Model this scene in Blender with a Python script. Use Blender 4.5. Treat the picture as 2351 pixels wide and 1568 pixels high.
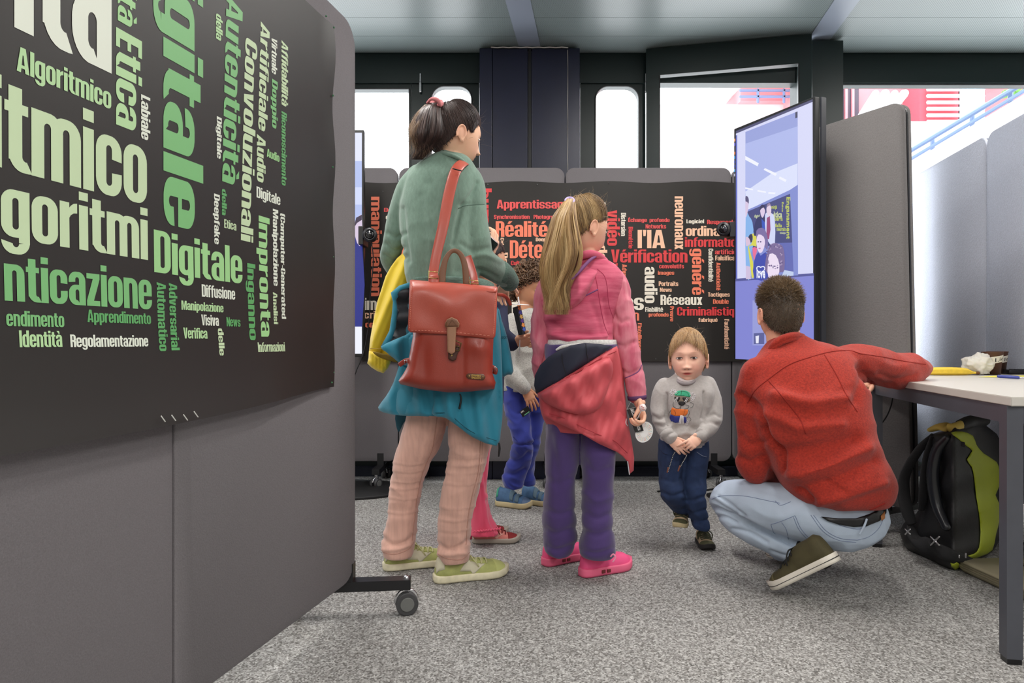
import bpy, bmesh, math, random
import numpy as np
from mathutils import Vector, Matrix, noise
from mathutils.bvhtree import BVHTree
from mathutils.geometry import delaunay_2d_cdt
random.seed(7); rng = np.random.default_rng(7)
for o in list(bpy.data.objects): bpy.data.objects.remove(o)
SC = bpy.context.scene; COL = SC.collection

# ---------------------------------------------------------------- camera
F = 1567.0; CX = 1175.5; CY = 784.0; H = 0.88
cam = bpy.data.cameras.new('camera'); camo = bpy.data.objects.new('camera', cam); COL.objects.link(camo)
camo.location = (0, 0, H); camo.rotation_euler = (math.pi/2, 0, 0)
cam.sensor_width = 36; cam.lens = 36*F/2351; cam.clip_start = 0.05; cam.clip_end = 200
SC.camera = camo
# ---------------------------------------------------------------- sky, lamps, exposure
world = bpy.data.worlds.new('world'); SC.world = world; world.use_nodes = True
bg = world.node_tree.nodes['Background']; bg.inputs[0].default_value = (0.93, 0.97, 1.0, 1); bg.inputs[1].default_value = 5.5
def lamp(name, loc, rot, sx, sy, power, col=(1, 1, 1)):
    l = bpy.data.lights.new(name, 'AREA'); l.shape = 'RECTANGLE'; l.size = sx; l.size_y = sy; l.energy = power; l.color = col
    o = bpy.data.objects.new(name, l); o.location = loc; o.rotation_euler = rot; COL.objects.link(o); return o
# rows of ceiling tubes, as the picture on the screen shows them
for x in (-2.6, -0.9, 0.9, 2.7):
    for y, pw in ((-2.6, 34), (-0.5, 34), (2.55, 34)):
        lamp('ceiling_lamp', (x, y, 2.74), (0, 0, 0), 0.18, 1.4, pw, (1, 0.965, 0.92))
SC.view_settings.view_transform = 'Standard'; SC.view_settings.look = 'None'
SC.view_settings.gamma = 1.0; SC.view_settings.exposure = 0.08
SC.view_settings.use_curve_mapping = False

# ---------------------------------------------------------------- mapping helpers
def W(px, py, d): return Vector(((px-CX)/F*d, d, H-(py-CY)/F*d))
def proj(v): return (CX+v[0]/v[1]*F, CY-(v[2]-H)/v[1]*F)
def lin(c):
    return tuple(((x/255.0)/12.92 if x/255.0 <= .04045 else (((x/255.0)+.055)/1.055)**2.4) for x in c)

# ---------------------------------------------------------------- materials
MATS = {}
def mat(name, rgb, rough=.6, metal=0, var=0, vscale=60, bump=0, bscale=200, sheen=0, emit=0, stretch=None, bdist=.002, spec=.5, vcol=False, rgb2=None, detail=3, coat=0, sss=0):
    if name in MATS: return MATS[name]
    m = bpy.data.materials.new(name); m.use_nodes = True; nt = m.node_tree; N = nt.nodes; L = nt.links
    b = N['Principled BSDF']; c = lin(rgb)
    b.inputs['Base Color'].default_value = (*c, 1); b.inputs['Roughness'].default_value = rough
    b.inputs['Metallic'].default_value = metal; b.inputs['Specular IOR Level'].default_value = spec
    if sheen: b.inputs['Sheen Weight'].default_value = sheen; b.inputs['Sheen Roughness'].default_value = .5
    if coat: b.inputs['Coat Weight'].default_value = coat; b.inputs['Coat Roughness'].default_value = .2
    if sss:
        b.inputs['Subsurface Weight'].default_value = sss; b.inputs['Subsurface Radius'].default_value = (1, .35, .2); b.inputs['Subsurface Scale'].default_value = .006
    tc = N.new('ShaderNodeTexCoord'); src = tc.outputs['Object']
    if stretch:
        mp = N.new('ShaderNodeMapping'); mp.inputs['Scale'].default_value = stretch; L.new(src, mp.inputs[0]); src = mp.outputs[0]
    col = None
    if vcol:
        a = N.new('ShaderNodeAttribute'); a.attribute_name = 'Col'; col = a.outputs['Color']
    if var:
        n = N.new('ShaderNodeTexNoise'); n.inputs['Scale'].default_value = vscale; n.inputs['Detail'].default_value = detail; L.new(src, n.inputs['Vector'])
        r = N.new('ShaderNodeMapRange'); r.inputs[1].default_value = .32; r.inputs[2].default_value = .68; L.new(n.outputs['Fac'], r.inputs[0])
        mx = N.new('ShaderNodeMix'); mx.data_type = 'RGBA'; L.new(r.outputs[0], mx.inputs['Factor'])
        if vcol:
            mx.blend_type = 'MULTIPLY'; mx.inputs['Factor'].default_value = 1; L.new(col, mx.inputs['A'])
            rr = N.new('ShaderNodeMapRange'); rr.inputs[1].default_value = .32; rr.inputs[2].default_value = .68; rr.inputs[3].default_value = 1-var; rr.inputs[4].default_value = 1+var
            nt.links.remove(mx.inputs['Factor'].links[0]); L.new(n.outputs['Fac'], rr.inputs[0]); L.new(rr.outputs[0], mx.inputs['B'])
        else:
            c2 = lin(rgb2) if rgb2 else None
            mx.inputs['A'].default_value = (*[max(0, x*(1-var)) for x in c], 1)
            mx.inputs['B'].default_value = (*c2, 1) if c2 else (*[x*(1+var) for x in c], 1)
        col = mx.outputs['Result']
    if col is not None: L.new(col, b.inputs['Base Color'])
    if bump:
        n2 = N.new('ShaderNodeTexNoise'); n2.inputs['Scale'].default_value = bscale; n2.inputs['Detail'].default_value = 4; L.new(src, n2.inputs['Vector'])
        bp = N.new('ShaderNodeBump'); bp.inputs['Strength'].default_value = bump; bp.inputs['Distance'].default_value = bdist
        L.new(n2.outputs['Fac'], bp.inputs['Height']); L.new(bp.outputs[0], b.inputs['Normal'])
    if emit:
        b.inputs['Emission Color'].default_value = (*c, 1); b.inputs['Emission Strength'].default_value = emit
        if vcol: L.new(col, b.inputs['Emission Color'])
    MATS[name] = m; return m

# ---------------------------------------------------------------- objects
def obj(name, data, m, parent=None, smooth=False, vcol=None, label=None, loc=None, kind=None, mats=None, fmat=None):
    if isinstance(data, bpy.types.Mesh): me = data
    else:
        V, Fc = data; me = bpy.data.meshes.new(name)
        V = V.tolist() if isinstance(V, np.ndarray) else [tuple(v) for v in V]
        me.from_pydata(V, [], [tuple(int(i) for i in f) for f in Fc]); me.update()
        if m is not None: me.materials.append(m)
        if mats:
            for q in mats: me.materials.append(q)
            me.polygons.foreach_set('material_index', np.asarray(fmat, dtype=np.int32))
        if smooth: me.polygons.foreach_set('use_smooth', np.ones(len(me.polygons), dtype=bool))
        if vcol is not None:
            a = me.color_attributes.new('Col', 'FLOAT_COLOR', 'POINT')
            vc = np.ones((len(me.vertices), 4), dtype=np.float32); vc[:, :3] = vcol; a.data.foreach_set('color', vc.ravel())
    o = bpy.data.objects.new(name, me); COL.objects.link(o)
    if loc is not None: o.location = loc
    if parent is not None:
        o.parent = parent
        o.matrix_parent_inverse = Matrix.Translation(-Vector(parent['_o'])) if '_o' in parent else Matrix.Identity(4)
    if label: o['label'] = label
    if kind: o['kind'] = kind
    return o
def thing(name, label, cat, loc, group=None):
    o = bpy.data.objects.new(name, None); COL.objects.link(o); o.location = loc; o.empty_display_size = .1
    o['label'] = label; o['category'] = cat; o['_o'] = [float(x) for x in loc]
    if group: o['group'] = group
    return o
def tag(o, label, cat, group=None):
    o['label'] = label; o['category'] = cat
    if group: o['group'] = group
    return o
def struct(o): o['kind'] = 'structure'; return o

# ---------------------------------------------------------------- mesh primitives (world coordinates)
def cat(ms):
    V = []; Fs = []; n = 0
    for v, f in ms:
        v = np.asarray([tuple(p) for p in v] if not isinstance(v, np.ndarray) else v, dtype=float).reshape(-1, 3)
        V.append(v); Fs += [tuple(i+n for i in q) for q in f]; n += len(v)
    return np.vstack(V), Fs
def boxm(x0, x1, y0, y1, z0, z1, bev=0):
    if not bev:
        V = [(x, y, z) for x in (x0, x1) for y in (y0, y1) for z in (z0, z1)]
        return V, [(0, 1, 3, 2), (4, 6, 7, 5), (0, 4, 5, 1), (2, 3, 7, 6), (0, 2, 6, 4), (1, 5, 7, 3)]
    bm = bmesh.new(); bmesh.ops.create_cube(bm, size=1)
    for v in bm.verts: v.co = Vector(((x0+x1)/2+v.co.x*(x1-x0), (y0+y1)/2+v.co.y*(y1-y0), (z0+z1)/2+v.co.z*(z1-z0)))
    bmesh.ops.bevel(bm, geom=bm.edges[:], offset=bev, segments=2, affect='EDGES', profile=.5)
    return grab(bm)
def grab(bm):
    bm.verts.ensure_lookup_table(); V = [tuple(v.co) for v in bm.verts]; Fs = [tuple(v.index for v in f.verts) for f in bm.faces]; bm.free(); return V, Fs
def xf(m, M):
    V = np.asarray([tuple(v) for v in m[0]] if not isinstance(m[0], np.ndarray) else m[0]); M = np.array(M)
    return V@M[:3, :3].T+M[:3, 3], m[1]
def catmull(P, k, closed=False):
    P = np.asarray(P, float); n = len(P)
    if k <= 1: return P
    out = []
    rngs = range(n) if closed else range(n-1)
    for i in rngs:
        p0 = P[(i-1) % n] if closed or i > 0 else 2*P[0]-P[1]
        p1 = P[i]; p2 = P[(i+1) % n]
        p3 = P[(i+2) % n] if closed or i+2 < n else 2*P[n-1]-P[n-2]
        for j in range(k):
            t = j/k
            out.append(.5*((2*p1)+(-p0+p2)*t+(2*p0-5*p1+4*p2-p3)*t*t+(-p0+3*p1-3*p2+p3)*t**3))
    if not closed: out.append(P[-1])
    return np.array(out)
def tube(P, R, n=12, k=4, cap=True, flat=None, up=(0, 1, 0), round_cap=True):
    """swept tube; R radii; flat = list/number: radius ratio along `up` direction (thin ribbons)"""
    P = np.asarray([tuple(p) for p in P], float); R = np.full(len(P), R) if np.isscalar(R) else np.asarray(R, float)
    Q = catmull(np.column_stack([P, R]), k); P = Q[:, :3]; R = np.abs(Q[:, 3])
    T = np.gradient(P, axis=0); T /= np.maximum(np.linalg.norm(T, axis=1)[:, None], 1e-9)
    rings = []; up = np.array(up, float); prev = None
    seq = [(P[i], R[i], T[i]) for i in range(len(P))]
    if cap and round_cap:
        a = []; b = []
        for s in (.92, .7, .38): a.append((P[0]-T[0]*R[0]*s*(flat or 1), R[0]*math.sqrt(1-s*s), T[0]))
        for s in (.38, .7, .92): b.append((P[-1]+T[-1]*R[-1]*s*(flat or 1), R[-1]*math.sqrt(1-s*s), T[-1]))
        seq = a+seq+b
    for p, r, t in seq:
        if flat is not None or prev is None:
            s = np.cross(t, up)
            if np.linalg.norm(s) < 1e-3: s = np.cross(t, (1, 0, .01))
        else: s = prev-t*np.dot(prev, t)
        s /= np.linalg.norm(s); prev = s; u = np.cross(s, t)
        f = flat if flat is not None else 1
        rings.append([p+s*r*math.cos(a)+u*r*f*math.sin(a) for a in np.linspace(0, 2*math.pi, n, endpoint=False)])
    V = np.array(rings).reshape(-1, 3); Fs = []
    m = len(rings)
    for i in range(m-1):
        for j in range(n): Fs.append((i*n+j, i*n+(j+1) % n, (i+1)*n+(j+1) % n, (i+1)*n+j))
    if cap: Fs.append(tuple(range(n-1, -1, -1))); Fs.append(tuple((m-1)*n+j for j in range(n)))
    return V, Fs
def limb(pts, n=14, k=4, **kw):
    """pts (px,py,depth,r_px)"""
    return tube([W(*p[:3]) for p in pts], [p[3]*p[2]/F for p in pts], n, k, **kw)
def loft(rows, n=40, k=4, e=2.3, base=None):
    """rows (py,xl,xr,depth,half_depth): horizontal super-ellipse rings traced left/right"""
    Q = catmull(np.array(rows, float), k); V = []; m = len(Q)
    for py, xl, xr, d, hd in Q:
        a = W(xl, py, d); b = W(xr, py, d); c = (a+b)/2; w = (b-a).length/2
        for t in np.linspace(0, 2*math.pi, n, endpoint=False):
            ct, st = math.cos(t), math.sin(t)
            V.append((c.x+w*abs(ct)**(2/e)*(1 if ct >= 0 else -1), c.y+hd*abs(st)**(2/e)*(1 if st >= 0 else -1), c.z))
    Fs = [(i*n+j, (i+1)*n+j, (i+1)*n+(j+1) % n, i*n+(j+1) % n) for i in range(m-1) for j in range(n)]
    Fs.append(tuple(range(n))); Fs.append(tuple((m-1)*n+j for j in range(n-1, -1, -1)))
    return np.array(V), Fs
def ball(c, r, M=None, nu=20, nv=14):
    r = (r, r, r) if np.isscalar(r) else r; V = [(0, 0, 1)]; Fs = []
    for i in range(1, nv):
        a = math.pi*i/nv
        for j in range(nu):
            b = 2*math.pi*j/nu; V.append((math.sin(a)*math.cos(b), math.sin(a)*math.sin(b), math.cos(a)))
    V.append((0, 0, -1)); V = np.array(V)*np.array(r)
    for j in range(nu): Fs.append((0, 1+j, 1+(j+1) % nu)); Fs.append((len(V)-1, len(V)-1-nu+(j+1) % nu, len(V)-1-nu+j))
    for i in range(nv-2):
        for j in range(nu): q = 1+i*nu; Fs.append((q+j, q+nu+j, q+nu+(j+1) % nu, q+(j+1) % nu))
    if M is not None: V = V@np.array(M)[:3, :3].T
    return V+np.array(tuple(c)), Fs
def ydisc(c, r, h, n=24, axis=(0, 1, 0)):
    """short cylinder centred c along axis"""
    a = Vector(axis).normalized()
    return tube([Vector(c)-a*h/2, Vector(c)-a*h*.49, Vector(c)+a*h*.49, Vector(c)+a*h/2], [r*.93, r, r, r*.93], n, 1, up=(0.01, 0.3, 1) if abs(a.y) > .9 else (0, 1, 0), round_cap=False)
def beam(a, b, w, h, up=(0, 0, 1)):
    a = Vector(a); b = Vector(b); t = (b-a).normalized(); s = t.cross(Vector(up)).normalized(); u = s.cross(t)
    V = [p+s*sx*w/2+u*sz*h/2 for p in (a, b) for sx in (-1, 1) for sz in (-1, 1)]
    return V, [(0, 1, 3, 2), (4, 6, 7, 5), (0, 4, 5, 1), (2, 3, 7, 6), (0, 2, 6, 4), (1, 5, 7, 3)]
def rrect(w, h, r, seg=8, corners=(1, 1, 1, 1)):
    pts = []
    for (cx, cy, a0, on) in ((r, r, math.pi, corners[0]), (w-r, r, 1.5*math.pi, corners[1]), (w-r, h-r, 0, corners[2]), (r, h-r, .5*math.pi, corners[3])):
        if on and r > 0:
            for i in range(seg+1): a = a0+i*math.pi/2/seg; pts.append((cx+r*math.cos(a), cy+r*math.sin(a)))
        else: pts.append((0 if cx == r else w, 0 if cy == r else h))
    return pts
def plate(o, u, v, pts, t, bev=.004):
    """polygon pts in the (u,v) plane at o, extruded by t along u x v, edges softened"""
    o = Vector(o); u = Vector(u).normalized(); v = Vector(v).normalized(); n = u.cross(v)
    P = np.array(pts); c = P.mean(0); k = len(P); V = []
    def ring(off, dz):
        Q = P.copy()
        if off:
            D = c-P; D /= np.maximum(np.linalg.norm(D, axis=1)[:, None], 1e-9); Q = P+D*off
        return [o+u*q[0]+v*q[1]+n*dz for q in Q]
    for off, dz in ((bev, 0), (0, bev), (0, t-bev), (bev, t)): V += ring(off, dz)
    Fs = [(i*k+j, i*k+(j+1) % k, (i+1)*k+(j+1) % k, (i+1)*k+j) for i in range(3) for j in range(k)]
    Fs.append(tuple(range(k-1, -1, -1))); Fs.append(tuple(3*k+j for j in range(k)))
    return V, Fs
def pathplate(pts, y0, y1):
    """closed xz polygon extruded along y"""
    k = len(pts); V = [(p[0], y0, p[1]) for p in pts]+[(p[0], y1, p[1]) for p in pts]
    return V, [tuple(range(k)), tuple(range(2*k-1, k-1, -1))]+[(j, k+j, k+(j+1) % k, (j+1) % k) for j in range(k)]
def holeframe(o, u, v, W0, H0, hx0, hx1, hz0, hz1, r, t, seg=6):
    """rectangular slab W0 x H0 with a rounded rectangular hole"""
    o = Vector(o); u = Vector(u).normalized(); v = Vector(v).normalized(); n = u.cross(v)
    inn = [(hx0+p[0], hz0+p[1]) for p in rrect(hx1-hx0, hz1-hz0, max(r, .001), seg)]
    cx, cz = (hx0+hx1)/2, (hz0+hz1)/2; out = []
    q = len(inn)//4
    cor = [(0, 0), (W0, 0), (W0, H0), (0, H0)]
    for i in range(4):
        for j in range(q):
            p = inn[i*q+j]
            out.append(cor[i] if j == q//2 else ((p[0], cor[i][1]) if (j < q//2) == (i in (1, 3)) else (cor[i][0], p[1])))
    k = len(inn); V = []
    for dz in (0, t):
        for ring in (out, inn): V += [o+u*a+v*b+n*dz for a, b in ring]
    Fs = []
    for j in range(k):
        j2 = (j+1) % k
        Fs += [(j, j2, k+j2, k+j), (2*k+j, 3*k+j, 3*k+j2, 2*k+j2), (k+j, k+j2, 3*k+j2, 3*k+j), (j, 2*k+j, 2*k+j2, j2)]
    return V, Fs

# ---------------------------------------------------------------- cloth, remeshing, folds
def remesh(ms, voxel=.006, smooth=6, fac=.5):
    V, Fs = cat(ms) if isinstance(ms, list) else ms
    me = bpy.data.meshes.new('tmp'); me.from_pydata(np.asarray(V).tolist(), [], Fs); me.update()
    bm = bmesh.new(); bm.from_mesh(me); bmesh.ops.recalc_face_normals(bm, faces=bm.faces); bm.to_mesh(me); bm.free()
    o = bpy.data.objects.new('tmp', me); COL.objects.link(o)
    r = o.modifiers.new('r', 'REMESH'); r.mode = 'VOXEL'; r.voxel_size = voxel; r.adaptivity = 0
    if smooth: s = o.modifiers.new('s', 'SMOOTH'); s.iterations = smooth; s.factor = fac
    dg = bpy.context.evaluated_depsgraph_get(); dg.update(); ev = o.evaluated_get(dg); em = ev.to_mesh()
    n = len(em.vertices); A = np.empty(n*3, dtype=np.float32); em.vertices.foreach_get('co', A); A = A.reshape(-1, 3).astype(float)
    L = np.empty(len(em.loops), dtype=np.int32); em.loops.foreach_get('vertex_index', L)
    st = np.empty(len(em.polygons), dtype=np.int32); em.polygons.foreach_get('loop_start', st); to = np.empty(len(em.polygons), dtype=np.int32); em.polygons.foreach_get('loop_total', to)
    Fo = [tuple(L[s:s+t].tolist()) for s, t in zip(st, to)]
    ev.to_mesh_clear(); bpy.data.objects.remove(o); bpy.data.meshes.remove(me)
    return A, Fo
def normals(V, Fs):
    V = np.asarray(V); N = np.zeros_like(V)
    q = np.array([f if len(f) == 4 else (f[0], f[1], f[2], f[2]) for f in Fs])
    fn = np.cross(V[q[:, 2]]-V[q[:, 0]], V[q[:, 3]]-V[q[:, 1]])
    t = q[:, 2] == q[:, 3]
    if t.any(): fn[t] = np.cross(V[q[t, 1]]-V[q[t, 0]], V[q[t, 2]]-V[q[t, 0]])
    for i in range(4): np.add.at(N, q[:, i], fn)
    return N/np.maximum(np.linalg.norm(N, axis=1)[:, None], 1e-12)
def projA(V): V = np.asarray(V); return np.column_stack([CX+V[:, 0]/V[:, 1]*F, CY-(V[:, 2]-H)/V[:, 1]*F])
def wrinkle(m, amp=.004, scale=(8, 8, 18), seed=0, ridge=True, mask=None):
    """soft folds: ridged noise along the surface normal"""
    V, Fs = m; V = np.asarray(V, float); N = normals(V, Fs); out = V.copy(); s = scale
    a = np.empty(len(V))
    for i, p in enumerate(V):
        q = Vector((p[0]*s[0]+seed*7.3, p[1]*s[1]+seed*3.1, p[2]*s[2]))
        w = noise.noise(q*.5)*.9
        v = noise.noise(q+Vector((w, w, w)))
        a[i] = (1-abs(v)*2.6)-.45 if ridge else v
    if mask is not None: a *= mask(V)
    return V+N*(a*amp)[:, None], Fs
def segdist(P, poly):
    best = np.full(len(P), 1e9)
    for a, b in zip(poly[:-1], poly[1:]):
        a = np.array(a, float); b = np.array(b, float); ab = b-a; t = np.clip(((P-a)@ab)/max(ab@ab, 1e-9), 0, 1)
        best = np.minimum(best, np.linalg.norm(P-(a+t[:, None]*ab), axis=1))
    return best
def crease(m, lines, dmax=None):
    """folds along traced lines: (polyline, width_px, depth_m); positive = groove"""
    V, Fs = m; V = np.asarray(V, float); N = normals(V, Fs); P = projA(V); a = np.zeros(len(V))
    for poly, w, dep in lines:
        poly = catmull(np.array(poly, float), 4) if len(poly) > 2 else np.array(poly, float)
        D = segdist(P, poly); a += -dep*np.exp(-(D/w)**2)
    front = N[:, 1] < .35
    return V+N*(a*front)[:, None], Fs
def smooth_poly(pts, k=3): return [tuple(p) for p in catmull(np.array(pts, float), k, True)]
def patch(out, dfun, thick=.01, step=5, puff=0, pw=20, sm=3, fold=None, backflat=True, bputf=0):
    """cloth piece with the traced outline; dfun gives the depth of each point; puff rounds it towards its rim"""
    pts = smooth_poly(out, sm) if sm > 1 else [tuple(p) for p in out]
    A = np.array(pts); n = len(A)
    x0, y0 = A.min(0); x1, y1 = A.max(0); g = []
    gx, gy = np.meshgrid(np.arange(x0, x1, step), np.arange(y0, y1, step)); gx = gx+(np.arange(gx.shape[0]) % 2)[:, None]*step/2
    G = np.column_stack([gx.ravel(), gy.ravel()])
    closed = np.vstack([A, A[:1]])
    ins = np.zeros(len(G), bool); j = n-1
    for i in range(n):
        xi, yi = A[i]; xj, yj = A[j]
        c = ((yi > G[:, 1]) != (yj > G[:, 1])) & (G[:, 0] < (xj-xi)*(G[:, 1]-yi)/(yj-yi+1e-12)+xi); ins ^= c; j = i
    G = G[ins]; G = G[segdist(G, closed) > step*.55]
    P = [Vector(p) for p in pts]+[Vector(p) for p in G]
    ed = [(i, (i+1) % n) for i in range(n)]
    v2, e2, f2, *_ = delaunay_2d_cdt(P, ed, [], 1, 1e-6)
    Q = np.array([tuple(v) for v in v2]); D = segdist(Q, closed)
    t = np.clip(D/pw, 0, 1); bul = np.sqrt(1-(1-t)**2)*puff
    d = np.array([dfun(q[0], q[1]) for q in Q])
    if fold is not None: d = d+np.array([fold(q[0], q[1]) for q in Q])*np.clip(D/8, .25, 1)
    k = len(Q); X = lambda dd: np.column_stack([(Q[:, 0]-CX)/F*dd, dd, H-(Q[:, 1]-CY)/F*dd])
    Vf = X(d-bul); Vb = X(d+thick)
    Fs = [tuple(f) for f in f2]
    cnt = {}
    for f in Fs:
        for a, b in zip(f, f[1:]+f[:1]): cnt[(a, b)] = 1
    Fo = []
    for f in Fs:
        Fo.append(f); Fo.append(tuple(k+i for i in reversed(f)))
    for (a, b) in cnt:
        if (b, a) not in cnt: Fo.append((b, a, k+a, k+b))
    return np.vstack([Vf, Vb]), Fo
def wrap(cx, hw, df, bulge): return lambda x, y: df+bulge*min(1.6, ((x-cx)/hw)**2)
def bvh(*ms):
    V, Fs = cat(list(ms)); return BVHTree.FromPolygons([Vector(v) for v in V], Fs)
def hit(T, px, py, default=None, off=0):
    o = Vector((0, 0, H)); dr = (W(px, py, 1)-o).normalized()
    p, n, i, ds = T.ray_cast(o, dr)
    if p is None: return None if default is None else W(px, py, default)
    return p-dr*off
def on(T, off=.0015, default=2.5):
    """depth function that follows a surface"""
    last = [default]
    def f(x, y):
        p = hit(T, x, y)
        if p is None: return last[0]-off
        last[0] = p.y; return p.y-off
    return f
def decal(T, out, off=.0015, thick=.002, step=6, sm=1, default=2.5): return patch(out, on(T, off, default), thick, step, sm=sm)
def seam(T, line, r=.0012, k=5, default=2.5, n=6, off=0):
    P = catmull(np.array(line, float), k); pts = []
    for q in P:
        p = hit(T, q[0], q[1], None, off)
        if p is not None: pts.append(p)
    if len(pts) < 2: pts = [W(q[0], q[1], default) for q in P]
    return tube(pts, r, n, 1)
def strands(lines, r=.0008, sides=3, taper=True):
    """many thin hairs in one mesh; lines: list of (m,3) arrays"""
    V = []; Fs = []; base = 0
    for P in lines:
        P = np.asarray(P); m = len(P); T = np.gradient(P, axis=0); T /= np.maximum(np.linalg.norm(T, axis=1)[:, None], 1e-9)
        s = np.cross(T, (.31, .52, .17)); s /= np.maximum(np.linalg.norm(s, axis=1)[:, None], 1e-9); u = np.cross(T, s)
        rr = r*(np.linspace(1, .25, m) if taper else np.ones(m))
        for j in range(sides):
            a = 2*math.pi*j/sides; V.append(P+(s*math.cos(a)+u*math.sin(a))*rr[:, None])
        for j in range(sides):
            j2 = (j+1) % sides
            for i in range(m-1): Fs.append((base+j*m+i, base+j2*m+i, base+j2*m+i+1, base+j*m+i+1))
        base += sides*m
    return np.vstack(V), Fs
# ---------------------------------------------------------------- lettering
_tx = {}
def textm(s, bold=.03):
    if (s, bold) in _tx: return _tx[(s, bold)]
    cu = bpy.data.curves.new('t', 'FONT'); cu.body = s; cu.size = 1; cu.offset = bold; cu.resolution_u = 3; cu.space_character = 1.0+bold*2.2
    o = bpy.data.objects.new('t', cu); me = bpy.data.meshes.new_from_object(o)
    V = np.array([v.co[:2] for v in me.vertices]) if len(me.vertices) else np.zeros((0, 2)); Fs = [tuple(p.vertices) for p in me.polygons]
    bpy.data.objects.remove(o); bpy.data.meshes.remove(me); bpy.data.curves.remove(cu)
    _tx[(s, bold)] = (V, Fs); return V, Fs
def _rr(x0, y0, x1, y1, r):
    """rounded rectangle sampled with the same number of points whatever its size"""
    r = min(r, (x1-x0)/2, (y1-y0)/2); P = []
    for cx, cy, a0, px, py in ((x1-r, y1-r, 0, x1, y0+r), (x0+r, y1-r, 90, x1-r, y1), (x0+r, y0+r, 180, x0, y1-r), (x1-r, y0+r, 270, x0+r, y0)):
        qx, qy = cx+r*math.cos(math.radians(a0)), cy+r*math.sin(math.radians(a0)); n = 14 if a0 in (0, 180) else 3
        for i in range(n): P.append((px+(qx-px)*i/n, py+(qy-py)*i/n))
        for i in range(7): t = math.radians(a0+90*i/6.5); P.append((cx+r*math.cos(t), cy+r*math.sin(t)))
    return P
SW, CW, BH, XH = .19, .105, .125, .77      # stem, counter, bar, x-height of the narrow poster letters
LWD = 2*SW+CW
def _ring(x0, y0, x1, y1, keep=None, s=SW, b=BH):
    O = _rr(x0, y0, x1, y1, (x1-x0)*.42); I = _rr(x0+s, y0+b, x1-s, y1-b, CW/2); n = len(O); out = []
    for i in range(n):
        q = [O[i], O[(i+1) % n], I[(i+1) % n], I[i]]; c = (sum(p[0] for p in q)/4, sum(p[1] for p in q)/4)
        if keep is None or keep(*c): out.append(q)
    return out
def _bx(x0, y0, x1, y1): return [[(x0, y0), (x1, y0), (x1, y1), (x0, y1)]]
def _arch(x, h=XH): return _bx(x, 0, x+SW, h)+_ring(x, 0, x+LWD, h, lambda a, b: b > .5 and (a > x+SW*.5))+_bx(x+SW+CW, 0, x+LWD, .53)
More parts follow.
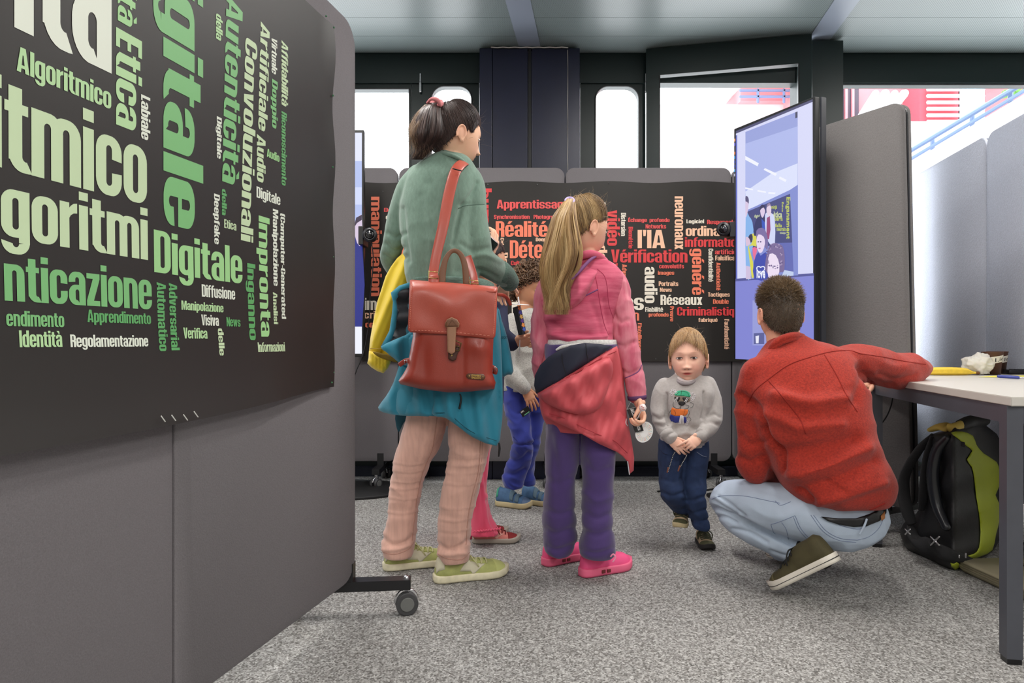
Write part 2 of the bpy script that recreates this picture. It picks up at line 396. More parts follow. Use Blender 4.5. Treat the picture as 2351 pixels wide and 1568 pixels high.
def glyph(c):
    w = LWD; s = SW; X_ = XH; h = 1.0; B_ = BH
    base = {'é': 'e', 'è': 'e', 'à': 'a', 'ò': 'o', 'É': 'E'}.get(c)
    if base:
        p, w_ = glyph(base); y = 1.03 if c == 'É' else .83; m = w_/2
        d = -1 if c in 'èàò' else 1; return p+[[(m-.09*d-.02, y), (m+.03*d, y), (m+.17*d, y+.17), (m-.03*d, y+.17)][::d]], w_
    if c == 'a': return _ring(0, 0, w, X_, lambda a, b: b > .60 or (a > w/2 and b > .3) or (a < w/2 and b > .53))+_ring(0, 0, w, .47, lambda a, b: a < w*.62 or b > .3, b=.11)+_bx(s+CW, 0, w, .5), w
    if c == 'b': return _bx(0, 0, s, h)+_ring(0, 0, w, X_), w
    if c == 'c': return _ring(0, 0, w, X_, lambda a, b: not (a > w/2 and .31 < b < .47)), w
    if c == 'd': return _bx(w-s, 0, w, h)+_ring(0, 0, w, X_), w
    if c == 'e': return _ring(0, 0, w, X_, lambda a, b: not (a > w/2 and .24 < b < .35))+_bx(s*.9, .345, w-.002, .44), w
    if c == 'f': return _bx(.05, 0, .05+s, .86)+_ring(.05, .4, .05+w, h, lambda a, b: b > .78 and a < .36)+_bx(0, .64, .33, .755), .34
    if c == 'g': return _ring(0, .03, w, X_)+_bx(w-s, -.05, w, X_)+_ring(0, -.23, w, .6, lambda a, b: b < -.04, b=.11), w
    if c == 'h': return _arch(0)+_bx(0, 0, s, h), w
    if c == 'i': return _bx(0, 0, s, X_)+_bx(0, .855, s, h), s
    if c == 'k': return _bx(0, 0, s, h)+[[(s*.9, .36), (s+.10, X_), (s+.29, X_), (s+.13, .42), (s+.12, .36)], [(s*.9, .5), (s+.12, 0), (s+.31, 0), (s+.13, .46)]], s+.31
    if c == 'l': return _bx(0, 0, s, h), s
    if c == 'm': return _arch(0)+_ring(s+CW, 0, s+CW+w, X_, lambda a, b: b > .5 and a > s*1.5+CW)+_bx(2*s+2*CW, 0, 3*s+2*CW, .53), 3*s+2*CW
    if c == 'n': return _arch(0), w
    if c == 'o': return _ring(0, 0, w, X_), w
    if c == 'p': return _bx(0, -.22, s, X_)+_ring(0, 0, w, X_), w
    if c == 'q': return _bx(w-s, -.22, w, X_)+_ring(0, 0, w, X_), w
    if c == 'r': return _bx(0, 0, s, X_)+[[(s*.9, .48), (s+.03, .56), (s+.09, .60), (s+.16, .61), (s+.16, X_+.01), (s+.09, X_-.005), (s+.03, X_-.05), (s*.9, .66)]], s+.16
    if c == 's': return _ring(0, .31, w, X_, lambda a, b: not (a > w/2 and b < .52), b=.12)+_ring(0, 0, w, .44, lambda a, b: not (a < w/2 and b > .25), b=.12), w
    if c == 't': return _bx(.055, .12, .055+s, .93)+_bx(0, .64, .33, .755)+_ring(.055, 0, .055+w, .6, lambda a, b: b < .24 and a < .34), .34
    if c == 'u': return _bx(0, .2, s, X_)+_ring(0, 0, w, X_, lambda a, b: b < .26)+_bx(w-s, 0, w, X_), w
    if c == 'v': return [[(0, X_), (.13, 0), (.35, 0), (.24, .02), (.19, X_)], [(.13, 0), (.35, 0), (.48, X_), (.29, X_), (.24, .25)]], .48
    if c == 'w': return [[(0, X_), (.11, 0), (.29, 0), (.22, .1), (.17, X_)], [(.11, 0), (.29, 0), (.40, X_), (.27, X_), (.2, .2)], [(.27, X_), (.40, 0), (.56, 0), (.5, .2), (.40, X_)], [(.40, 0), (.56, 0), (.68, X_), (.51, X_), (.48, .2)]], .68
    if c == 'x': return [[(0, X_), (.28, 0), (.47, 0), (.19, X_)], [(.28, X_), (.47, X_), (.19, 0), (0, 0)]], .47
    if c == 'y': return [[(0, X_), (.14, .0), (.30, .0), (.19, X_)], [(.29, X_), (.48, X_), (.33, -.05), (.27, -.2), (.05, -.22), (.05, -.1), (.16, -.08)]], .48
    if c == 'z': return _bx(0, X_-B_, .40, X_)+_bx(0, 0, .40, B_)+[[(.19, X_-B_), (.40, X_-B_), (.21, B_), (0, B_)]], .40
    if c == 'A': return [[(0, 0), (.19, 0), (.30, h), (.17, h)], [(.27, h), (.41, h), (.58, 0), (.39, 0)], [(.17, h), (.41, h), (.36, .7), (.22, .7)]]+_bx(.12, .17, .46, .30), .58
    if c == 'B': return _bx(0, 0, s, h)+_ring(0, .44, w, h, lambda a, b: a > s*.5)+_ring(0, 0, w+.01, .56, lambda a, b: a > s*.5)+_bx(0, h-B_, s*1.6, h)+_bx(0, 0, s*1.6, B_), w
    if c == 'C': return _ring(0, 0, w+.02, h, lambda a, b: not (a > w/2 and .38 < b < .60)), w+.02
    if c == 'D': return _bx(0, 0, s, h)+_ring(0, 0, w+.02, h, lambda a, b: a > s*.5)+_bx(0, h-B_, s*1.5, h)+_bx(0, 0, s*1.5, B_), w+.02
    if c == 'E': return _bx(0, 0, s, h)+_bx(0, 0, .39, .15)+_bx(0, .43, .37, .57)+_bx(0, .85, .39, h), .39
    if c == 'F': return _bx(0, 0, s, h)+_bx(0, .43, .36, .57)+_bx(0, .85, .38, h), .38
    if c == 'G': return _ring(0, 0, w+.02, h, lambda a, b: not (a > w/2 and .5 < b < .64))+_bx(w/2+.02, .38, w+.02, .5), w+.02
    if c == 'I': return _bx(0, 0, s, h), s
    if c == 'L': return _bx(0, 0, s, h)+_bx(0, 0, .37, .15), .37
    if c == 'M': return _bx(0, 0, .16, h)+_bx(.54, 0, .70, h)+[[(.0, h), (.24, h), (.37, .3), (.30, .0), (.14, h*.8)], [(.46, h), (.70, h), (.56, h*.8), (.40, 0), (.30, 0), (.33, .3)]], .70
    if c == 'N': return _bx(0, 0, .17, h)+_bx(.37, 0, .54, h)+[[(0, h), (.19, h), (.54, 0), (.35, 0)]], .54
    if c == 'P': return _bx(0, 0, s, h)+_ring(0, .38, w, h, lambda a, b: a > s*.5)+_bx(0, h-B_, s*1.6, h)+_bx(0, .38, s*1.6, .50), w
    if c == 'R': return _bx(0, 0, s, h)+_ring(0, .42, w, h, lambda a, b: a > s*.5)+_bx(0, h-B_, s*1.6, h)+_bx(s, .42, w*.7, .54)+_bx(w-s, 0, w, .46)+_bx(w*.5, .40, w-.03, .5), w
    if c == 'S': return _ring(0, .44, w, h, lambda a, b: not (a > w/2 and b < .68))+_ring(0, 0, w, .57, lambda a, b: not (a < w/2 and b > .33)), w
    if c == 'T': return _bx(.115, 0, .115+s, h)+_bx(0, .85, .42, h), .42
    if c == 'V': return [[(0, h), (.17, 0), (.38, 0), (.27, .1), (.20, h)], [(.17, 0), (.38, 0), (.55, h), (.35, h), (.27, .25)]], .55
    if c == "'": return [[(.03, .66), (.13, .66), (.16, h), (0, h)]], .16
    if c == '-': return _bx(0, .3, .24, .43), .24
    if c == '(': return _ring(0, -.1, w, 1.05, lambda a, b: a < .24), .24
    return _bx(0, 0, s, X_), s
def narrow(s):
    if ('n', s) in _tx: return _tx[('n', s)]
    x = 0; V = []; Fs = []
    for ch in s:
        if ch == ' ': x += .22; continue
        polys, w = glyph(ch); P = []; Fi = []
        for q in polys:
            ar = sum(q[i][0]*q[(i+1) % len(q)][1]-q[(i+1) % len(q)][0]*q[i][1] for i in range(len(q)))
            if ar < 0: q = q[::-1]
            Fi.append(list(range(len(P), len(P)+len(q)))); P += [Vector(p) for p in q]
        r = delaunay_2d_cdt(P, [], Fi, 1, 1e-4); n0 = len(V)
        keep = [f for f, o in zip(r[2], r[5]) if len(o)] or r[2]
        V += [(v[0]+x, v[1]) for v in r[0]]; Fs += [tuple(i+n0 for i in f) for f in keep]; x += w+.036
    _tx[('n', s)] = (np.array(V), Fs); return _tx[('n', s)]
def word(s, u0, u1, v0, v1, place, vert=False, bold=.03):
    """fit the word to the rectangle u0..u1, v0..v1 of a surface; place(u,v) gives the point"""
    V, Fs = narrow(s) if bold > .03 else textm(s, bold)
    lo = V.min(0); w = V.max(0)-lo; T = (V-lo)/w
    if vert: U = u0+T[:, 1]*(u1-u0); Vv = v1-T[:, 0]*(v1-v0)
    else: U = u0+T[:, 0]*(u1-u0); Vv = v0+T[:, 1]*(v1-v0)
    return [place(a, b) for a, b in zip(U, Vv)], Fs
# ================================================================ materials of the place
M_felt = mat('grey felt', (116, 112, 115), .95, var=.10, vscale=420, bump=.5, bscale=230, bdist=.0015)
M_feltb = mat('felt relief', (104, 101, 101), .95, var=.10, vscale=260, bump=.7, bscale=120, bdist=.003)
M_feltblue = mat('blue grey felt', (186, 190, 204), .95, var=.10, vscale=200, bump=.6, bscale=110, bdist=.004)
M_black = mat('black metal', (22, 22, 25), .4, bump=.05, bscale=300)
M_blackp = mat('black plastic', (16, 16, 18), .35)
M_chrome = mat('chrome', (205, 205, 208), .22, metal=1)
M_tyre = mat('grey rubber', (62, 62, 64), .5, var=.08, vscale=80)
M_green = mat('dark green frame', (20, 34, 34), .42, bump=.06, bscale=60, spec=.35)
M_navy = mat('navy paint', (18, 22, 48), .35, var=.06, vscale=18, bump=.15, bscale=330, spec=.5)
M_post = mat('poster paper', (43, 40, 38), .45, var=.04, vscale=3, spec=.3)
M_glass = bpy.data.materials.new('window glass'); M_glass.use_nodes = True
_n = M_glass.node_tree; _n.nodes.clear(); _o = _n.nodes.new('ShaderNodeOutputMaterial'); _t = _n.nodes.new('ShaderNodeBsdfTransparent'); _g = _n.nodes.new('ShaderNodeBsdfGlossy'); _g.inputs['Roughness'].default_value = .02
_x = _n.nodes.new('ShaderNodeMixShader'); _x.inputs[0].default_value = .06; _n.links.new(_t.outputs[0], _x.inputs[1]); _n.links.new(_g.outputs[0], _x.inputs[2]); _n.links.new(_x.outputs[0], _o.inputs[0])
# speckled loop carpet
M_carpet = mat('speckled carpet', (172, 170, 167), .97, bump=.9, bscale=170, bdist=.006)
nt = M_carpet.node_tree; N = nt.nodes; L = nt.links; tc = N.new('ShaderNodeTexCoord')
v1 = N.new('ShaderNodeTexVoronoi'); v1.inputs['Scale'].default_value = 210; L.new(tc.outputs['Object'], v1.inputs['Vector'])
r1 = N.new('ShaderNodeValToRGB'); L.new(v1.outputs['Color'], r1.inputs[0]); r1.color_ramp.interpolation = 'LINEAR'
cr = r1.color_ramp; cr.elements[0].position = .12; cr.elements[0].color = (*lin((98, 95, 92)), 1); cr.elements[1].position = .85; cr.elements[1].color = (*lin((188, 187, 185)), 1)
e = cr.elements.new(.45); e.color = (*lin((142, 140, 137)), 1)
nz = N.new('ShaderNodeTexNoise'); nz.inputs['Scale'].default_value = 60; nz.inputs['Detail'].default_value = 4; L.new(tc.outputs['Object'], nz.inputs['Vector'])
mr = N.new('ShaderNodeMapRange'); mr.inputs[1].default_value = .3; mr.inputs[2].default_value = .7; mr.inputs[3].default_value = .72; mr.inputs[4].default_value = 1.2; L.new(nz.outputs['Fac'], mr.inputs[0])
mm = N.new('ShaderNodeMix'); mm.data_type = 'RGBA'; mm.blend_type = 'MULTIPLY'; mm.inputs['Factor'].default_value = 1; L.new(r1.outputs[0], mm.inputs['A']); L.new(mr.outputs[0], mm.inputs['B'])
L.new(mm.outputs['Result'], N['Principled BSDF'].inputs['Base Color'])
# perforated ceiling metal
M_ceil = mat('perforated ceiling metal', (150, 160, 166), .38, spec=.6)
nt = M_ceil.node_tree; N = nt.nodes; L = nt.links; tc = N.new('ShaderNodeTexCoord'); g = N.new('ShaderNodeNewGeometry')
sx = N.new('ShaderNodeSeparateXYZ'); L.new(g.outputs['Position'], sx.inputs[0])
def mth(op, a, b=None, c=None):
    n = N.new('ShaderNodeMath'); n.operation = op
    for i, q in enumerate((a, b, c)):
        if q is None: continue
        if isinstance(q, (int, float)): n.inputs[i].default_value = q
        else: L.new(q, n.inputs[i])
    return n.outputs[0]
P_ = .0125
def cellf(ax, off): return mth('SUBTRACT', mth('FRACT', mth('ADD', mth('DIVIDE', ax, P_), off)), .5)
def dots(off):
    a = cellf(sx.outputs[0], off); b = cellf(sx.outputs[1], off); return mth('SQRT', mth('ADD', mth('MULTIPLY', a, a), mth('MULTIPLY', b, b)))
dd = mth('MINIMUM', dots(0), dots(.5)); hole = mth('LESS_THAN', dd, .17)
mx = N.new('ShaderNodeMix'); mx.data_type = 'RGBA'; L.new(hole, mx.inputs['Factor']); mx.inputs['A'].default_value = (*lin((128, 139, 138)), 1); mx.inputs['B'].default_value = (*lin((60, 66, 72)), 1)
L.new(mx.outputs['Result'], N['Principled BSDF'].inputs['Base Color'])
M_ceilb = mat('plain ceiling metal', (140, 148, 162), .4, spec=.6)
M_wall = mat('off white wall', (205, 205, 200), .8)
M_dark = mat('dark blue skirting', (20, 27, 44), .7)

# ================================================================ room shell
WY = 4.5; CH = 2.77
struct(obj('floor', boxm(-5, 5, -5, WY+.2, -.1, 0), M_carpet))
struct(obj('wall_left', boxm(-5.1, -5, -5, WY+.2, 0, CH+.1), M_wall))
struct(obj('wall_right', boxm(5, 5.1, -5, WY+.2, 0, CH+.1), M_wall))
struct(obj('wall_front', boxm(-5, 5, -5.1, -5, 0, CH+.1), M_wall))
struct(obj('baseboard_back', boxm(-5, 5, WY-.05, WY-.001, 0, .06), M_dark))
struct(obj('wall_back', boxm(-5, 5, WY, WY+.18, 0, .40), M_green))
struct(obj('trim_1', boxm(-5, 5, WY-.02, WY+.07, 2.577, CH+.05), M_green))     # lintel above the windows
ceil = struct(obj('ceiling', boxm(-5, 5, -5, WY+.2, CH+.03, CH+.12), M_ceilb))
bx0 = [-3.55+1.82*i-.0 for i in range(6)]     # beams run slantwise from front to back
def bxx(k, y): return -.037+1.82*k+.136*(y-3.778)
ys = [-4.98+.2+.26*i for i in range(0, 37)]
seams = [WY-.03-.245*i for i in range(0, 39)]
for k in range(-3, 4):
    x0 = lambda y, k=k: max(-5, bxx(k-1, y)+.139); x1 = lambda y, k=k: min(5, bxx(k, y))
    for i in range(38):
        yb, yf = seams[i]-.0015, seams[i+1]+.0015
        if yf < -5: continue
        a = [(x0(yf), yf), (x1(yf), yf), (x1(yb), yb), (x0(yb), yb)]
        if a[1][0]-a[0][0] < .1: continue
        V = [(p[0], p[1], z) for z in (CH, CH+.02) for p in a]
        obj('ceiling_panel', (V, [(3, 2, 1, 0), (4, 5, 6, 7), (0, 1, 5, 4), (1, 2, 6, 5), (2, 3, 7, 6), (3, 0, 4, 7)]), M_ceil, ceil)
    if k < 3:
        a = [(bxx(k, -4.95), -4.95), (bxx(k, -4.95)+.139, -4.95), (bxx(k, WY)+.139, WY), (bxx(k, WY), WY)]
        if abs(a[0][0]) > 4.9 or abs(a[2][0]) > 4.8: continue
        V = [(p[0], p[1], z) for z in (CH-.004, CH+.02) for p in a]
        obj('ceiling_beam', (V, [(3, 2, 1, 0), (4, 5, 6, 7), (0, 1, 5, 4), (1, 2, 6, 5), (2, 3, 7, 6), (3, 0, 4, 7)]), M_ceilb, ceil)
# column in front of the window wall
PY = 4.36; X = lambda px, d: (px-CX)/F*d
pil = struct(obj('wall_column', boxm(X(1127, PY), X(1306, PY), PY+.012, WY+.15, 0, CH-.03), M_navy))
obj('flange', cat([boxm(X(1101, PY), X(1130, PY), PY-.01, WY+.1, 0, CH-.02, .004)]), M_navy, pil)
obj('flange', cat([boxm(X(1304, PY), X(1331, PY), PY-.01, WY+.1, 0, CH-.02, .004)]), M_navy, pil)
obj('face_panel', boxm(X(1131, PY), X(1211, PY), PY, PY+.02, 0, CH-.02, .003), M_navy, pil)
obj('face_panel', boxm(X(1221, PY), X(1303, PY), PY, PY+.02, 0, CH-.02, .003), M_navy, pil)
obj('seam_strip', boxm(X(1213, PY), X(1219, PY), PY+.003, PY+.02, 0, CH-.02), M_blackp, pil)
obj('sealant_line', cat([tube([(X(1303.5, PY)+.0015*math.sin(i*2.1), PY-.004, z) for i, z in enumerate(np.linspace(.1, CH-.03, 24))], .0022, 5, 1),
                         tube([(x, PY-.006, CH-.012-.004*(i % 2)) for i, x in enumerate(np.linspace(X(1128, PY), X(1303, PY), 14))], .004, 5, 1)]), mat('pale sealant', (190, 185, 180), .7), pil)
# windows: frame, glass, seals
X45 = lambda px: (px-CX)/F*WY
def window(name, x0, x1, z0, z1, hx0, hx1, hz0, hz1, r, y=WY, t=.07, hinge=None, M=None):
    w = struct(obj(name, holeframe((x0, y, z0), (1, 0, 0), (0, 0, 1), x1-x0, z1-z0, hx0-x0, hx1-x0, hz0-z0, hz1-z0, r, -t), M_green))
    for off, rr in ((.0, .006),):
        pts = [(hx0+p[0], y-.004, hz0+p[1]) for p in rrect(hx1-hx0, hz1-hz0, max(r, .004), 8)]
        obj('gasket', tube(pts+[pts[0]], .005, 6, 1, cap=False), M_blackp, w)
    obj('pane', boxm(hx0-.01, hx1+.01, y+.03, y+.036, hz0-.01, hz1+.01), M_glass, w)
    if hinge:
        hx, hz = hinge
        obj('hinge', tube([(hx, y-.02, hz-.06), (hx, y-.02, hz)], .009, 10, 1), M_chrome, w)
        obj('hinge', tube([(hx, y-.02, hz+.004), (hx, y-.02, hz+.055)], .007, 10, 1), M_chrome, w)
    return w
zt = 2.577
window('window_1', -3.1, X45(944), .40, zt, -3.0, X45(940), .55, 2.545, 0, hinge=(X45(966), 2.58))
window('door_1', X45(945), X45(1100), .40, zt, X45(990), X45(1083), .55, 2.563, .085)
window('door_2', X45(1332), X45(1482), .40, zt, X45(1367), X45(1467), .55, 2.563, .085, hinge=(X45(1482), 2.58))
struct(obj('trim_2', boxm(-3.3, -3.1, WY, WY+.07, .4, zt), M_green))
struct(obj('wall_back_left', boxm(-5, -3.3, WY, WY+.07, .4, zt), M_wall))
# casement standing ajar
a = Vector((X(1484, 4.44), 4.44, 0)); b = Vector((X(1860, 4.22), 4.22, 0)); lw = (b-a).length; u = (b-a).normalized()
n3 = u.cross(Vector((0, 0, 1)))
w3 = struct(obj('window_2', holeframe((a.x, a.y, .14), u, (0, 0, 1), lw, 2.76-.14, .085, lw-.075, .25, 2.585-.14, .002, .05), M_green))
hp = [a+u*p[0]+Vector((0, 0, p[1])) for p in [(.085, .4), (lw-.075, .4), (lw-.075, 2.585), (.085, 2.585)]]
obj('gasket', tube([p+n3*.052 for p in hp]+[hp[0]+n3*.052], .004, 6, 1, cap=False), M_blackp, w3)
obj('pane', beam(a+u*.08+Vector((0, 0, 1.49)), b-u*.07+Vector((0, 0, 1.49)), .006, 2.2), M_glass, w3)
struct(obj('trim_3', boxm(X(1860, 4.27), X45(1892), 4.24, WY+.08, 0, CH-.02), M_green))
window('window_3', X45(1892)-.02, 4.9, .40, zt, X45(1894), 4.8, .5, zt-.005, 0)
struct(obj('trim_4', boxm(4.9, 5, WY, WY+.07, .4, zt), M_green))

# ================================================================ outside
M_white = mat('white concrete', (225, 225, 225), .8, var=.05, vscale=2)
M_red = mat('red facade', (222, 128, 134), .7, var=.08, vscale=2)
M_rail = mat('blue grey railing', (95, 115, 150), .5)
M_blind = mat('pale blinds', (205, 190, 195), .6)
def at(px, py, d): return W(px, py, d)
ter = thing('terrace_ramp', 'white sloping concrete parapet outside the right window', 'parapet', (4, 6, 0))
p = [W(1880, 500, 7.2), W(2351, 216, 5.6), W(2351, 560, 5.6), W(1880, 840, 7.2)]
nn = Vector((.25, 1, 0)).normalized()*.25
V = [q for q in p]+[q+nn for q in p]
obj('parapet', (V, [(0, 1, 2, 3), (7, 6, 5, 4), (0, 4, 5, 1), (1, 5, 6, 2), (2, 6, 7, 3), (3, 7, 4, 0)]), M_white, ter)
rl = thing('railing', 'blue grey metal railing on top of the white outside parapet', 'railing', (4, 6, 1.5))
def RL(px, off):
    t = (px-1880)/471; return W(px, 500-284*t-off, 7.2-1.6*t)
obj('rail', tube([RL(1900, 28), RL(2400, 26)], .022, 8, 1), M_rail, rl)
obj('rail', tube([RL(1900, 8), RL(2400, 7)], .016, 8, 1), M_rail, rl)
for px in (1960, 2050, 2141, 2232, 2320): obj('post', tube([RL(px, 0), RL(px, 27)], .02, 8, 1), M_rail, rl)
hs = thing('red_building', 'red building with slatted blinds seen through the right window', 'building', (6, 12, 0))
obj('wall', boxm(5.57, 17, 12.2, 14, 0, 9), M_red, hs)
obj('wall', boxm(9.6, 17, 10.5, 12.2, 4.9, 9), M_red, hs)
obj('slab', boxm(5.3, 17, 10.6, 12.3, 4.0, 4.3), M_white, hs)
obj('slab', boxm(5.3, 12, 10.2, 10.6, 5.05, 5.4), M_white, hs)
obj('column', tube([(7.35, 10.9, 0), (7.35, 10.9, 8)], .17, 12, 1), mat('pale blue column', (170, 195, 210), .5), hs)
for q in ((1895, 200, 1972, 328), ):
    x0 = X(q[0], 12); x1 = X(q[2], 12); z0 = H-(q[3]-CY)/F*12; z1 = H-(q[1]-CY)/F*12
    obj('window', boxm(x0, x1, 12.0, 12.2, z0, z1), mat('dark window', (62, 50, 66), .3), hs)
    for i in range(4): obj('mullion', boxm(x0+(x1-x0)*(i+1)/5-.02, x0+(x1-x0)*(i+1)/5+.02, 11.96, 12.0, z0, z1), M_red, hs)
for (x0, x1) in ((2130, 2206), (2220, 2262)):
    xa, xb = X(x0, 11.6), X(x1, 11.6)
    wd = obj('window', boxm(xa-.08, xb+.08, 11.7, 12.19, 3.2, 6.2), mat('red frame', (214, 84, 98), .5), hs)
    for i in range(26):
        z = 3.3+i*.11
        obj('slat', beam((xa, 11.62, z), (xb, 11.62, z), .04, .05, (0, .6, 1)), M_blind, wd)
for i in range(4):
    obj('strut', tube([W(1880+12*i, 420-4*i, 9.4), W(2010+22*i, 215, 9.8)], .05+.01*(i % 2), 8, 1), M_white, hs)
h2 = thing('far_building', 'pale building with a red wall seen through the open casement', 'building', (2.5, 14, 0))
obj('wall', boxm(X(1700, 14), X(1900, 14), 14, 15, H+(784-232)*14/F, H+(784-202)*14/F), M_red, h2)
obj('wall', boxm(X(1500, 14), X(1900, 14), 14.2, 15, 0, H+(784-232)*14/F), M_white, h2)
obj('roof_slab', boxm(X(1640, 14), X(1980, 14), 13, 15, H+(784-200)*14/F, H+(784-192)*14/F), M_white, h2)
for zz in (208, 222): obj('rail', tube([W(1700, zz, 13.7), W(1850, zz, 13.7)], .03, 6, 1), M_rail, h2)
for xx in (1740, 1800): obj('post', tube([W(xx, 206, 13.7), W(xx, 234, 13.7)], .03, 6, 1), M_rail, h2)
pl = thing('balcony_plant', 'green leafy plant behind the blue outside railing', 'plant', W(2335, 214, 6.2))
leafs = []
for i in range(26):
    c = W(2335, 216, 6.2); d = Vector((rng.normal(), rng.normal()*.6, abs(rng.normal()))).normalized()
    leafs.append(tube([c, c+d*.06, c+d*.13+Vector((0, 0, -.02))], [.004, .016, .002], 6, 2, flat=.25))
obj('leaves', cat(leafs), mat('leaf green', (90, 140, 60), .6), pl)

# ================================================================ partition walls on castors
def caster(g, yaw=0, r=.033):
    g = Vector(g); ax = Vector((math.cos(yaw), math.sin(yaw), 0)); hub = g+Vector((0, 0, r))
    wheel = cat([ydisc(hub+ax*s*.016, r, .017, 26, ax) for s in (-1, 1)])
    rims = cat([ydisc(hub+ax*s*.0255, r*.62, .003, 22, ax) for s in (-1, 1)])
    hood = tube([hub+Vector((-ax.y, ax.x, 0))*r*.9*math.sin(t)+Vector((0, 0, r*1.03*math.cos(t))) for t in np.linspace(-1.3, 1.5, 8)], .009, 8, 2, flat=.5, up=ax)
    stem = tube([hub+Vector((0, 0, r*.9)), hub+Vector((0, 0, r*.9+.045))], .010, 12, 1)
    return wheel, rims, hood, stem
def add_caster(par, g, yaw=0, r=.033):
    wh, ri, ho, st = caster(g, yaw, r)
    c = obj('caster', wh, M_tyre, par, True); obj('hub_cap', ri, mat('grey hub', (105, 106, 104), .45), c, True); obj('hood', cat([ho, st]), M_chrome, c, True)
def divider(name, label, x, y, ux, uy, w, z0, z1, t=.045, m=None, foot=None, r=.06, group=None, lean=0, sides=2, fdir=None, fw=.30, castr=.03):
    """felt partition: (x,y) its left foot point, (ux,uy) direction, castors on a cross foot"""
    u = Vector((ux, uy, 0)).normalized(); m = m or M_feltb
    v = Vector((0, 0, 1))
    nrm = u.cross(v)
    if lean: v = (Vector((0, 0, 1))-nrm*lean).normalized()
    th = thing(name, label, 'partition', (x, y, 0), group)
    o = Vector((x, y, z0)); P = rrect(w-.006, z1-z0, r, 8); P = [(p[0]+.003, p[1]) for p in P]
    obj('felt_panel', plate(o, u, v, P, t*.42, .004), m, th, True)
    P2 = [(p[0]*1.004-w*.002, p[1]*.992+.006) for p in P]
    obj('core', plate(o-u.cross(v)*t*.18, u, v, P2, t*.18, .001), M_black, th)
    obj('felt_panel', plate(o-u.cross(v)*t*.6, u, v, P, t*.42, .004), m, th, True)
    if foot is None: foot = ((.12, 1), (w-.12, 1))
    n = nrm*-1 if fdir is None else Vector(fdir).normalized()
    for s, f in foot:
        c = Vector((x, y, 0))+u*s
        ft = obj('foot', cat([beam(c-n*fw+Vector((0, 0, .098)), c+n*fw+Vector((0, 0, .098)), .045, .032), beam(c+Vector((0, 0, .1)), c+Vector((0, 0, z0+.05)), .04, .04, (1, 0, 0))]), M_black, th)
        for e in (-1, 1): add_caster(ft, c+n*fw*.93*e, math.atan2(u.y, u.x)+.5*e, castr)
    return th, u, v
BY = 4.25; bw = 381*BY/F
xs = [X(1297, BY)+bw*k+.0008*k for k in (-2, -1, 0, 1)]
labs = ['grey felt partition behind the left screen', 'grey felt partition behind the woman with the red backpack', 'grey felt partition behind the toddler and the girl in pink', 'grey felt partition behind the tall right screen']
for i, x in enumerate(xs):
    divider('partition_wall', labs[i], x, BY, 1, 0, bw, .137, 1.958, m=M_felt, foot=((.13, 1), (bw-.11, 1)), r=.055, fw=.17, castr=.03)
# big partition in the foreground on the left: two panels side by side
LD = Vector((-.2265, -.974, 0)).normalized(); LR = Vector((-.503, 2.2, 0))
lw_ = .8266
def LP(t, z, off=0):      # point on the face of the left partition, t metres from its right edge
    q = LR+LD*t; nn = Vector((.974, -.2265, 0)); return Vector((q.x, q.y, z))+nn*off
for i in range(3):
    p = LR+LD*(lw_*(i+1))
    nm = ['grey felt partition under the green word poster, ending at the castored foot', 'grey felt partition nearest the camera under the big poster words', None][i]
    if nm is None: continue
    q = p-Vector((.974, -.2265, 0))*.022
    divider('partition_wall', nm, q.x, q.y, -LD.x, -LD.y, lw_, .12, 1.893, t=.05, m=M_felt, foot=((lw_-.012, 1),) if i == 0 else ((.4, 1),), r=.075, fw=.20, castr=.036, fdir=(1, .10, 0) if i == 0 else None)
# tall dark partition right of the screen and two blue grey ones by the window
divider('partition_wall', 'tall dark grey partition between the right screen and the table', 1.372, 3.86, .465, -.885, .92, .13, 1.945, t=.06, m=M_feltb, foot=((.78, 1),), r=.05, lean=-.035, fw=.33)
divider('partition_wall', 'blue grey partition nearest the window, behind the banana', 2.613, 4.44, -.162, -.987, .94, .12, 1.945, m=M_feltblue, foot=((.22, 1),), fw=.14)
divider('partition_wall', 'blue grey partition behind the cups at the right edge', 2.458, 3.505, -.162, -.987, .83, .12, 1.945, m=M_feltblue, foot=((.75, 1),), fw=.22)

# ================================================================ word posters
G1 = (196, 217, 176); G2 = (120, 184, 118); G3 = (157, 209, 142); G4 = (92, 165, 98); G5 = (226, 232, 218); G6 = (178, 216, 160)
R1 = (232, 84, 84); R2 = (243, 128, 98); R3 = (250, 200, 168); R4 = (240, 232, 216); R5 = (222, 62, 66); R6 = (240, 105, 100)
def ltz(px, py, p=None):
    k = (px-CX)/F; t = (-.503-k*2.2)/(.2265-k*.974); t = t/ (1/ math.hypot(.2265, .974)) if False else t
    d = 2.2-.974*t; return t, H-(py-CY)/F*d
def LPt(t, z, off): nn = Vector((.974, -.2265, 0)); return Vector((-.503-.2265*t, 2.2-.974*t, z))+nn*off
pos = thing('word_poster', 'large dark poster with green and white words on the left partition', 'poster', LPt(.9, .75, .01))
nt_, nz_ = 60, 30; V = []; Fs = []
tt = np.linspace(.166, 1.65, nt_); zz = np.linspace(0, 1, nz_)
for i, t in enumerate(tt):
    for j, s in enumerate(zz):
        z0_ = .745-.032*(1-math.exp(-((t-.166)/.5)**2)); z = z0_+(1.822-z0_)*s
        curl = .035*math.exp(-s/.10)*min(1, (t-.166)/.35)+.004*math.exp(-((t-.166)/.03)**2)*(1+math.sin(s*22))
        wav = .0035*math.sin(s*19) if i == 0 else 0
        V.append(LPt(t+wav, z, .006+curl))
for i in range(nt_-1):
    for j in range(nz_-1): a = i*nz_+j; Fs.append((a, a+nz_, a+nz_+1, a+1))
k = len(V); V2 = [v-Vector((.974, -.2265, 0))*.0015 for v in V]
Fb = [tuple(reversed([q+k for q in f])) for f in Fs]
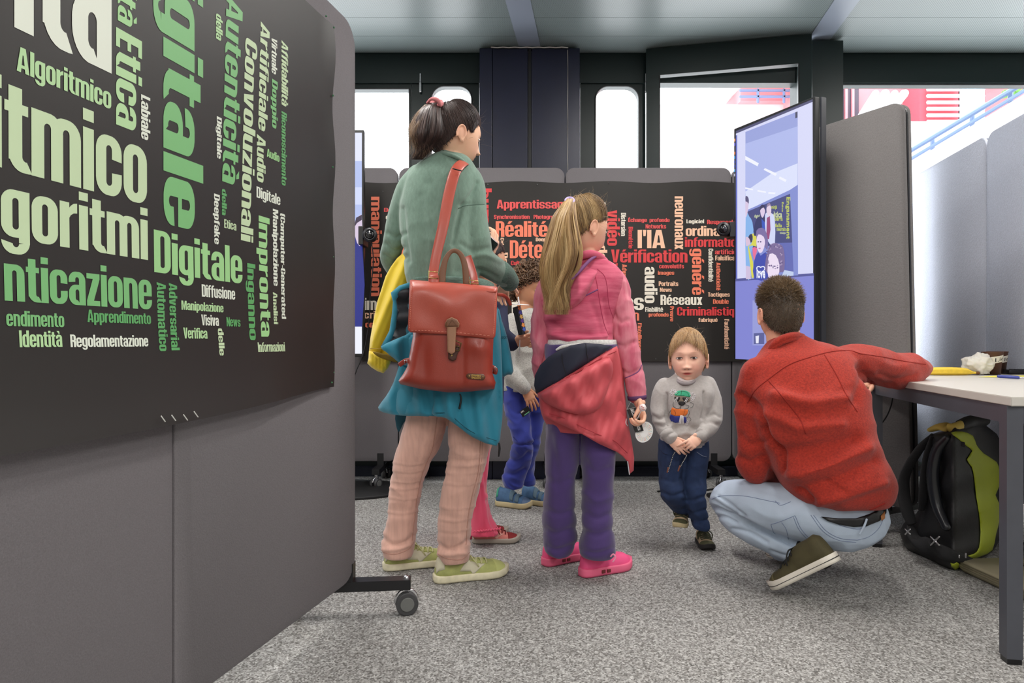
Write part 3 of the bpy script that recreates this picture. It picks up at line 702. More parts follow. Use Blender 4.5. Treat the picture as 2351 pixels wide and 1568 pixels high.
obj('poster_sheet', (V+V2, Fs+Fb), M_post, pos, True)
LW = [("rità", 0, -75, 249, (249, -150), (247, 169), G5), ("Algoritmico", 0, 30, 248, (39, 109), (82, 197), G6), ("ritmico", 0, -112, 330, (152, 235), (296, 463), G1),
 ("goritmi", 0, -8, 331, (153, 435), (10, 582), G1), ("nticazione", 0, -3, 338, (86, 591), (323, 710), G2), ("endimento", 0, -1, 133, (46, 714), (71, 750), G2),
 ("Apprendimento", 0, 187, 334, (193, 711), (200, 746), G4), ("Identità", 0, 27, 126, (121, 760), (32, 797), G6), ("Regolamentazione", 0, 145, 325, (150, 768), (175, 803), G5),
 ("Digitale", 0, 345, 549, (346, 527), (421, 656), G3), ("Diffusione", 0, 454, 531, (457, 653), (528, 688), G5), ("Manipolazione", 0, 406, 503, (407, 690), (443, 718), G6),
 ("Visiva", 0, 451, 491, (452, 722), (489, 748), G5), ("News", 0, 509, 541, (511, 728), (539, 750), G4), ("Verifica", 0, 408, 463, (409, 752), (411, 777), G6),
 ("Informazioni", 0, 578, 642, (579, 786), (579, 808), G1), ("Audio", 0, 607, 636, (608, 341), (634, 372), G3), ("Digitale", 0, 583, 638, (584, 428), (604, 466), G5),
 ("Etica", 0, 508, 536, (509, 503), (536, 530), G1), ("Etica", 1, 259, 319, (262, 64), (311, 306), G6), ("Verità", 1, 263, 307, (290, -140), (296, 66), G3),
 ("Digitale", 1, 345, 460, (400, -190), (418, 525), G2), ("Autenticità", 1, 505, 555, (523, -8), (532, 426), G2), ("della", 1, 490, 505, (493, 32), (503, 97), G6),
 ("Convoluzionali", 1, 548, 585, (568, 91), (571, 557), G1), ("Artificiale", 1, 588, 613, (594, 50), (603, 304), G1), ("Audio", 1, 584, 604, (589, 310), (594, 419), G1),
 ("Virtuale", 1, 618, 631, (622, 87), (625, 171), G5), ("Doppio", 1, 616, 632, (618, 180), (623, 294), G2), ("Affidabilità", 1, 641, 656, (643, 94), (648, 244), G1),
 ("Riconoscimento", 1, 641, 653, (643, 256), (646, 426), G4), ("Labiale", 1, 317, 338, (318, 217), (334, 324), G5), ("Digitale", 1, 489, 503, (492, 267), (498, 365), G5),
 ("della", 1, 503, 514, (505, 434), (510, 495), G4), ("Deepfake", 1, 482, 498, (487, 445), (491, 561), G5), ("Impronta", 1, 582, 613, (586, 494), (600, 773), G3),
 ("Manipolazione", 1, 618, 633, (623, 480), (623, 656), G5), ("(Computer-Generated", 1, 636, 649, (643, 491), (643, 732), G5), ("Analisi", 1, 619, 629, (623, 671), (623, 744), G1),
 ("Inganno", 1, 556, 579, (566, 605), (566, 781), G4), ("Automatico", 1, 350, 371, (353, 648), (358, 806), G4), ("Adversarial", 1, 378, 397, (382, 650), (387, 804), G4), ("delle", 1, 488, 501, (492, 754), (494, 816), G1)]
def lcol(c): return mat('print %d %d %d' % c, c, .5)
LEAN = {'Autenticità': (509, 547, 10), 'Convoluzionali': (552, 580, 11), 'Artificiale': (590, 611, 6)}
for s, vt, x0, x1, a, b, c in LW:
    ln_px = 0
    if s in LEAN: x0, x1, ln_px = LEAN[s]
    t0 = ltz(x0, 500)[0]; t1 = ltz(x1, 500)[0]; za = ltz(*a)[1]; zb = ltz(*b)[1]
    tl_ = ltz((x0+x1)/2, 500)[0]-ltz((x0+x1)/2+ln_px, 500)[0]
    def pl_(t, z):
        t = t-tl_*((z-zb)/(za-zb)-.5)
        z0_ = .745-.032*(1-math.exp(-((t-.166)/.5)**2)); s_ = (z-z0_)/(1.822-z0_)
        return LPt(t, z, .0068+.035*math.exp(-max(0, s_)/.10)*min(1, (t-.166)/.35))
    w_, f_ = word(s, t0, t1, zb, za, pl_, vt, .045)
    obj('printed_word', (w_, f_), lcol(c), pos)
for (px, py) in ((741, 38), (759, 64), (757, 220), (756, 384), (757, 590), (754, 878), (645, 905), (758, 855)):
    t, z = ltz(px, py); obj('pin', ball(LPt(t, z, .011), .0028, nu=8, nv=6), mat('green pin', (60, 120, 80), .3), pos)
for (px, py) in ((327, 960), (352, 958), (380, 957), (405, 950)):
    a_ = LPt(*ltz(px-5, py-6), .047); b_ = LPt(*ltz(px+5, py+6), .046)
    obj('crease_mark', tube([a_, b_], .0012, 5, 1), mat('white scuff', (225, 225, 220), .6), pos)
# back poster
PD = BY-.034
px0, px1, py0, py1 = 832, 1712, 418, 830
bp_ = thing('word_poster', 'wide dark poster with red and cream words on the back partitions', 'poster', W(1272, 830, PD))
V = []; Fs = []; nx, nz2 = 50, 10
for i in range(nx):
    for j in range(nz2):
        x_ = px0+(px1-px0)*i/(nx-1); y_ = py1+(py0-py1)*j/(nz2-1)
        V.append(W(x_, y_+(2.2*math.sin(i*.55) if j == nz2-1 else 0), PD)+Vector((0, -.0015-.0015*math.exp(-j/1.2)+.0008*math.sin(i*.7), 0)))
for i in range(nx-1):
    for j in range(nz2-1): a = i*nz2+j; Fs.append((a, a+nz2, a+nz2+1, a+1))
V2 = [v+Vector((0, .0015, 0)) for v in V]; k = len(V)
obj('poster_sheet', (V+V2, Fs+[tuple(reversed([q+k for q in f])) for f in Fs]), M_post, bp_, True)
BW = [("neuronaux", 1, 1548.5, 451, 1568, 573, R3), ("Logiciel", 0, 1575.5, 504, 1616, 515, R4), ("Responsabilité", 0, 1623, 505, 1707, 517, R1), ("ordinateur", 0, 1574, 519, 1704, 542, R3),
 ("information", 0, 1572, 545, 1704, 567, R5), ("généré", 1, 1582, 571, 1616, 677, R2), ("Confidentialité", 1, 1626, 571, 1637, 647, R4), ("artificielle", 0, 1641, 573, 1704, 584, R1), ("Falsification", 0, 1641.6, 587, 1708, 598, R3),
 ("Authenticité", 1, 1644, 603, 1654, 666.5, R2), ("Tactiques", 0, 1625, 671.5, 1675, 683.5, R3), ("Double", 0, 1636.5, 687, 1672.5, 697.6, R2), ("Criminalistique", 0, 1554, 705, 1711, 729, R5), ("fabriqué", 0, 1603, 730, 1647, 741, R3),
 ("l'authenticité", 1, 1662.5, 733, 1673.5, 801.6, R3), ("Réseaux", 0, 1516, 677, 1612, 700, R4), ("Preuve", 1, 1538, 703.5, 1547, 738, R2), ("profonds", 0, 1489, 718, 1535, 728.7, R2), ("Fiabilité", 0, 1481, 705, 1522, 716, R4),
 ("audio", 1, 1479.7, 613, 1509, 696, R4), ("Portraits", 0, 1512, 646, 1557, 656.8, R3), ("News", 0, 1514.6, 660.6, 1542, 670, R3), ("images", 0, 1510, 622, 1547.8, 633, R2), ("convolutifs", 0, 1513, 606.5, 1570, 616.5, R1),
 ("Vérification", 0, 1402.6, 573, 1578, 603, R5), ("l'IA", 0, 1463.6, 528, 1527, 570, R3), ("Networks", 0, 1481.7, 515, 1529, 525, R1), ("Échange", 0, 1442, 499, 1485, 512, R1), ("profonde", 0, 1491, 501, 1537, 512, R1),
 ("Biométrie", 1, 1442.7, 521, 1453, 570.6, R5), ("Distorsion", 1, 1425.6, 489, 1437, 542, R4), ("vidéo", 1, 1393.7, 483, 1423, 564.5, R5), ("Photo", 1, 1380, 465, 1390, 500, R4), ("de", 1, 1372, 563, 1394, 600, R3), ("voix", 1, 1404, 604, 1422, 660, R5),
 ("Adversarial", 1, 1428, 607, 1439, 670, R2), ("Sons", 0, 1380, 675, 1478, 712, R4), ("fusion", 0, 1395, 712, 1467, 736, R2), ("l'intelligence", 1, 1462, 742, 1473, 812, R2), ("humain", 1, 1098, 433, 1129, 575, R5),
 ("Apprentissage", 0, 1140.5, 459, 1306, 484, R1), ("Synchronisation", 0, 1134, 493.5, 1216, 505, R1), ("Photographie", 0, 1225, 493.5, 1292, 505, R1), ("Réalité", 0, 1138, 508, 1257, 544, R2), ("Cyber", 1, 1147.5, 546, 1157, 578, R3),
 ("Deepfake", 0, 1230, 545.5, 1276, 556, R3), ("Détection", 0, 1170.5, 552, 1330, 593, R2), ("Deep", 1, 1154, 580, 1166, 632, R3), ("Culture", 0, 1173, 599, 1211, 609, R5), ("Mode", 1, 1144, 640, 1162, 716, R3), ("Diffusion", 0, 1100, 720, 1168, 729, R4),
 ("IL", 1, 1175, 686, 1190, 722, R4), ("manipulation", 1, 847, 452, 877, 680, R2), ("Doppel", 0, 882, 477.5, 932, 489, R1), ("contenu", 0, 886, 494, 935, 504, R4), ("mm", 1, 889, 524, 897, 560, R4), ("import", 0, 836, 684, 920, 718, R4), ("critique", 0, 836, 714, 915, 735, R3),
 ("non", 0, 828, 741, 860, 752, R2), ("Visuel", 0, 900, 560, 990, 590, R2), ("Masque", 0, 940, 470, 1060, 505, R3), ("réel", 0, 1236, 640, 1300, 670, R4), ("Image", 0, 1190, 735, 1260, 760, R5), ("des", 0, 1345, 470, 1372, 484, R4)]
for s, vt, x0, y0, x1, y1, c in BW:
    w_, f_ = word(s, x0, x1, -y1, -y0, lambda a, b: W(a, -b, PD)+Vector((0, -.0045, 0)), vt, .045)
    obj('printed_word', (w_, f_), lcol(c), bp_)
for px, py in ((1233, 424), (1398, 421), (1493, 421), (880, 440), (1505, 824), (1120, 424)):
    obj('pin', ball(W(px, py, PD)+Vector((0, -.008, 0)), .003, nu=8, nv=6), M_chrome, bp_)

# ================================================================ screens
def quadpt(o, u, v): return lambda a, b, off=0: o+u*a+v*b+u.normalized().cross(v.normalized())*off
tl = W(1685, 296, 3.66); tr = W(1871, 216, 3.17); bl = W(1688, 826, 3.66)
TU = Vector((tr.x-tl.x, tr.y-tl.y, 0)); TW = TU.length; TU.normalize(); TN = TU.cross(Vector((0, 0, 1)))
zt_, zb_ = 2.02, .785
def TP(px, py, off=0):     # pixel of the photograph -> point on the screen plane
    k = (px-CX)/F; s = (tl.x-k*tl.y)/(k*TU.y-TU.x); q = tl+TU*s
    return Vector((q.x, q.y, H-(py-CY)/F*q.y))+TN*off
tv = thing('display_screen', 'tall portrait screen showing a blue tinted group photo, on a stand', 'screen', (tl.x+TU.x*TW/2, tl.y+TU.y*TW/2, 0))
o_ = Vector((tl.x, tl.y, zb_))-TN*.03
obj('housing', plate(o_, TU, (0, 0, 1), rrect(TW, zt_-zb_, .004), .03, .003), M_blackp, tv)
obj('side_edge', plate(o_+TN*-.004+TU*(TW-.001), -TN, (0, 0, 1), rrect(.03, zt_-zb_, .002), .008, .001), mat('dark grey edge', (45, 47, 54), .4), tv)
def em(c, e=1.0): return mat('lit %d %d %d' % c, (0, 0, 0) if False else c, .6, emit=e)
def fix_em(m):
    b = m.node_tree.nodes['Principled BSDF']; b.inputs['Base Color'].default_value = (.01, .01, .012, 1); return m
LAY = [0]
def pic(name, pts, c, par, plane, e=.95, sm=1):
    LAY[0] += 1; P = smooth_poly(pts, sm) if sm > 1 else pts
    V = [plane(p[0], p[1], .0012+LAY[0]*.00012) for p in P]
    # fan-safe triangulation
    _, _, f2, *_ = delaunay_2d_cdt([Vector(p) for p in P], [(i, (i+1) % len(P)) for i in range(len(P))], [], 1, 1e-6)
    if len(_) and False: pass
    r = delaunay_2d_cdt([Vector(p) for p in P], [(i, (i+1) % len(P)) for i in range(len(P))], [], 1, 1e-6)
    V = [plane(p[0], p[1], .0012+LAY[0]*.00012) for p in r[0]]; Fq = [tuple(f) for f in r[2]]
    return obj(name, (V, Fq), fix_em(em(c, e)), par)
def Q(x, y): return (1680+x/7.125, 440+y/7.125)     # crop coordinates of the picture shown on the screen
pn = pic('displayed_picture', [(1690, 301), (1866, 228), (1868, 828), (1691, 822)], (212, 214, 244), tv, TP)
def pq(pts, c, sm=1, nm='picture_area'): return pic(nm, pts, c, pn, TP, sm=sm)
pq([(1690, 301), (1866, 228), (1866, 234), (1690, 307)], (70, 70, 110)); pq([(1690, 311), (1690, 818), (1693.5, 818), (1693, 310)], (95, 105, 190))
pq([(1689, 643), (1869, 631), (1869, 832), (1689, 824)], (128, 132, 208)); pq([(1689, 640), (1869, 627), (1869, 633), (1689, 646)], (82, 86, 150))
pq([(1712, 303), (1832, 256), (1833, 632), (1714, 641)], (150, 160, 216)); pq([(1712, 330), (1832, 290), (1832, 420), (1712, 470)], (172, 182, 232))
pq([(1712, 440), (1770, 400), (1832, 375), (1832, 432), (1716, 482)], (216, 222, 248))
for a in ([(1712, 358), (1743, 375), (1740, 382), (1712, 367)], [(1757, 386), (1785, 399), (1781, 404), (1754, 390)], [(1791, 405), (1807, 413), (1804, 418), (1789, 410)], [(1712, 430), (1730, 434), (1729, 437), (1712, 434)], [(1740, 436), (1760, 440), (1759, 443), (1740, 440)], [(1765, 441), (1782, 442), (1780, 446), (1765, 445)]): pq(a, (238, 240, 255))
pq([(1827, 258), (1832, 256), (1832, 270), (1827, 272)], (60, 62, 90))
pq([(1718, 482), (1815, 436), (1833, 424), (1833, 632), (1716, 640)], (128, 140, 206)); pq([(1717, 486), (1815, 445), (1820, 557), (1716, 572)], (66, 70, 124)); pq([(1780, 558), (1820, 557), (1823, 624), (1780, 620)], (96, 104, 176))
pq([(1802, 620), (1823, 624), (1823, 633), (1795, 636)], (190, 205, 235))
def TQ(s, x0, y0, x1, y1, c, vt=0):
    u0, v0 = Q(x0, y0); u1, v1 = Q(x1, y1); LAY[0] += 1; l = LAY[0]
    w_, f_ = word(s, u0, u1, -v1, -v0, lambda a, b: TP(a, -b, .0012+l*.00012), vt, .03); obj('picture_lettering', (w_, f_), fix_em(em(c, .95)), pn)
Y1 = (190, 200, 90); Y2 = (205, 215, 165)
for a in (("Enganament", 885, 90, 968, 775, Y1, 1), ("Ética", 828, 170, 862, 335, Y1, 1), ("ètica", 690, 325, 832, 425, Y2, 0), ("guerra", 690, 425, 842, 500, Y1, 0), ("neurals", 745, 575, 892, 645, Y1, 0), ("falla", 720, 520, 832, 585, Y1, 0), ("mitjà", 660, 225, 752, 300, Y1, 0), ("digital", 380, 375, 470, 440, Y2, 0), ("imatge", 800, 660, 892, 700, Y2, 0)): TQ(*a)
def pp(pts, c, sm=2): return pq([Q(*p) for p in pts], c, sm)
pp([(240, 400), (300, 410), (350, 500), (375, 680), (420, 690), (330, 1000), (330, 1370), (245, 1370)], (132, 178, 232)); pp([(238, 80), (285, 110), (292, 180), (270, 340), (255, 400), (238, 400)], (214, 196, 224)); pp([(238, 75), (275, 85), (292, 140), (285, 200), (262, 165), (238, 160)], (86, 80, 120))
pp([(340, 690), (415, 675), (415, 900), (340, 880), (290, 900), (360, 1150), (380, 1400), (340, 1420), (275, 900), (330, 860), (360, 780)], (214, 210, 80), 1); pp([(285, 740), (330, 690), (355, 730), (345, 820), (310, 830)], (50, 50, 80)); pp([(350, 920), (430, 930), (400, 1050), (380, 1120)], (230, 110, 150))
pp([(245, 740), (300, 770), (320, 850), (270, 890), (245, 880)], (215, 190, 215)); pp([(245, 1210), (320, 1230), (325, 1430), (245, 1430)], (205, 190, 220), 1)
pp([(385, 560), (420, 450), (480, 400), (560, 430), (590, 600), (590, 720), (380, 720)], (44, 48, 98)); pp([(500, 440), (570, 520), (575, 660), (520, 700)], (52, 84, 186), 1)
pp([(480, 260), (560, 250), (555, 350), (520, 430), (490, 380)], (218, 200, 228)); pp([(470, 330), (480, 240), (520, 212), (560, 240), (562, 320), (540, 260), (490, 290)], (52, 48, 90)); pp([(560, 380), (600, 350), (660, 350), (720, 450), (720, 860), (640, 860), (570, 700)], (206, 212, 244)); pp([(590, 430), (640, 400), (650, 620), (625, 780), (580, 770)], (150, 70, 120), 1)
pp([(590, 240), (630, 195), (660, 250), (655, 380), (610, 400), (585, 330)], (224, 206, 226)); pp([(585, 260), (600, 205), (640, 190), (660, 250), (640, 225), (600, 250)], (150, 130, 160))
pp([(420, 640), (500, 590), (570, 640), (610, 800), (600, 950), (550, 900), (430, 800)], (120, 108, 160)); pp([(420, 790), (455, 700), (540, 740), (560, 850), (520, 980), (470, 1000), (430, 920)], (228, 212, 236)); pp([(440, 815), (460, 812), (460, 830), (442, 832)], (80, 70, 120)); pp([(478, 812), (500, 812), (500, 830), (480, 832)], (80, 70, 120)); pp([(455, 925), (490, 920), (485, 938), (460, 938)], (190, 130, 170))
pp([(450, 990), (490, 1050), (570, 990), (610, 1100), (620, 1420), (385, 1425), (380, 1150)], (58, 72, 170)); TQ("love", 425, 1240, 565, 1420, (235, 238, 255))
hp_ = [Q(495+70*.95*math.sin(t)**3*1.0, 1275-(70*(.85*math.cos(t)-.30*math.cos(2*t)-.12*math.cos(3*t)))) for t in np.linspace(0, 6.283, 40)]
LAY[0] += 4; obj('picture_lettering', tube([TP(a, b, .002+LAY[0]*.00012) for a, b in hp_], .0028, 5, 1, flat=.2, up=tuple(TN)), fix_em(em((235, 238, 255))), pn)
pp([(600, 1000), (640, 880), (740, 840), (850, 890), (885, 1050), (880, 1280), (820, 1320), (600, 1340), (565, 1200)], (120, 104, 150)); pp([(640, 1020), (740, 1040), (800, 1200), (770, 1400), (620, 1400), (610, 1180)], (234, 220, 240)); pp([(622, 1200), (655, 1205), (655, 1220), (625, 1220)], (86, 76, 126)); pp([(700, 1212), (745, 1212), (740, 1230), (705, 1230)], (86, 76, 126))
for i in range(60):
    a_ = rng.uniform(0, 6.28); rr = rng.uniform(.75, 1.02); cx_, cy_ = 735+140*rr*math.cos(a_), 1080-230*rr*abs(math.sin(a_))**.8*(1 if math.sin(a_) > -.2 else -.8)
    pq([Q(cx_+s*11*math.cos(t), cy_+s*11*math.sin(t)) for t, s in zip(np.linspace(0, 5.6, 7), (1, 1.1, .9, 1, 1.1, .9, 1))], ((150, 132, 172), (96, 82, 128), (172, 156, 190))[i % 3])
pq([(1733, 690), (1788, 688), (1788, 794), (1733, 793)], (150, 155, 215)); pq([(1736, 765), (1760, 764), (1760, 790), (1736, 790)], (90, 95, 150)); pq([(1740, 772), (1748, 770), (1747, 788), (1741, 788)], (230, 230, 245))
for i, c in enumerate(((255, 150, 90), (90, 90, 220), (60, 60, 70), (235, 120, 40), (60, 160, 230), (60, 80, 160), (60, 80, 160), (90, 170, 220), (180, 180, 200))): pq([(1690.6, 320+i*10), (1693.4, 319+i*10), (1693.4, 325+i*10), (1690.6, 326+i*10)], c)
st = obj('stand', cat([beam((1.45, 3.60, .02), (1.45, 3.60, 1.5), .07, .05, (0, 1, 0)), beam((1.36, 3.57, 1.4), (1.52, 3.5, 1.4), .05, .3)]), M_black, tv)
pb = [(1.33+.36*math.cos(t)*.95, 3.52+.24*math.sin(t)) for t in np.linspace(0, 6.283, 40, endpoint=False)]
def floor_plate(cx, cy, rx, ry, z1=.016): return plate((cx, cy, .001), (1, 0, 0), (0, 1, 0), [(rx*max(-.86, min(.86, math.cos(t)*1.1)), ry*math.sin(t)) for t in np.linspace(0, 6.283, 48, endpoint=False)], z1, .003)
obj('base_plate', floor_plate(1.38, 3.76, .32, .20), mat('black powder coat', (26, 26, 28), .6), tv, True)
# left screen, mostly hidden behind the foreground partition
t2 = thing('display_screen', 'portrait screen with a blue picture half hidden by the left partition', 'screen', (-1.15, 3.75, 0))
D2 = 3.74; xr = X(835, D2); zt2 = H-(298-CY)/F*D2; zb2 = H-(820-CY)/F*D2
obj('housing', boxm(xr-.70, xr, D2, D2+.04, zb2, zt2, .003), M_blackp, t2)
P2 = lambda px, py, off=0: W(px, py, D2)-Vector((0, off, 0))
LAY[0] = 0
p2 = pic('displayed_picture', [(560, 305), (831, 305), (831, 812), (560, 812)], (176, 190, 236), t2, P2)
for pts, c, sm in (([(560, 305), (831, 305), (831, 370), (560, 370)], (222, 226, 250), 1), ([(560, 430), (831, 430), (831, 470), (560, 470)], (205, 214, 246), 1), ([(780, 545), (800, 520), (831, 545), (831, 760), (760, 760)], (22, 34, 130), 2), ([(560, 750), (831, 750), (831, 812), (560, 812)], (238, 240, 252), 1), ([(812, 520), (822, 500), (831, 495), (831, 560), (820, 558)], (215, 198, 222), 2), ([(812, 525), (818, 500), (831, 493), (831, 505), (820, 512)], (50, 34, 64), 1)):
    LAY[0] += 1; pic('picture_area', pts, c, p2, P2, sm=sm)
obj('stand', beam((xr-.35, D2+.07, .02), (xr-.35, D2+.07, 1.2), .07, .05, (0, 1, 0)), M_black, t2)
obj('base_plate', floor_plate(xr-.22, 4.02, .40, .26), mat('black powder coat', (26, 26, 28), .6), t2, True)
def webcam(c, ax, label, clip, cable):
    c = Vector(c); ax = Vector(ax).normalized(); w = thing('webcam', label, 'webcam', c)
    b = obj('body', tube([c-ax*.03, c-ax*.028, c+ax*.022, c+ax*.026], [.02, .036, .038, .034], 28, 1, up=(0, .3, 1), round_cap=False), M_blackp, w, True)
    obj('lens', cat([tube([c+ax*.026, c+ax*.031], [.024, .018], 24, 1, up=(0, .3, 1), round_cap=False), ball(c+ax*.028, .013)]), mat('lens glass', (8, 8, 12), .08, coat=1), b, True)
    obj('ring', tube([c+ax*.027+Vector((.028*math.cos(t), 0, .028*math.sin(t))) for t in np.linspace(0, 6.283, 24)], .0025, 6, 1, cap=False), mat('dark ring', (50, 50, 55), .3), b, True)
    obj('clip', boxm(*clip, .003), M_blackp, w)
    if cable: obj('cable', tube([W(*p) for p in cable], .0028, 6, 5), M_blackp, w, True)
webcam(W(850, 540, 3.66), (.1, -1, 0), 'round black webcam clipped to the left screen, its cable hanging down', (xr-.012, xr+.015, 3.66, 3.79, 1.40, 1.50), [(853, 556, 3.67), (857, 600, 3.68), (850, 680, 3.69), (847, 740, 3.7), (835, 810, 3.72), (815, 860, 3.72), (800, 930, 3.73)])
webcam(W(1663, 527, 3.68), (-.55, -1, 0), 'round black webcam clipped to the left edge of the tall right screen', (X(1672, 3.68), X(1692, 3.68), 3.65, 3.72, 1.44, 1.52), [(1680, 527, 3.70), (1684, 505, 3.70), (1686, 470, 3.71), (1687, 420, 3.71)])
tag(obj('floor_cable', tube([Vector((p[0], p[1], .006)) for p in ((.85, 3.98), (1.0, 4.03), (1.15, 4.02), (1.3, 4.1), (1.6, 4.0), (1.9, 4.1))], .005, 6, 5), M_blackp, smooth=True), 'thin black cable lying on the carpet behind the toddler', 'cable')
tag(obj('floor_cable', tube([Vector((p[0], p[1], .006)) for p in ((-1.6, 4.1), (-1.2, 4.16), (-.95, 4.17), (-.8, 4.2), (-.68, 4.15))], .005, 6, 5), M_blackp, smooth=True), 'thin black cable on the carpet by the left screen base', 'cable')
# ================================================================ people: heads, hands, hair, shoes
def g2(a, b, sa, sb): return np.exp(-(a/sa)**2-(b/sb)**2)
def head_mesh(c, s, yaw, pitch=0, roll=0, child=0.0, ears=True):
    """sculpted head; local axes: x = its left/right, -y = face, z = up. returns mesh parts and local->world matrix"""
    a, b, hh = .074*s, .094*s, .115*s
    nu, nv = 128, 96
    th = np.linspace(.02, math.pi-.02, nv); ph = np.linspace(0, 2*math.pi, nu, endpoint=False)
    T, Pp = np.meshgrid(th, ph, indexing='ij'); x = np.sin(T)*np.sin(Pp); y = -np.sin(T)*np.cos(Pp); z = np.cos(T)
    f = np.clip(-y, 0, 1)
    lo = np.clip(-z-.05, 0, 1)
    jaw = 1-(.36-.13*child)*lo**(1.25+.5*child)
    X = a*np.sign(x)*np.abs(x)**.92*jaw*(1+.05*np.clip(z, 0, 1)); 
    bk = np.where(y > 0, 1.06-(.62)*np.clip(-z-.1, 0, 1)**.9, 1.0-.05*np.clip(z-.2, 0, 1))
    Y = b*y*bk; Z = hh*z*np.where(z < 0, 1.0, .98)
    Y = np.where((y < 0), Y-(-.0)*b, Y)
    # fuller lower face so the chin stands forward
    Y = Y-b*(.42-.16*child)*np.clip(-z-.35, 0, 1)*f**.5*(f > 0)
    u = X/a; w = Z/hh; fr = (y < .1)*1.0
    k = s
    D = np.zeros_like(X)
    D += .0035*k*g2(u, w-.17, .55, .10)*(1-child*.7)
    for sx in (-1, 1):
        D -= .0115*k*g2(u-.40*sx, w+.015, .24, .115); D -= .004*k*g2(u-.18*sx, w+.06, .12, .12)
        D += (.005+.007*child)*k*g2(u-.50*sx, w+.42, .28, .22)
        D += .0075*k*g2(u-.155*sx, w+.375, .085, .06)
        D += .0035*k*g2(u-.40*sx, w-.02, .17, .05)
    br = np.clip((.08-w)/.42, 0, 1)*(w > -.42)
    D += (.019-.008*child)*k*np.exp(-(u/(.13+.05*br+.02*child))**2)*br*(1/(1+np.exp((-.405-w)*70)))
    D += (.007)*k*g2(u, w+.35, .14, .075)
    D += .0075*k*g2(u, w+.56, .30, .07); D += .003*k*g2(u, w+.51, .25, .03); D += .0045*k*g2(u, w+.635, .20, .035); D -= .0060*k*g2(u, w+.572, .26, .018); D -= .003*k*g2(u, w+.715, .22, .04)
    D += (.007+.002*child)*k*g2(u, w+.86, .24, .12); D -= .002*k*g2(u, w+.45, .04, .05)
    Y = Y-D*fr*np.clip(f*3, 0, 1)
    V = np.column_stack([X.ravel(), Y.ravel(), Z.ravel()]); Fs = []
    for i in range(nv-1):
        for j in range(nu): Fs.append((i*nu+j, (i+1)*nu+j, (i+1)*nu+(j+1) % nu, i*nu+(j+1) % nu))
    Fs.append(tuple(range(nu))); Fs.append(tuple((nv-1)*nu+j for j in range(nu-1, -1, -1)))
    ms = [(V, Fs)]
    if ears:
        for sx in (-1, 1):
            e = []
            for t in np.linspace(-.6, 4.2, 14):
                e.append((sx*(a*.99+.010*s*(.6+.4*math.sin(t*.6))), .012*s+.017*s*math.cos(t)*1.0+.004*s, -.022*s+.029*s*math.sin(t)))
            ms.append(tube(e, [.0032*s]*len(e), 8, 2)); ms.append(ball((sx*(a*.985+.003*s), .014*s, -.020*s), (.006*s, .015*s, .025*s), nu=16, nv=10))
            ms.append(ball((sx*(a*.985+.004*s), .006*s, -.046*s), (.006*s, .009*s, .009*s), nu=12, nv=8))
            ms.append(ball((sx*(a*.98+.006*s), -.004*s, -.024*s), (.004*s, .004*s, .006*s), nu=10, nv=8))
    R = Matrix.Rotation(math.radians(yaw), 4, 'Z')@Matrix.Rotation(math.radians(roll), 4, 'Y')@Matrix.Rotation(math.radians(pitch), 4, 'X')
    M = Matrix.Translation(Vector(c))@R
    return [xf(m, M) for m in ms], M
def skin_colors(V, base, heads):
    V = np.asarray(V); base = np.array(lin(base)); C = np.tile(base, (len(V), 1))
    n = np.array([noise.noise(Vector(v)*22) for v in V])*.05; C = C*(1+n[:, None])
    for M, s, lips, blush, brow in heads:
        Mi = np.array(M.inverted()); P = V@Mi[:3, :3].T+Mi[:3, 3]; u = P[:, 0]/(.074*s); w = P[:, 2]/(.115*s); fr = (P[:, 1] < -.02*s)
        L = np.clip(g2(u, w+.578, .29, .062)*1.9-.5, 0, 1)*fr; C = C*(1-L[:, None])+np.array(lin(lips))*L[:, None]
        Lm = np.clip(g2(u, w+.572, .22, .012)*1.3-.2, 0, 1)*fr; C = C*(1-.75*Lm[:, None])
        for sx in (-1, 1):
            B = g2(u-.5*sx, w+.38, .3, .18)*.45*blush*fr; C = C*(1-B[:, None]*np.array([[.05, .35, .3]]))
            e = np.clip(g2(u-.40*sx, w-.155-.03*np.cos((u-.4*sx)*5), .20, .035)*1.6-.3, 0, 1)*brow*fr; C = C*(1-e[:, None]*np.array([[.35, .45, .5]]))
            e = g2(u-.40*sx, w+.02, .22, .07)*.35*fr; C = C*(1-e[:, None]*np.array([[.3, .45, .35]]))
            no = np.clip(g2(u-.10*sx, w+.415, .05, .02)*1.5-.3, 0, 1)*fr; C = C*(1-no[:, None]*.6)
        far = np.abs(np.abs(u)-1.08); E = np.exp(-(far/.12)**2)*np.exp(-((w+.1)/.28)**2)*.3; C = C*(1-E[:, None]*np.array([[.0, .35, .3]]))
    return np.clip(C, 0, 1)
def eyes(par, M, s, iris=(70, 50, 40), opening=.0052):
    for sx in (-1, 1):
        c = Vector((sx*.40*.074*s, -.0785*s, -.018*.115*s))
        e = obj('eye', xf(ball(c, (.0135*s, .0075*s, opening*s), nu=18, nv=12), M), mat('eye white', (225, 220, 215), .15, coat=.5), par, True)
        obj('iris', xf(ball(c+Vector((0, -.0045*s, .0004*s)), (.0066*s, .0042*s, opening*.98*s)), M), mat('iris %d' % iris[0], iris, .1, coat=1), e, True)
        obj('pupil', xf(ball(c+Vector((0, -.0071*s, .0004*s)), (.0032*s, .002*s, .0032*s), nu=12, nv=8), M), mat('pupil', (8, 7, 7), .08, coat=1), e, True)
        lid = [c+Vector((math.cos(t)*.0140*s, -.0050*s-.004*s*math.sin(t), math.sin(t)*opening*1.12*s)) for t in np.linspace(-.1, math.pi+.1, 11)]
        obj('eyelash', xf(tube(lid, [.0005*s]+[.0012*s]*9+[.0005*s], 6, 2), M), mat('lash brown', (70, 48, 38), .7), e, True)
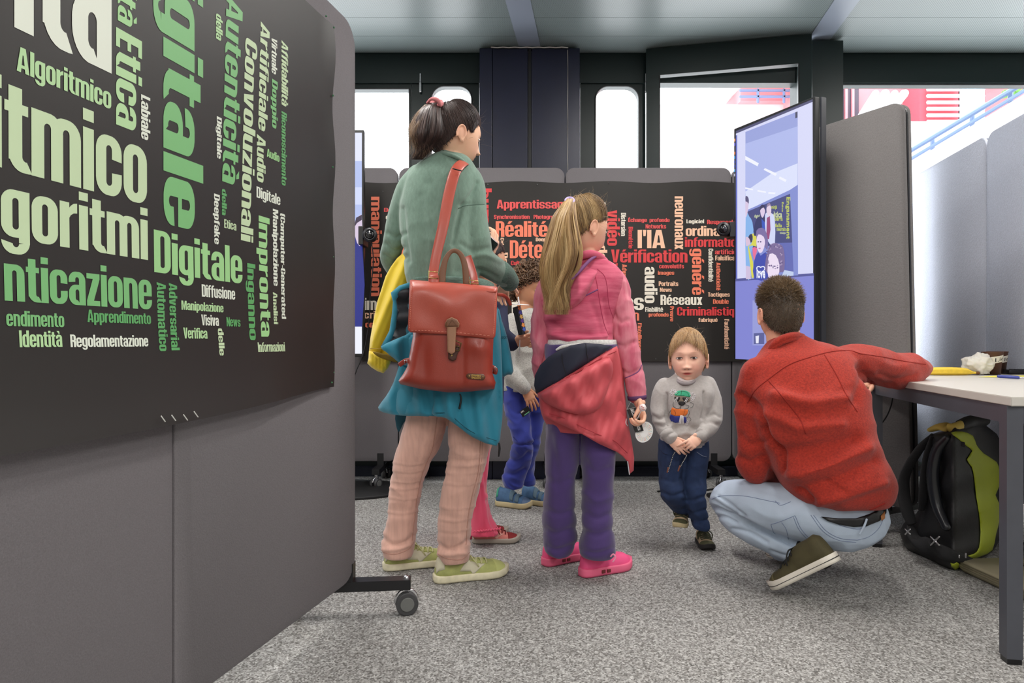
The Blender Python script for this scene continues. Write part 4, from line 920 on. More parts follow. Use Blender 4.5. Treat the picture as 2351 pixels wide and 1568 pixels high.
def hand_mesh(w, f, nrm, L=.17, side=1, curl=(25, 35, 25), spread=6, thumb=(.55, .75, .35), tc=20, vox=None, fc=None):
    """w wrist, f finger direction, nrm palm normal (fingers curl towards it), side: thumb side sign along f x n"""
    w = Vector(w); f = Vector(f).normalized(); nrm = Vector(nrm); nrm = (nrm-f*nrm.dot(f)).normalized(); s = f.cross(nrm)
    ms = []
    Mb = Matrix((s, f, nrm)).transposed()
    ms.append(ball(w+f*L*.25+s*side*.0*L, (L*.205, L*.27, L*.085), Mb)); ms.append(ball(w+f*L*.38, (L*.215, L*.14, L*.075), Mb)); ms.append(ball(w+f*L*.03, (L*.15, L*.14, L*.10), Mb))
    ms.append(ball(w+f*L*.20+s*side*L*.13+nrm*L*.03, (L*.09, L*.17, L*.08), Mb))
    lens = (.40, .445, .415, .33); offs = (.155, .052, -.052, -.15)
    for i in range(4):
        cu = fc[i] if fc else curl
        b = w+f*L*(.49-.03*(i in (0, 3))-.03*(i == 3))+s*side*offs[i]*L
        d0 = (f+s*side*math.sin(math.radians(spread*(1.5-i)))).normalized(); pts = [b-d0*L*.08, b]; ang = 0; p = b
        for j, fr_ in enumerate((.45, .32, .23)):
            ang += math.radians(cu[j]); dv = (d0*math.cos(ang)+nrm*math.sin(ang)); p = p+dv*L*lens[i]*fr_; pts.append(p)
        ms.append(tube(pts, [L*.050, L*.050, L*.047, L*.042, L*.033], 12, 4))
    tb = w+f*L*.14+s*side*L*.15; td = (f*thumb[0]+s*side*thumb[1]+nrm*thumb[2]).normalized()
    td2 = (td*math.cos(math.radians(tc))+f*math.sin(math.radians(tc))*.8+nrm*math.sin(math.radians(tc))*.4).normalized()
    ms.append(tube([tb-td*L*.05, tb+td*L*.12, tb+td*L*.22+td2*L*.03, tb+td*L*.22+td2*L*.18], [L*.07, L*.062, L*.054, L*.040], 12, 4))
    return remesh(ms, vox or L*.0115, 4, .5)
def arc_strand(M, a, b, c, d0, d1, lift, n=9, wob=0, drop=0):
    """hair lying on the scalp ellipsoid from direction d0 to d1"""
    d0 = np.array(d0)/np.linalg.norm(d0); d1 = np.array(d1)/np.linalg.norm(d1); om = math.acos(max(-1, min(1, float(d0@d1)))); out = []
    for i in range(n):
        t = i/(n-1); d = (math.sin((1-t)*om)*d0+math.sin(t*om)*d1)/max(math.sin(om), 1e-4) if om > 1e-3 else d0
        l = 1+(lift*math.sin(math.pi*min(1, t*1.15))**.6 if not drop else lift*min(1, t*4)**.6*(1-drop*t))+wob*math.sin(t*9+d0[0]*30)*.01
        out.append((d[0]*a*l, d[1]*b*l, d[2]*c*l))
    P = np.array(out); P = P@np.array(M)[:3, :3].T+np.array(M)[:3, 3]
    return P
def hair_obj(name, lines, r, cols, par, m, sides=3, label=None, taper=True):
    V, Fs = strands(lines, r, sides, taper)
    vc = np.vstack([np.tile(np.array(lin(c)) if max(c) > 1 else np.array(c), (len(P)*sides, 1)) for P, c in zip(lines, cols)])
    return obj(name, (V, Fs), m, par, True, vcol=vc, label=label)
M_hair = mat('hair', (120, 90, 60), .42, vcol=True, spec=.5, sheen=.0)
def mix(c1, c2, t): return tuple(np.array(c1)*(1-t)+np.array(c2)*t)
def ponytail(rows, n, cols, depth0, wave=0, loose=0, seedv=1, pts=22, emin=.62):
    """rows (py,xl,xr,dd): traced outline of the tail; returns strands and colours"""
    rg = np.random.default_rng(seedv); Q = catmull(np.array(rows, float), 6); L_ = []; C_ = []
    m = len(Q); idx = np.linspace(0, m-1, pts).astype(int)
    clump = rg.uniform(0, 1, 24)
    for i in range(n):
        a = rg.uniform(-1, 1); b = rg.uniform(-1, 1)*math.sqrt(max(0, 1-a*a))
        if rg.uniform() < .55: b = -math.sqrt(max(0, 1-a*a))*rg.uniform(.75, 1.0)
        cl = int((a+1)*11.9); ph = 2.6*math.sin(a*2.5)+clump[cl]*1.6+b*.6; am = wave*(.75+.5*clump[(cl*7) % 24]); end = rg.uniform(emin, 1.0)**.9
        P = []
        ex = rg.normal()*loose
        for q in idx[:max(6, int(pts*end))]:
            py, xl, xr, dd, hd = Q[q]; t = q/(m-1); cx = (xl+xr)/2; hw = (xr-xl)/2
            x = cx+hw*a+am*math.sin(t*13+ph)*min(1, t*1.8)+ex*t*t*10; P.append(tuple(W(x, py, depth0+dd+b*hd+.0075*math.sin(t*13+ph*1.7+1.5)*min(1, wave*.3)*min(1, t*3))))
        L_.append(np.array(P)); tt = rg.uniform(0, 1)*.3+clump[(cl+int((b+1)*3)) % 24]*.7
        k = tt*(len(cols)-1); j = int(min(len(cols)-2, k)); C_.append(mix(cols[j], cols[j+1], k-j))
    return L_, C_

def shoe(par, heel, toe, width, height, m_up, m_sole, kind='sneaker', toeh=.42, laces=None, strap=None, patchm=None, cap=None, sole_h=.14, vent=False, mid=None, tread=False, label=None, heel_tab=None):
    heel = Vector(heel); toe = Vector(toe); L_ = (toe-heel).length; f = (toe-heel).normalized(); up = Vector((0, 0, 1)); s = f.cross(up).normalized(); up = s.cross(f)
    M = Matrix.Translation(heel)@Matrix(((f.x, s.x, up.x), (f.y, s.y, up.y), (f.z, s.z, up.z))).to_4x4()
    hs = height*sole_h*2
    def hwid(u): return width/2*np.interp(u, [0, .04, .12, .3, .5, .7, .85, .95, 1], [.30, .58, .74, .76, .84, 1.0, .92, .62, .25])
    us = np.concatenate([np.linspace(0, .12, 6), np.linspace(.16, .86, 16), np.linspace(.9, 1, 7)])
    side = [(u*L_, hwid(u)*(1 if True else 1)) for u in us]
    outl = [(x, y) for x, y in side]+[(x, -y) for x, y in reversed(side)]
    def solem(z0, z1, grow=1.0, toe_up=.012):
        k = len(outl); V = []
        for zz, g in ((z0, .96), (z0+.25*(z1-z0), 1.02), (z1-.2*(z1-z0), 1.02), (z1, .97)):
            for x, y in outl: u = x/L_; V.append((L_/2+(x-L_/2)*grow*(g*.02+.98), y*g*grow, zz+toe_up*max(0, (u-.8)/.2)**2))
        Fs = [(i*k+j, i*k+(j+1) % k, (i+1)*k+(j+1) % k, (i+1)*k+j) for i in range(3) for j in range(k)]+[tuple(range(k-1, -1, -1)), tuple(3*k+j for j in range(k))]
        return np.array(V), Fs
    def top(u): return np.interp(u, [0, .03, .10, .22, .34, .42, .55, .72, .86, .95, 1], [.55, .88, 1.0, .96, .97, .90, .68, toeh+.07, toeh, toeh*.80, toeh*.45])*height
    def sp(u, a, off=0):   # a: 0 right base .. pi left base
        hw = hwid(u)*.96; t = top(u)-hs*.7; ca, sa = math.cos(a), math.sin(a); ex = .72
        e2 = 1.0 if u > .45 else .62
        y = hw*abs(ca)**ex*(1 if ca >= 0 else -1)*(1-.18*(sa**2)*(u < .45)); z = hs*.7+t*sa**e2
        n_ = Vector((0, ca, sa*.8+.1)).normalized(); x = u*L_*.985+L_*.008
        return Vector((x, y, z))+n_*off
    uu = np.concatenate([np.linspace(0, .1, 6), np.linspace(.14, .86, 22), np.linspace(.89, 1, 8)]); aa = np.linspace(0, math.pi, 19); V = []; Fs = []
    for u in uu:
        for a in aa: V.append(sp(u, a))
    q = len(aa)
    for i in range(len(uu)-1):
        for j in range(q-1): Fs.append((i*q+j, i*q+j+1, (i+1)*q+j+1, (i+1)*q+j))
    Fs.append(tuple(range(q-1, -1, -1))); Fs.append(tuple((len(uu)-1)*q+j for j in range(q))); Fs.append(tuple([i*q for i in range(len(uu))]+[i*q+q-1 for i in range(len(uu)-1, -1, -1)]))
    sh = obj('shoe', xf((V, Fs), M), m_up, par, True, label=label)
    obj('sole', xf(solem(0, hs, 1.03), M), m_sole, sh, True)
    if mid is not None: obj('sole_stripe', xf(solem(hs*.42, hs*.52, 1.045), M), mid, sh, True)
    def area(u0, u1, a0, a1, off, nu_=10, na=8, shape=None):
        V = []; Fs = []
        for sd in (0, 1):
            for i in range(nu_+1):
                for j in range(na+1):
                    s_, t_ = i/nu_, j/na; u = u0+(u1-u0)*s_; a = a0+(a1-a0)*t_
                    if shape: u, a = shape(s_, t_)
                    V.append(sp(u, a, off if sd == 0 else -.002))
        n_ = na+1; K = (nu_+1)*n_
        for i in range(nu_):
            for j in range(na): b_ = i*n_+j; Fs.append((b_, b_+1, b_+n_+1, b_+n_)); Fs.append((K+b_, K+b_+n_, K+b_+n_+1, K+b_+1))
        bd = [j for j in range(n_)]+[i*n_+na for i in range(1, nu_+1)]+[nu_*n_+j for j in range(na-1, -1, -1)]+[i*n_ for i in range(nu_-1, 0, -1)]
        for x, y in zip(bd, bd[1:]+bd[:1]): Fs.append((y, x, K+x, K+y))
        return xf((V, Fs), M)
    if cap: obj('toe_cap', area(cap[1], .995, .0, math.pi, .0016, 8, 18), cap[0], sh, True)
    if heel_tab: obj('heel_tab', area(.0, .10, .25, math.pi-.25, .0022, 6, 16), heel_tab, sh, True)
    if patchm:
        for a0, a1 in ((.12, 1.0), (math.pi-1.0, math.pi-.12)):
            r_ = a0 > 1
            obj('side_panel', area(0, 0, 0, 0, .0018, 8, 8, lambda s_, t_, a0=a0, a1=a1, r_=r_: (.30+.20*s_+.16*((1-t_) if r_ else t_), a0+(a1-a0)*t_)), patchm, sh, True)
    if laces:
        ls = [tube([sp(.46+.075*i, math.pi/2-w_, .003), sp(.47+.075*i, math.pi/2, .006), sp(.46+.075*i, math.pi/2+w_, .003)], .0028, 6, 3) for i, w_ in ((0, .62), (1, .6), (2, .55), (3, .5))]
        ls += [tube([sp(.46+.075*i, math.pi/2-.6, .003), sp(.5+.075*i, math.pi/2, .006), sp(.46+.075*(i+1), math.pi/2+.58, .003)], .0026, 6, 3) for i in range(3)]
        for sg in (-1, 1): ls.append(tube([sp(.45, math.pi/2, .006), sp(.47, math.pi/2+sg*.4, .014), sp(.52, math.pi/2+sg*.75, .016), sp(.56, math.pi/2+sg*.9, .006)], .0026, 6, 4))
        obj('laces', xf(cat(ls), M), laces, sh, True)
        obj('tongue', area(.40, .70, math.pi/2-.42, math.pi/2+.42, .002, 8, 8), m_up, sh, True)
    if strap:
        for u0 in ((.44, .60) if kind == 'velcro' else (.40,)):
            obj('strap', area(u0, u0+.10, .35, math.pi-.35, .005, 6, 18), strap, sh, True)
    if vent:
        for sg in (0, 1):
            for u0 in (.30, .40):
                a0 = .01
                y = hwid(u0+.03)*1.05*(1 if sg == 0 else -1)
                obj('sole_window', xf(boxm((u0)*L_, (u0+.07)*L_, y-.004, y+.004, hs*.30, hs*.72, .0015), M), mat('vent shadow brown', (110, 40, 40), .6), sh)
    if tread:
        ms = []
        for i in range(15):
            u = .02+.95*i/14; 
            for sg in (-1, 1): ms.append(boxm(u*L_-.005, u*L_+.005, sg*hwid(u)*1.0-.004, sg*hwid(u)*1.0+.004, -.001, hs*.4, .001))
        obj('tread', xf(cat(ms), M), m_sole, sh)
    return sh, M, sp
def person(name, label, c, group=None): return thing(name, label, 'person', c, group)
M_skin = lambda n: mat('skin '+n, (210, 160, 130), .5, vcol=True, sss=.12, spec=.35, bump=.05, bscale=500, bdist=.0004)
def figure(par, parts_coarse, fine, base, heads, mname, vox=.010, fvox=.0028):
    """one body mesh: coarse trunk and limbs, finely meshed head and neck, hands"""
    ms = []
    if parts_coarse: ms.append(remesh(parts_coarse, vox, 4))
    for f_ in fine: ms.append(f_)
    V, Fs = cat(ms); return obj('body', (V, Fs), M_skin(mname), par, True, vcol=skin_colors(V, base, heads))
def sdir(az, z): r = math.sqrt(max(0, 1-z*z)); return (r*math.sin(az), -r*math.cos(az), z)
def dims(s, l=1.0): return .0762*s*l, .0985*s*l, .1155*s*l
def hair_cap(M, s, line, lift=1.035, col=(70, 50, 40), par=None, name='hair_base', m=None, zmax=1.0):
    a, b, c = dims(s); n, q = 60, 18; V = []; Fs = []
    for sh in (lift, .97):
        for i in range(n):
            az = -math.pi+2*math.pi*i/n; z0 = line(az)
            for j in range(q+1):
                e0 = math.asin(z0); e = e0+(math.pi/2-.01-e0)*j/q; L_ = sh if sh < 1 else 1+(sh-1)*min(1, .25+j/4)
                d = sdir(az, math.sin(e)); bk = 1.0
                V.append((d[0]*a*L_, d[1]*b*L_, d[2]*c*L_))
    K = n*(q+1)
    for i in range(n):
        i2 = (i+1) % n
        for j in range(q):
            A, B, Cc, D = i*(q+1)+j, i2*(q+1)+j, i2*(q+1)+j+1, i*(q+1)+j+1
            Fs += [(A, B, Cc, D), (K+D, K+Cc, K+B, K+A)]
        Fs.append((i2*(q+1), i*(q+1), K+i*(q+1), K+i2*(q+1)))
    Fs.append(tuple(i*(q+1)+q for i in range(n))); Fs.append(tuple(K+i*(q+1)+q for i in reversed(range(n))))
    return obj(name, xf((V, Fs), M), m or mat('hair base %d %d %d' % col, col, .6, var=.25, vscale=90, stretch=(1, 1, .3)), par, True)
def pull_back(M, s, line, tie, n, cols, lift=.06, seedv=2, end=.04):
    rg = np.random.default_rng(seedv); a, b, c = dims(s); L_ = []; C_ = []; tie = np.array(tie)/np.linalg.norm(tie)
    for i in range(n):
        az = rg.uniform(-math.pi, math.pi); z0 = line(az); z = z0+(.98-z0)*rg.uniform(0, 1)**1.7*.9
        if rg.uniform() < .4: z = z0+rg.normal()*.045
        P = arc_strand(M, a, b, c, sdir(az, z), tie+rg.normal(size=3)*end, lift*rg.uniform(.6, 1.15), 10)
        L_.append(P); t = abs(math.sin(az*6+2*math.sin(az*3)))*.6+rg.uniform()*.4; k = t*(len(cols)-1); j = min(len(cols)-2, int(k)); C_.append(mix(cols[j], cols[j+1], k-j))
    return L_, C_
def fly(M, s, n, spread, length, col, seedv=3, zmin=0):
    rg = np.random.default_rng(seedv); a, b, c = dims(s, 1.05); L_ = []
    for i in range(n):
        d = np.array(sdir(rg.uniform(-3.14, 3.14), rg.uniform(zmin, .98))); p = d*np.array([a, b, c]); v = d*.5+rg.normal(size=3)*spread; v /= np.linalg.norm(v)
        cv = rg.normal(size=3)*.35; P = np.array([p+v*length*t+cv*length*t*t for t in np.linspace(0, 1, 6)]); L_.append(P@np.array(M)[:3, :3].T+np.array(M)[:3, 3])
    return L_, [col]*n

# ================================================================ 1. woman in the green sweater
wd = 2.55
wo = person('person', 'woman in sage green sweater and pink corduroys, seen from behind, dark ponytail', (W(1030, 1325, wd).x, wd, 0))
hm, WM = head_mesh(W(1047, 308, wd), 1.0, 122, 12, 0)
neck = limb([(1040, 395, 2.55, 34), (1036, 370, 2.55, 33), (1038, 340, 2.55, 33)], 24, 4)
fine = remesh(hm+[neck, limb([(1000, 405, 2.55, 22), (1040, 402, 2.55, 30), (1068, 408, 2.55, 22)], 14, 3)], .0028, 3, .4)
rh = hand_mesh(W(1163, 648, 2.70), (-.25, .75, -.5), (0, .3, -1), .135, -1, (35, 40, 25)); lh = hand_mesh(W(1118, 590, 2.72), (.35, .3, .75), (-.9, .4, 0), .165, 1, (20, 40, 30))
wrow = [(352, 1000, 1060, 2.55, .05), (366, 978, 1080, 2.55, .07), (390, 946, 1094, 2.55, .085), (415, 930, 1100, 2.55, .10), (455, 922, 1098, 2.545, .112), (500, 918, 1092, 2.54, .115), (560, 922, 1092, 2.53, .115), (620, 930, 1096, 2.53, .115), (690, 940, 1112, 2.53, .12), (760, 940, 1120, 2.53, .13), (840, 936, 1124, 2.53, .135), (900, 936, 1128, 2.53, .13)]
shr = lambda rows, dx=8, dd=.012: [(r[0], r[1]+dx, r[2]-dx, r[3], r[4]-dd) for r in rows]
legL = [(890, 940, 1035, 2.55, .10), (960, 934, 1030, 2.56, .098), (1029, 910, 1009, 2.57, .088), (1066, 903, 987, 2.58, .076), (1132, 894, 967, 2.60, .062), (1190, 890, 958, 2.61, .060), (1232, 878, 957, 2.62, .064), (1258, 877, 952, 2.62, .066), (1276, 882, 946, 2.62, .062)]
legR = [(890, 1028, 1136, 2.53, .10), (966, 1030, 1134, 2.52, .10), (1019, 1029, 1127, 2.51, .092), (1052, 1029, 1119, 2.51, .085), (1132, 1013, 1099, 2.5, .070), (1192, 1006, 1084, 2.5, .064), (1245, 1003, 1081, 2.51, .066), (1270, 1006, 1080, 2.51, .066), (1288, 1016, 1074, 2.51, .060)]
coarse = [loft(shr(wrow[2:], 24, .035), 30, 3), loft(shr(legL, 14, .03), 20, 3), loft(shr(legR, 14, .03), 20, 3), limb([(946, 450, 2.55, 16), (910, 560, 2.60, 14), (902, 605, 2.66, 14), (960, 618, 2.85, 12)]), limb([(1074, 436, 2.55, 18), (1090, 540, 2.53, 18), (1104, 595, 2.55, 18), (1172, 648, 2.72, 13)])]
wb = figure(wo, coarse, [fine, rh, lh], (232, 186, 156), [(WM, 1.0, (170, 90, 85), .6, .6)], 'woman')
eyes(wb, WM, 1.0)
sw = remesh([loft(wrow[:-2], 44, 4), limb([(962, 408, 2.55, 32), (938, 440, 2.55, 32), (916, 505, 2.58, 27), (902, 562, 2.60, 25), (896, 598, 2.66, 23), (918, 622, 2.76, 20), (965, 622, 2.86, 17)], 20),
 limb([(1060, 402, 2.55, 36), (1078, 428, 2.545, 35), (1087, 485, 2.53, 31), (1092, 540, 2.52, 33), (1102, 590, 2.535, 33), (1130, 615, 2.60, 28), (1156, 632, 2.67, 25), (1168, 644, 2.71, 21)], 22),
 tube([W(px, py, d) for px, py, d in ((992, 366, 2.56), (1006, 357, 2.52), (1030, 358, 2.50), (1056, 370, 2.51), (1074, 384, 2.55))], .010, 8, 4)], .0055, 5)
sw = crease(sw, [([(1040, 560), (1060, 480), (1085, 440), (1095, 420)], 5, .007), ([(940, 600), (930, 530), (925, 480)], 6, .006), ([(1048, 620), (1050, 540), (1062, 470)], 9, .006), ([(985, 420), (1010, 500), (1008, 600)], 10, .004), ([(965, 450), (975, 540), (970, 640)], 10, .004),
 ([(885, 560), (905, 575), (925, 570)], 5, .006), ([(882, 585), (905, 598), (930, 590)], 5, .006), ([(890, 535), (910, 545), (930, 535)], 5, .005), ([(1080, 590), (1115, 585), (1150, 600)], 6, -.006), ([(1075, 615), (1110, 622), (1140, 638)], 6, .007), ([(1060, 560), (1085, 575), (1120, 570)], 6, .005), ([(1050, 470), (1080, 468), (1112, 470)], 2.5, .002)])
sw = wrinkle(sw, .0035, (9, 6, 7), 1)
M_knit = mat('sage knit', (112, 138, 124), .95, var=.09, vscale=120, bump=.35, bscale=420, sheen=.3, stretch=(1, 1, .35))
swo = obj('sweater', sw, M_knit, wo, True)
TS = bvh(sw)
obj('shoulder_seam', seam(TS, [(1052, 478), (1070, 472), (1092, 470), (1112, 469)], .0016), mat('seam green', (88, 112, 100), .95), swo, True)
obj('collar_rib', tube([W(*p) for p in ((985, 369, 2.585), (996, 358, 2.53), (1018, 353, 2.485), (1042, 358, 2.475), (1062, 370, 2.49), (1078, 385, 2.53))], .0075, 10, 4), M_knit, swo, True)
obj('cuff_rib', limb([(1148, 624, 2.64, 27), (1160, 634, 2.68, 25), (1169, 646, 2.71, 23)], 20, 3), mat('cuff green', (92, 116, 106), .95, var=.3, vscale=300, stretch=(.1, 1, 1)), swo, True)
hem_ = [(642, 940, 1112, 2.53, .128), (652, 938, 1134, 2.53, .130), (678, 938, 1138, 2.53, .130), (690, 940, 1136, 2.53, .126)]
obj('hem_rib', loft(hem_, 44, 2), mat('cuff green', (92, 116, 106)), swo, True)
M_cord = mat('pink corduroy', (205, 160, 145), .9, var=.10, vscale=60, bump=.25, bscale=500, sheen=.3, stretch=(1, 1, .1))
tr_ = remesh([loft(legL, 30, 4), loft(legR, 30, 4), loft([(860, 935, 1130, 2.54, .12), (900, 932, 1136, 2.54, .12), (940, 932, 1135, 2.54, .105)], 30, 3)], .0055, 4)
cr_ = []
for y, x0, x1, xa in ((1062, 903, 985, 0), (1080, 900, 980, 0), (1105, 898, 975, 1), (1120, 896, 972, 0), (1142, 893, 968, 1), (1175, 890, 962, 1)): cr_.append(([(x0, y), ((x0+x1)/2, y+5), (x1, y-3)], 2.2, -.0016)); cr_.append(([(x0, y+6), ((x0+x1)/2, y+10), (x1, y+3)], 4, .0012))
for y, x0, x1 in ((1050, 1030, 1118), (1066, 1025, 1114), (1085, 1020, 1112), (1110, 1016, 1105), (1165, 1008, 1092), (1192, 1006, 1086), (1216, 1004, 1082)): cr_.append(([(x0, y-2), ((x0+x1)/2, y+4), (x1, y-4)], 2.2, -.0016)); cr_.append(([(x0, y+5), ((x0+x1)/2, y+10), (x1, y+2)], 4, .0012))
cr_ += [([(880, 1235), (900, 1250), (930, 1245), (952, 1228)], 6, .008), ([(880, 1262), (910, 1262), (940, 1252)], 5, -.006), ([(1005, 1250), (1025, 1262), (1050, 1258), (1078, 1240)], 6, .008), ([(1008, 1272), (1035, 1275), (1070, 1268)], 5, -.006), ([(1030, 1030), (1060, 1020), (1090, 1035)], 7, .006), ([(1012, 1000), (995, 1040), (982, 1060)], 7, .005)]
tr_ = wrinkle(crease(tr_, cr_), .0035, (8, 8, 16), 2)
to = obj('trousers', tr_, M_cord, wo, True); TT = bvh(tr_); M_cseam = mat('corduroy seam', (176, 132, 118), .9)
obj('leg_seam', seam(TT, [(1003, 960), (992, 1030), (972, 1080), (958, 1140), (950, 1200), (946, 1240)], .0020), M_cseam, to, True)
obj('leg_seam', seam(TT, [(1103, 1010), (1098, 1080), (1083, 1140), (1073, 1200), (1070, 1250)], .0020), M_cseam, to, True)
obj('leg_seam', seam(TT, [(1108, 1010), (1103, 1080), (1088, 1140)], .0010), M_cseam, to, True)
obj('hem_line', seam(TT, [(880, 1268), (905, 1273), (935, 1262), (950, 1245)], .0016), M_cseam, to, True); obj('hem_line', seam(TT, [(1006, 1272), (1030, 1283), (1060, 1284), (1078, 1268)], .0016), M_cseam, to, True)
M_shg = mat('olive green suede', (168, 172, 106), .85, var=.10, vscale=40, bump=.2, bscale=300); M_cream = mat('cream rubber', (222, 214, 184), .7, var=.08, vscale=50); M_beige = mat('beige leather', (198, 192, 168), .6)
def gp(px, py): d = H*F/(py-CY); return Vector(((px-CX)/F*d, d, .003))
h1 = gp(882, 1309); t1 = h1+Vector((.252, .10, 0)); shoe(wo, h1, t1, .098, .092, M_shg, M_cream, toeh=.55, laces=mat('lace olive', (190, 188, 140), .8), patchm=M_beige, cap=(mat('toe green', (186, 190, 120), .85), .80), heel_tab=M_beige)
h2_ = gp(998, 1337); t2_ = h2_+Vector((.262, .095, 0)); so_, SM_, sp_ = shoe(wo, h2_, t2_, .100, .095, M_shg, M_cream, toeh=.55, laces=mat('lace olive', (190, 188, 140)), patchm=M_beige, cap=(mat('toe green', (186, 190, 120)), .80), heel_tab=M_beige)
def whl(az): return float(np.interp(abs(math.degrees(az)), [0, 40, 60, 72, 82, 95, 125, 180], [.60, .50, .28, -.02, .06, -.05, -.55, -.85]))
DK = [(36, 26, 26), (58, 42, 40), (78, 56, 50), (48, 34, 32)]
hb = hair_cap(WM, 1.0, whl, 1.07, (40, 30, 29), wo)
tieW = (.0, .62, .80)
l1, c1 = pull_back(WM, 1.0, whl, tieW, 3400, DK, .13, 5); hair_obj('hair', l1, .0009, c1, hb, M_hair)
TD = 2.50
l2, c2 = ponytail([(236, 985, 1008, 0, .018), (250, 966, 1014, -.01, .035), (275, 952, 1020, -.02, .045), (305, 947, 1018, -.025, .048), (325, 950, 1008, -.02, .040), (342, 955, 992, -.015, .030), (356, 952, 976, -.01, .02), (372, 948, 962, 0, .012)], 3400, DK, TD, 1.2, .5, 6, emin=.5)
hair_obj('ponytail', l2, .0008, c2, hb, M_hair, label='brown ponytail')
l3, c3 = ponytail([(240, 975, 1000, 0, .02), (270, 948, 990, -.01, .04), (310, 940, 975, -.01, .05), (345, 940, 985, 0, .05), (372, 944, 972, 0, .04)], 420, [(110, 84, 66), (176, 146, 112)], TD, 4, 2.0, 8, emin=.35)
hair_obj('loose_strands', l3, .0005, c3, hb, M_hair); lf, cf = fly(WM, 1.0, 90, .7, .035, (96, 72, 60), 9, -.3); hair_obj('loose_strands', lf, .0004, cf, hb, M_hair)
obj('scrunchie', cat([tube([W(1003+12*math.cos(t), 238+6*math.sin(t), 2.50-.018*math.sin(t)) for t in np.linspace(0, 6.283, 18)], [.0075+.0015*math.sin(i*2.2) for i in range(18)], 10, 2, cap=False), tube([W(981, 236, 2.49), W(991, 227, 2.475), W(1005, 230, 2.47), W(1012, 242, 2.475)], [.004, .006, .008, .006], 10, 3)]), mat('dusty pink scrunchie', (205, 125, 128), .85, bump=.4, bscale=120), hb, True)
# teal jacket around the waist
M_teal = mat('teal softshell', (24, 118, 142), .75, var=.06, vscale=12, sheen=.25, bump=.1, bscale=500)
M_tealin = mat('dark grey lining', (42, 46, 52), .7, bump=.1, bscale=200)
tj = wo
skirt = loft([(700, 936, 1130, 2.53, .140), (780, 930, 1140, 2.53, .150), (860, 915, 1144, 2.53, .155), (925, 905, 1146, 2.53, .160), (946, 910, 1140, 2.53, .155)], 48, 4)
fA = lambda x, y: .010*math.sin(x*.085+y*.012)+.006*math.sin(x*.19-y*.03)
tj = obj('jacket', wrinkle((skirt[0], skirt[1]), .006, (10, 6, 5), 3), M_teal, wo, True, label='teal jacket tied around the waist, dark grey lining')
P1 = patch([(935, 770), (918, 832), (903, 879), (886, 910), (868, 935), (880, 947), (919, 954), (960, 955), (1002, 951), (1018, 900), (1015, 780)], wrap(1040, 150, 2.355, .12), .012, 6, .01, 10, 2, fA)
P2_ = patch([(998, 860), (996, 925), (991, 948), (1004, 957), (1024, 960), (1059, 985), (1087, 1005), (1140, 1024), (1150, 990), (1154, 950), (1154, 890), (1151, 800), (1143, 714), (1120, 700), (1040, 800)], wrap(1040, 150, 2.345, .13), .012, 6, .01, 10, 2, fA)
P4 = patch([(1142, 705), (1152, 735), (1166, 779), (1179, 852), (1166, 860), (1148, 862), (1138, 800)], lambda x, y: 2.50, .05, 5, .03, 14, 2)
for q in (P1, P2_, P4): obj('jacket_panel', q, M_teal, tj, True)
obj('jacket_lining', patch([(942, 655), (914, 664), (905, 680), (908, 720), (902, 760), (892, 792), (945, 775)], lambda x, y: 2.46+.02*math.sin(y*.11), .02, 6, .015, 12, 2), M_tealin, tj, True)
obj('jacket_panel', patch([(943, 647), (916, 656), (897, 672), (902, 693), (900, 719), (894, 759), (874, 796), (884, 800), (899, 782), (909, 752), (913, 715), (910, 688), (922, 668), (943, 660)], lambda x, y: 2.435, .01, 5, .008, 8, 1), M_teal, tj, True)
obj('jacket_panel', patch([(874, 796), (905, 780), (930, 770), (950, 764), (952, 842), (925, 838), (903, 822), (886, 808)], lambda x, y: 2.41, .01, 5, .010, 14, 2, fA), M_teal, tj, True)
obj('jacket_panel', patch([(908, 948), (940, 950), (926, 972), (914, 992)], lambda x, y: 2.60, .01, 5), mat('dark teal', (12, 70, 86), .8), tj, True)
obj('hem_seam', tube([W(x, y, wrap(1040, 150, 2.345, .13)(x, y)-.012) for x, y in ((1000, 948), (1030, 950), (1060, 975), (1090, 995), (1140, 1012))], .0012, 6, 3), mat('dark teal', (12, 70, 86)), tj, True)
obj('zip_pull', cat([tube([W(1146, 1018, 2.42), W(1147, 1030, 2.42), W(1145, 1047, 2.42)], [.003, .004, .003], 8, 2), tube([W(1056, 905, 2.33), W(1059, 915, 2.33), W(1055, 937, 2.33)], [.002, .003, .004], 8, 2)]), M_blackp, tj, True)
w_, f_ = word("SPORT", 1152, 1165, -778, -772, lambda a, b: W(a, -b, 2.465), 0, .02); obj('jacket_print', (w_, f_), mat('dark teal', (12, 70, 86)), tj)
obj('shirt_tail', patch([(1137, 718), (1143, 728), (1149, 760), (1149, 800), (1144, 834), (1136, 842)], lambda x, y: 2.44, .006, 5), M_cord, wo, True)
# yellow jacket over the left arm
M_yel = mat('yellow jacket', (226, 196, 40), .7, var=.05, vscale=8, sheen=.3, bump=.1, bscale=400)
yj = thing('jacket', 'bright yellow jacket hanging over the woman\'s left arm', 'jacket', W(880, 740, 2.6))
fy = lambda x, y: .016*math.sin((x+.42*y)*.115)+.004*math.sin((x+.4*y)*.3)
ym = patch([(934, 574), (912, 592), (896, 612), (885, 634), (876, 662), (866, 693), (860, 722), (855, 748), (850, 778), (847, 806), (858, 815), (880, 818), (915, 824), (935, 830), (945, 760), (950, 690), (950, 620), (944, 590)], lambda x, y: 2.56, .05, 4, .032, 30, 1, fy)
ym = crease(ym, [([(930, 590), (905, 640), (884, 700), (870, 780)], 5, .012), ([(938, 630), (915, 690), (896, 750), (890, 812)], 6, .014), ([(905, 605), (885, 660), (866, 740)], 5, -.008), ([(925, 660), (905, 720)], 5, -.008), ([(900, 625), (915, 622), (932, 640)], 4, .006)])
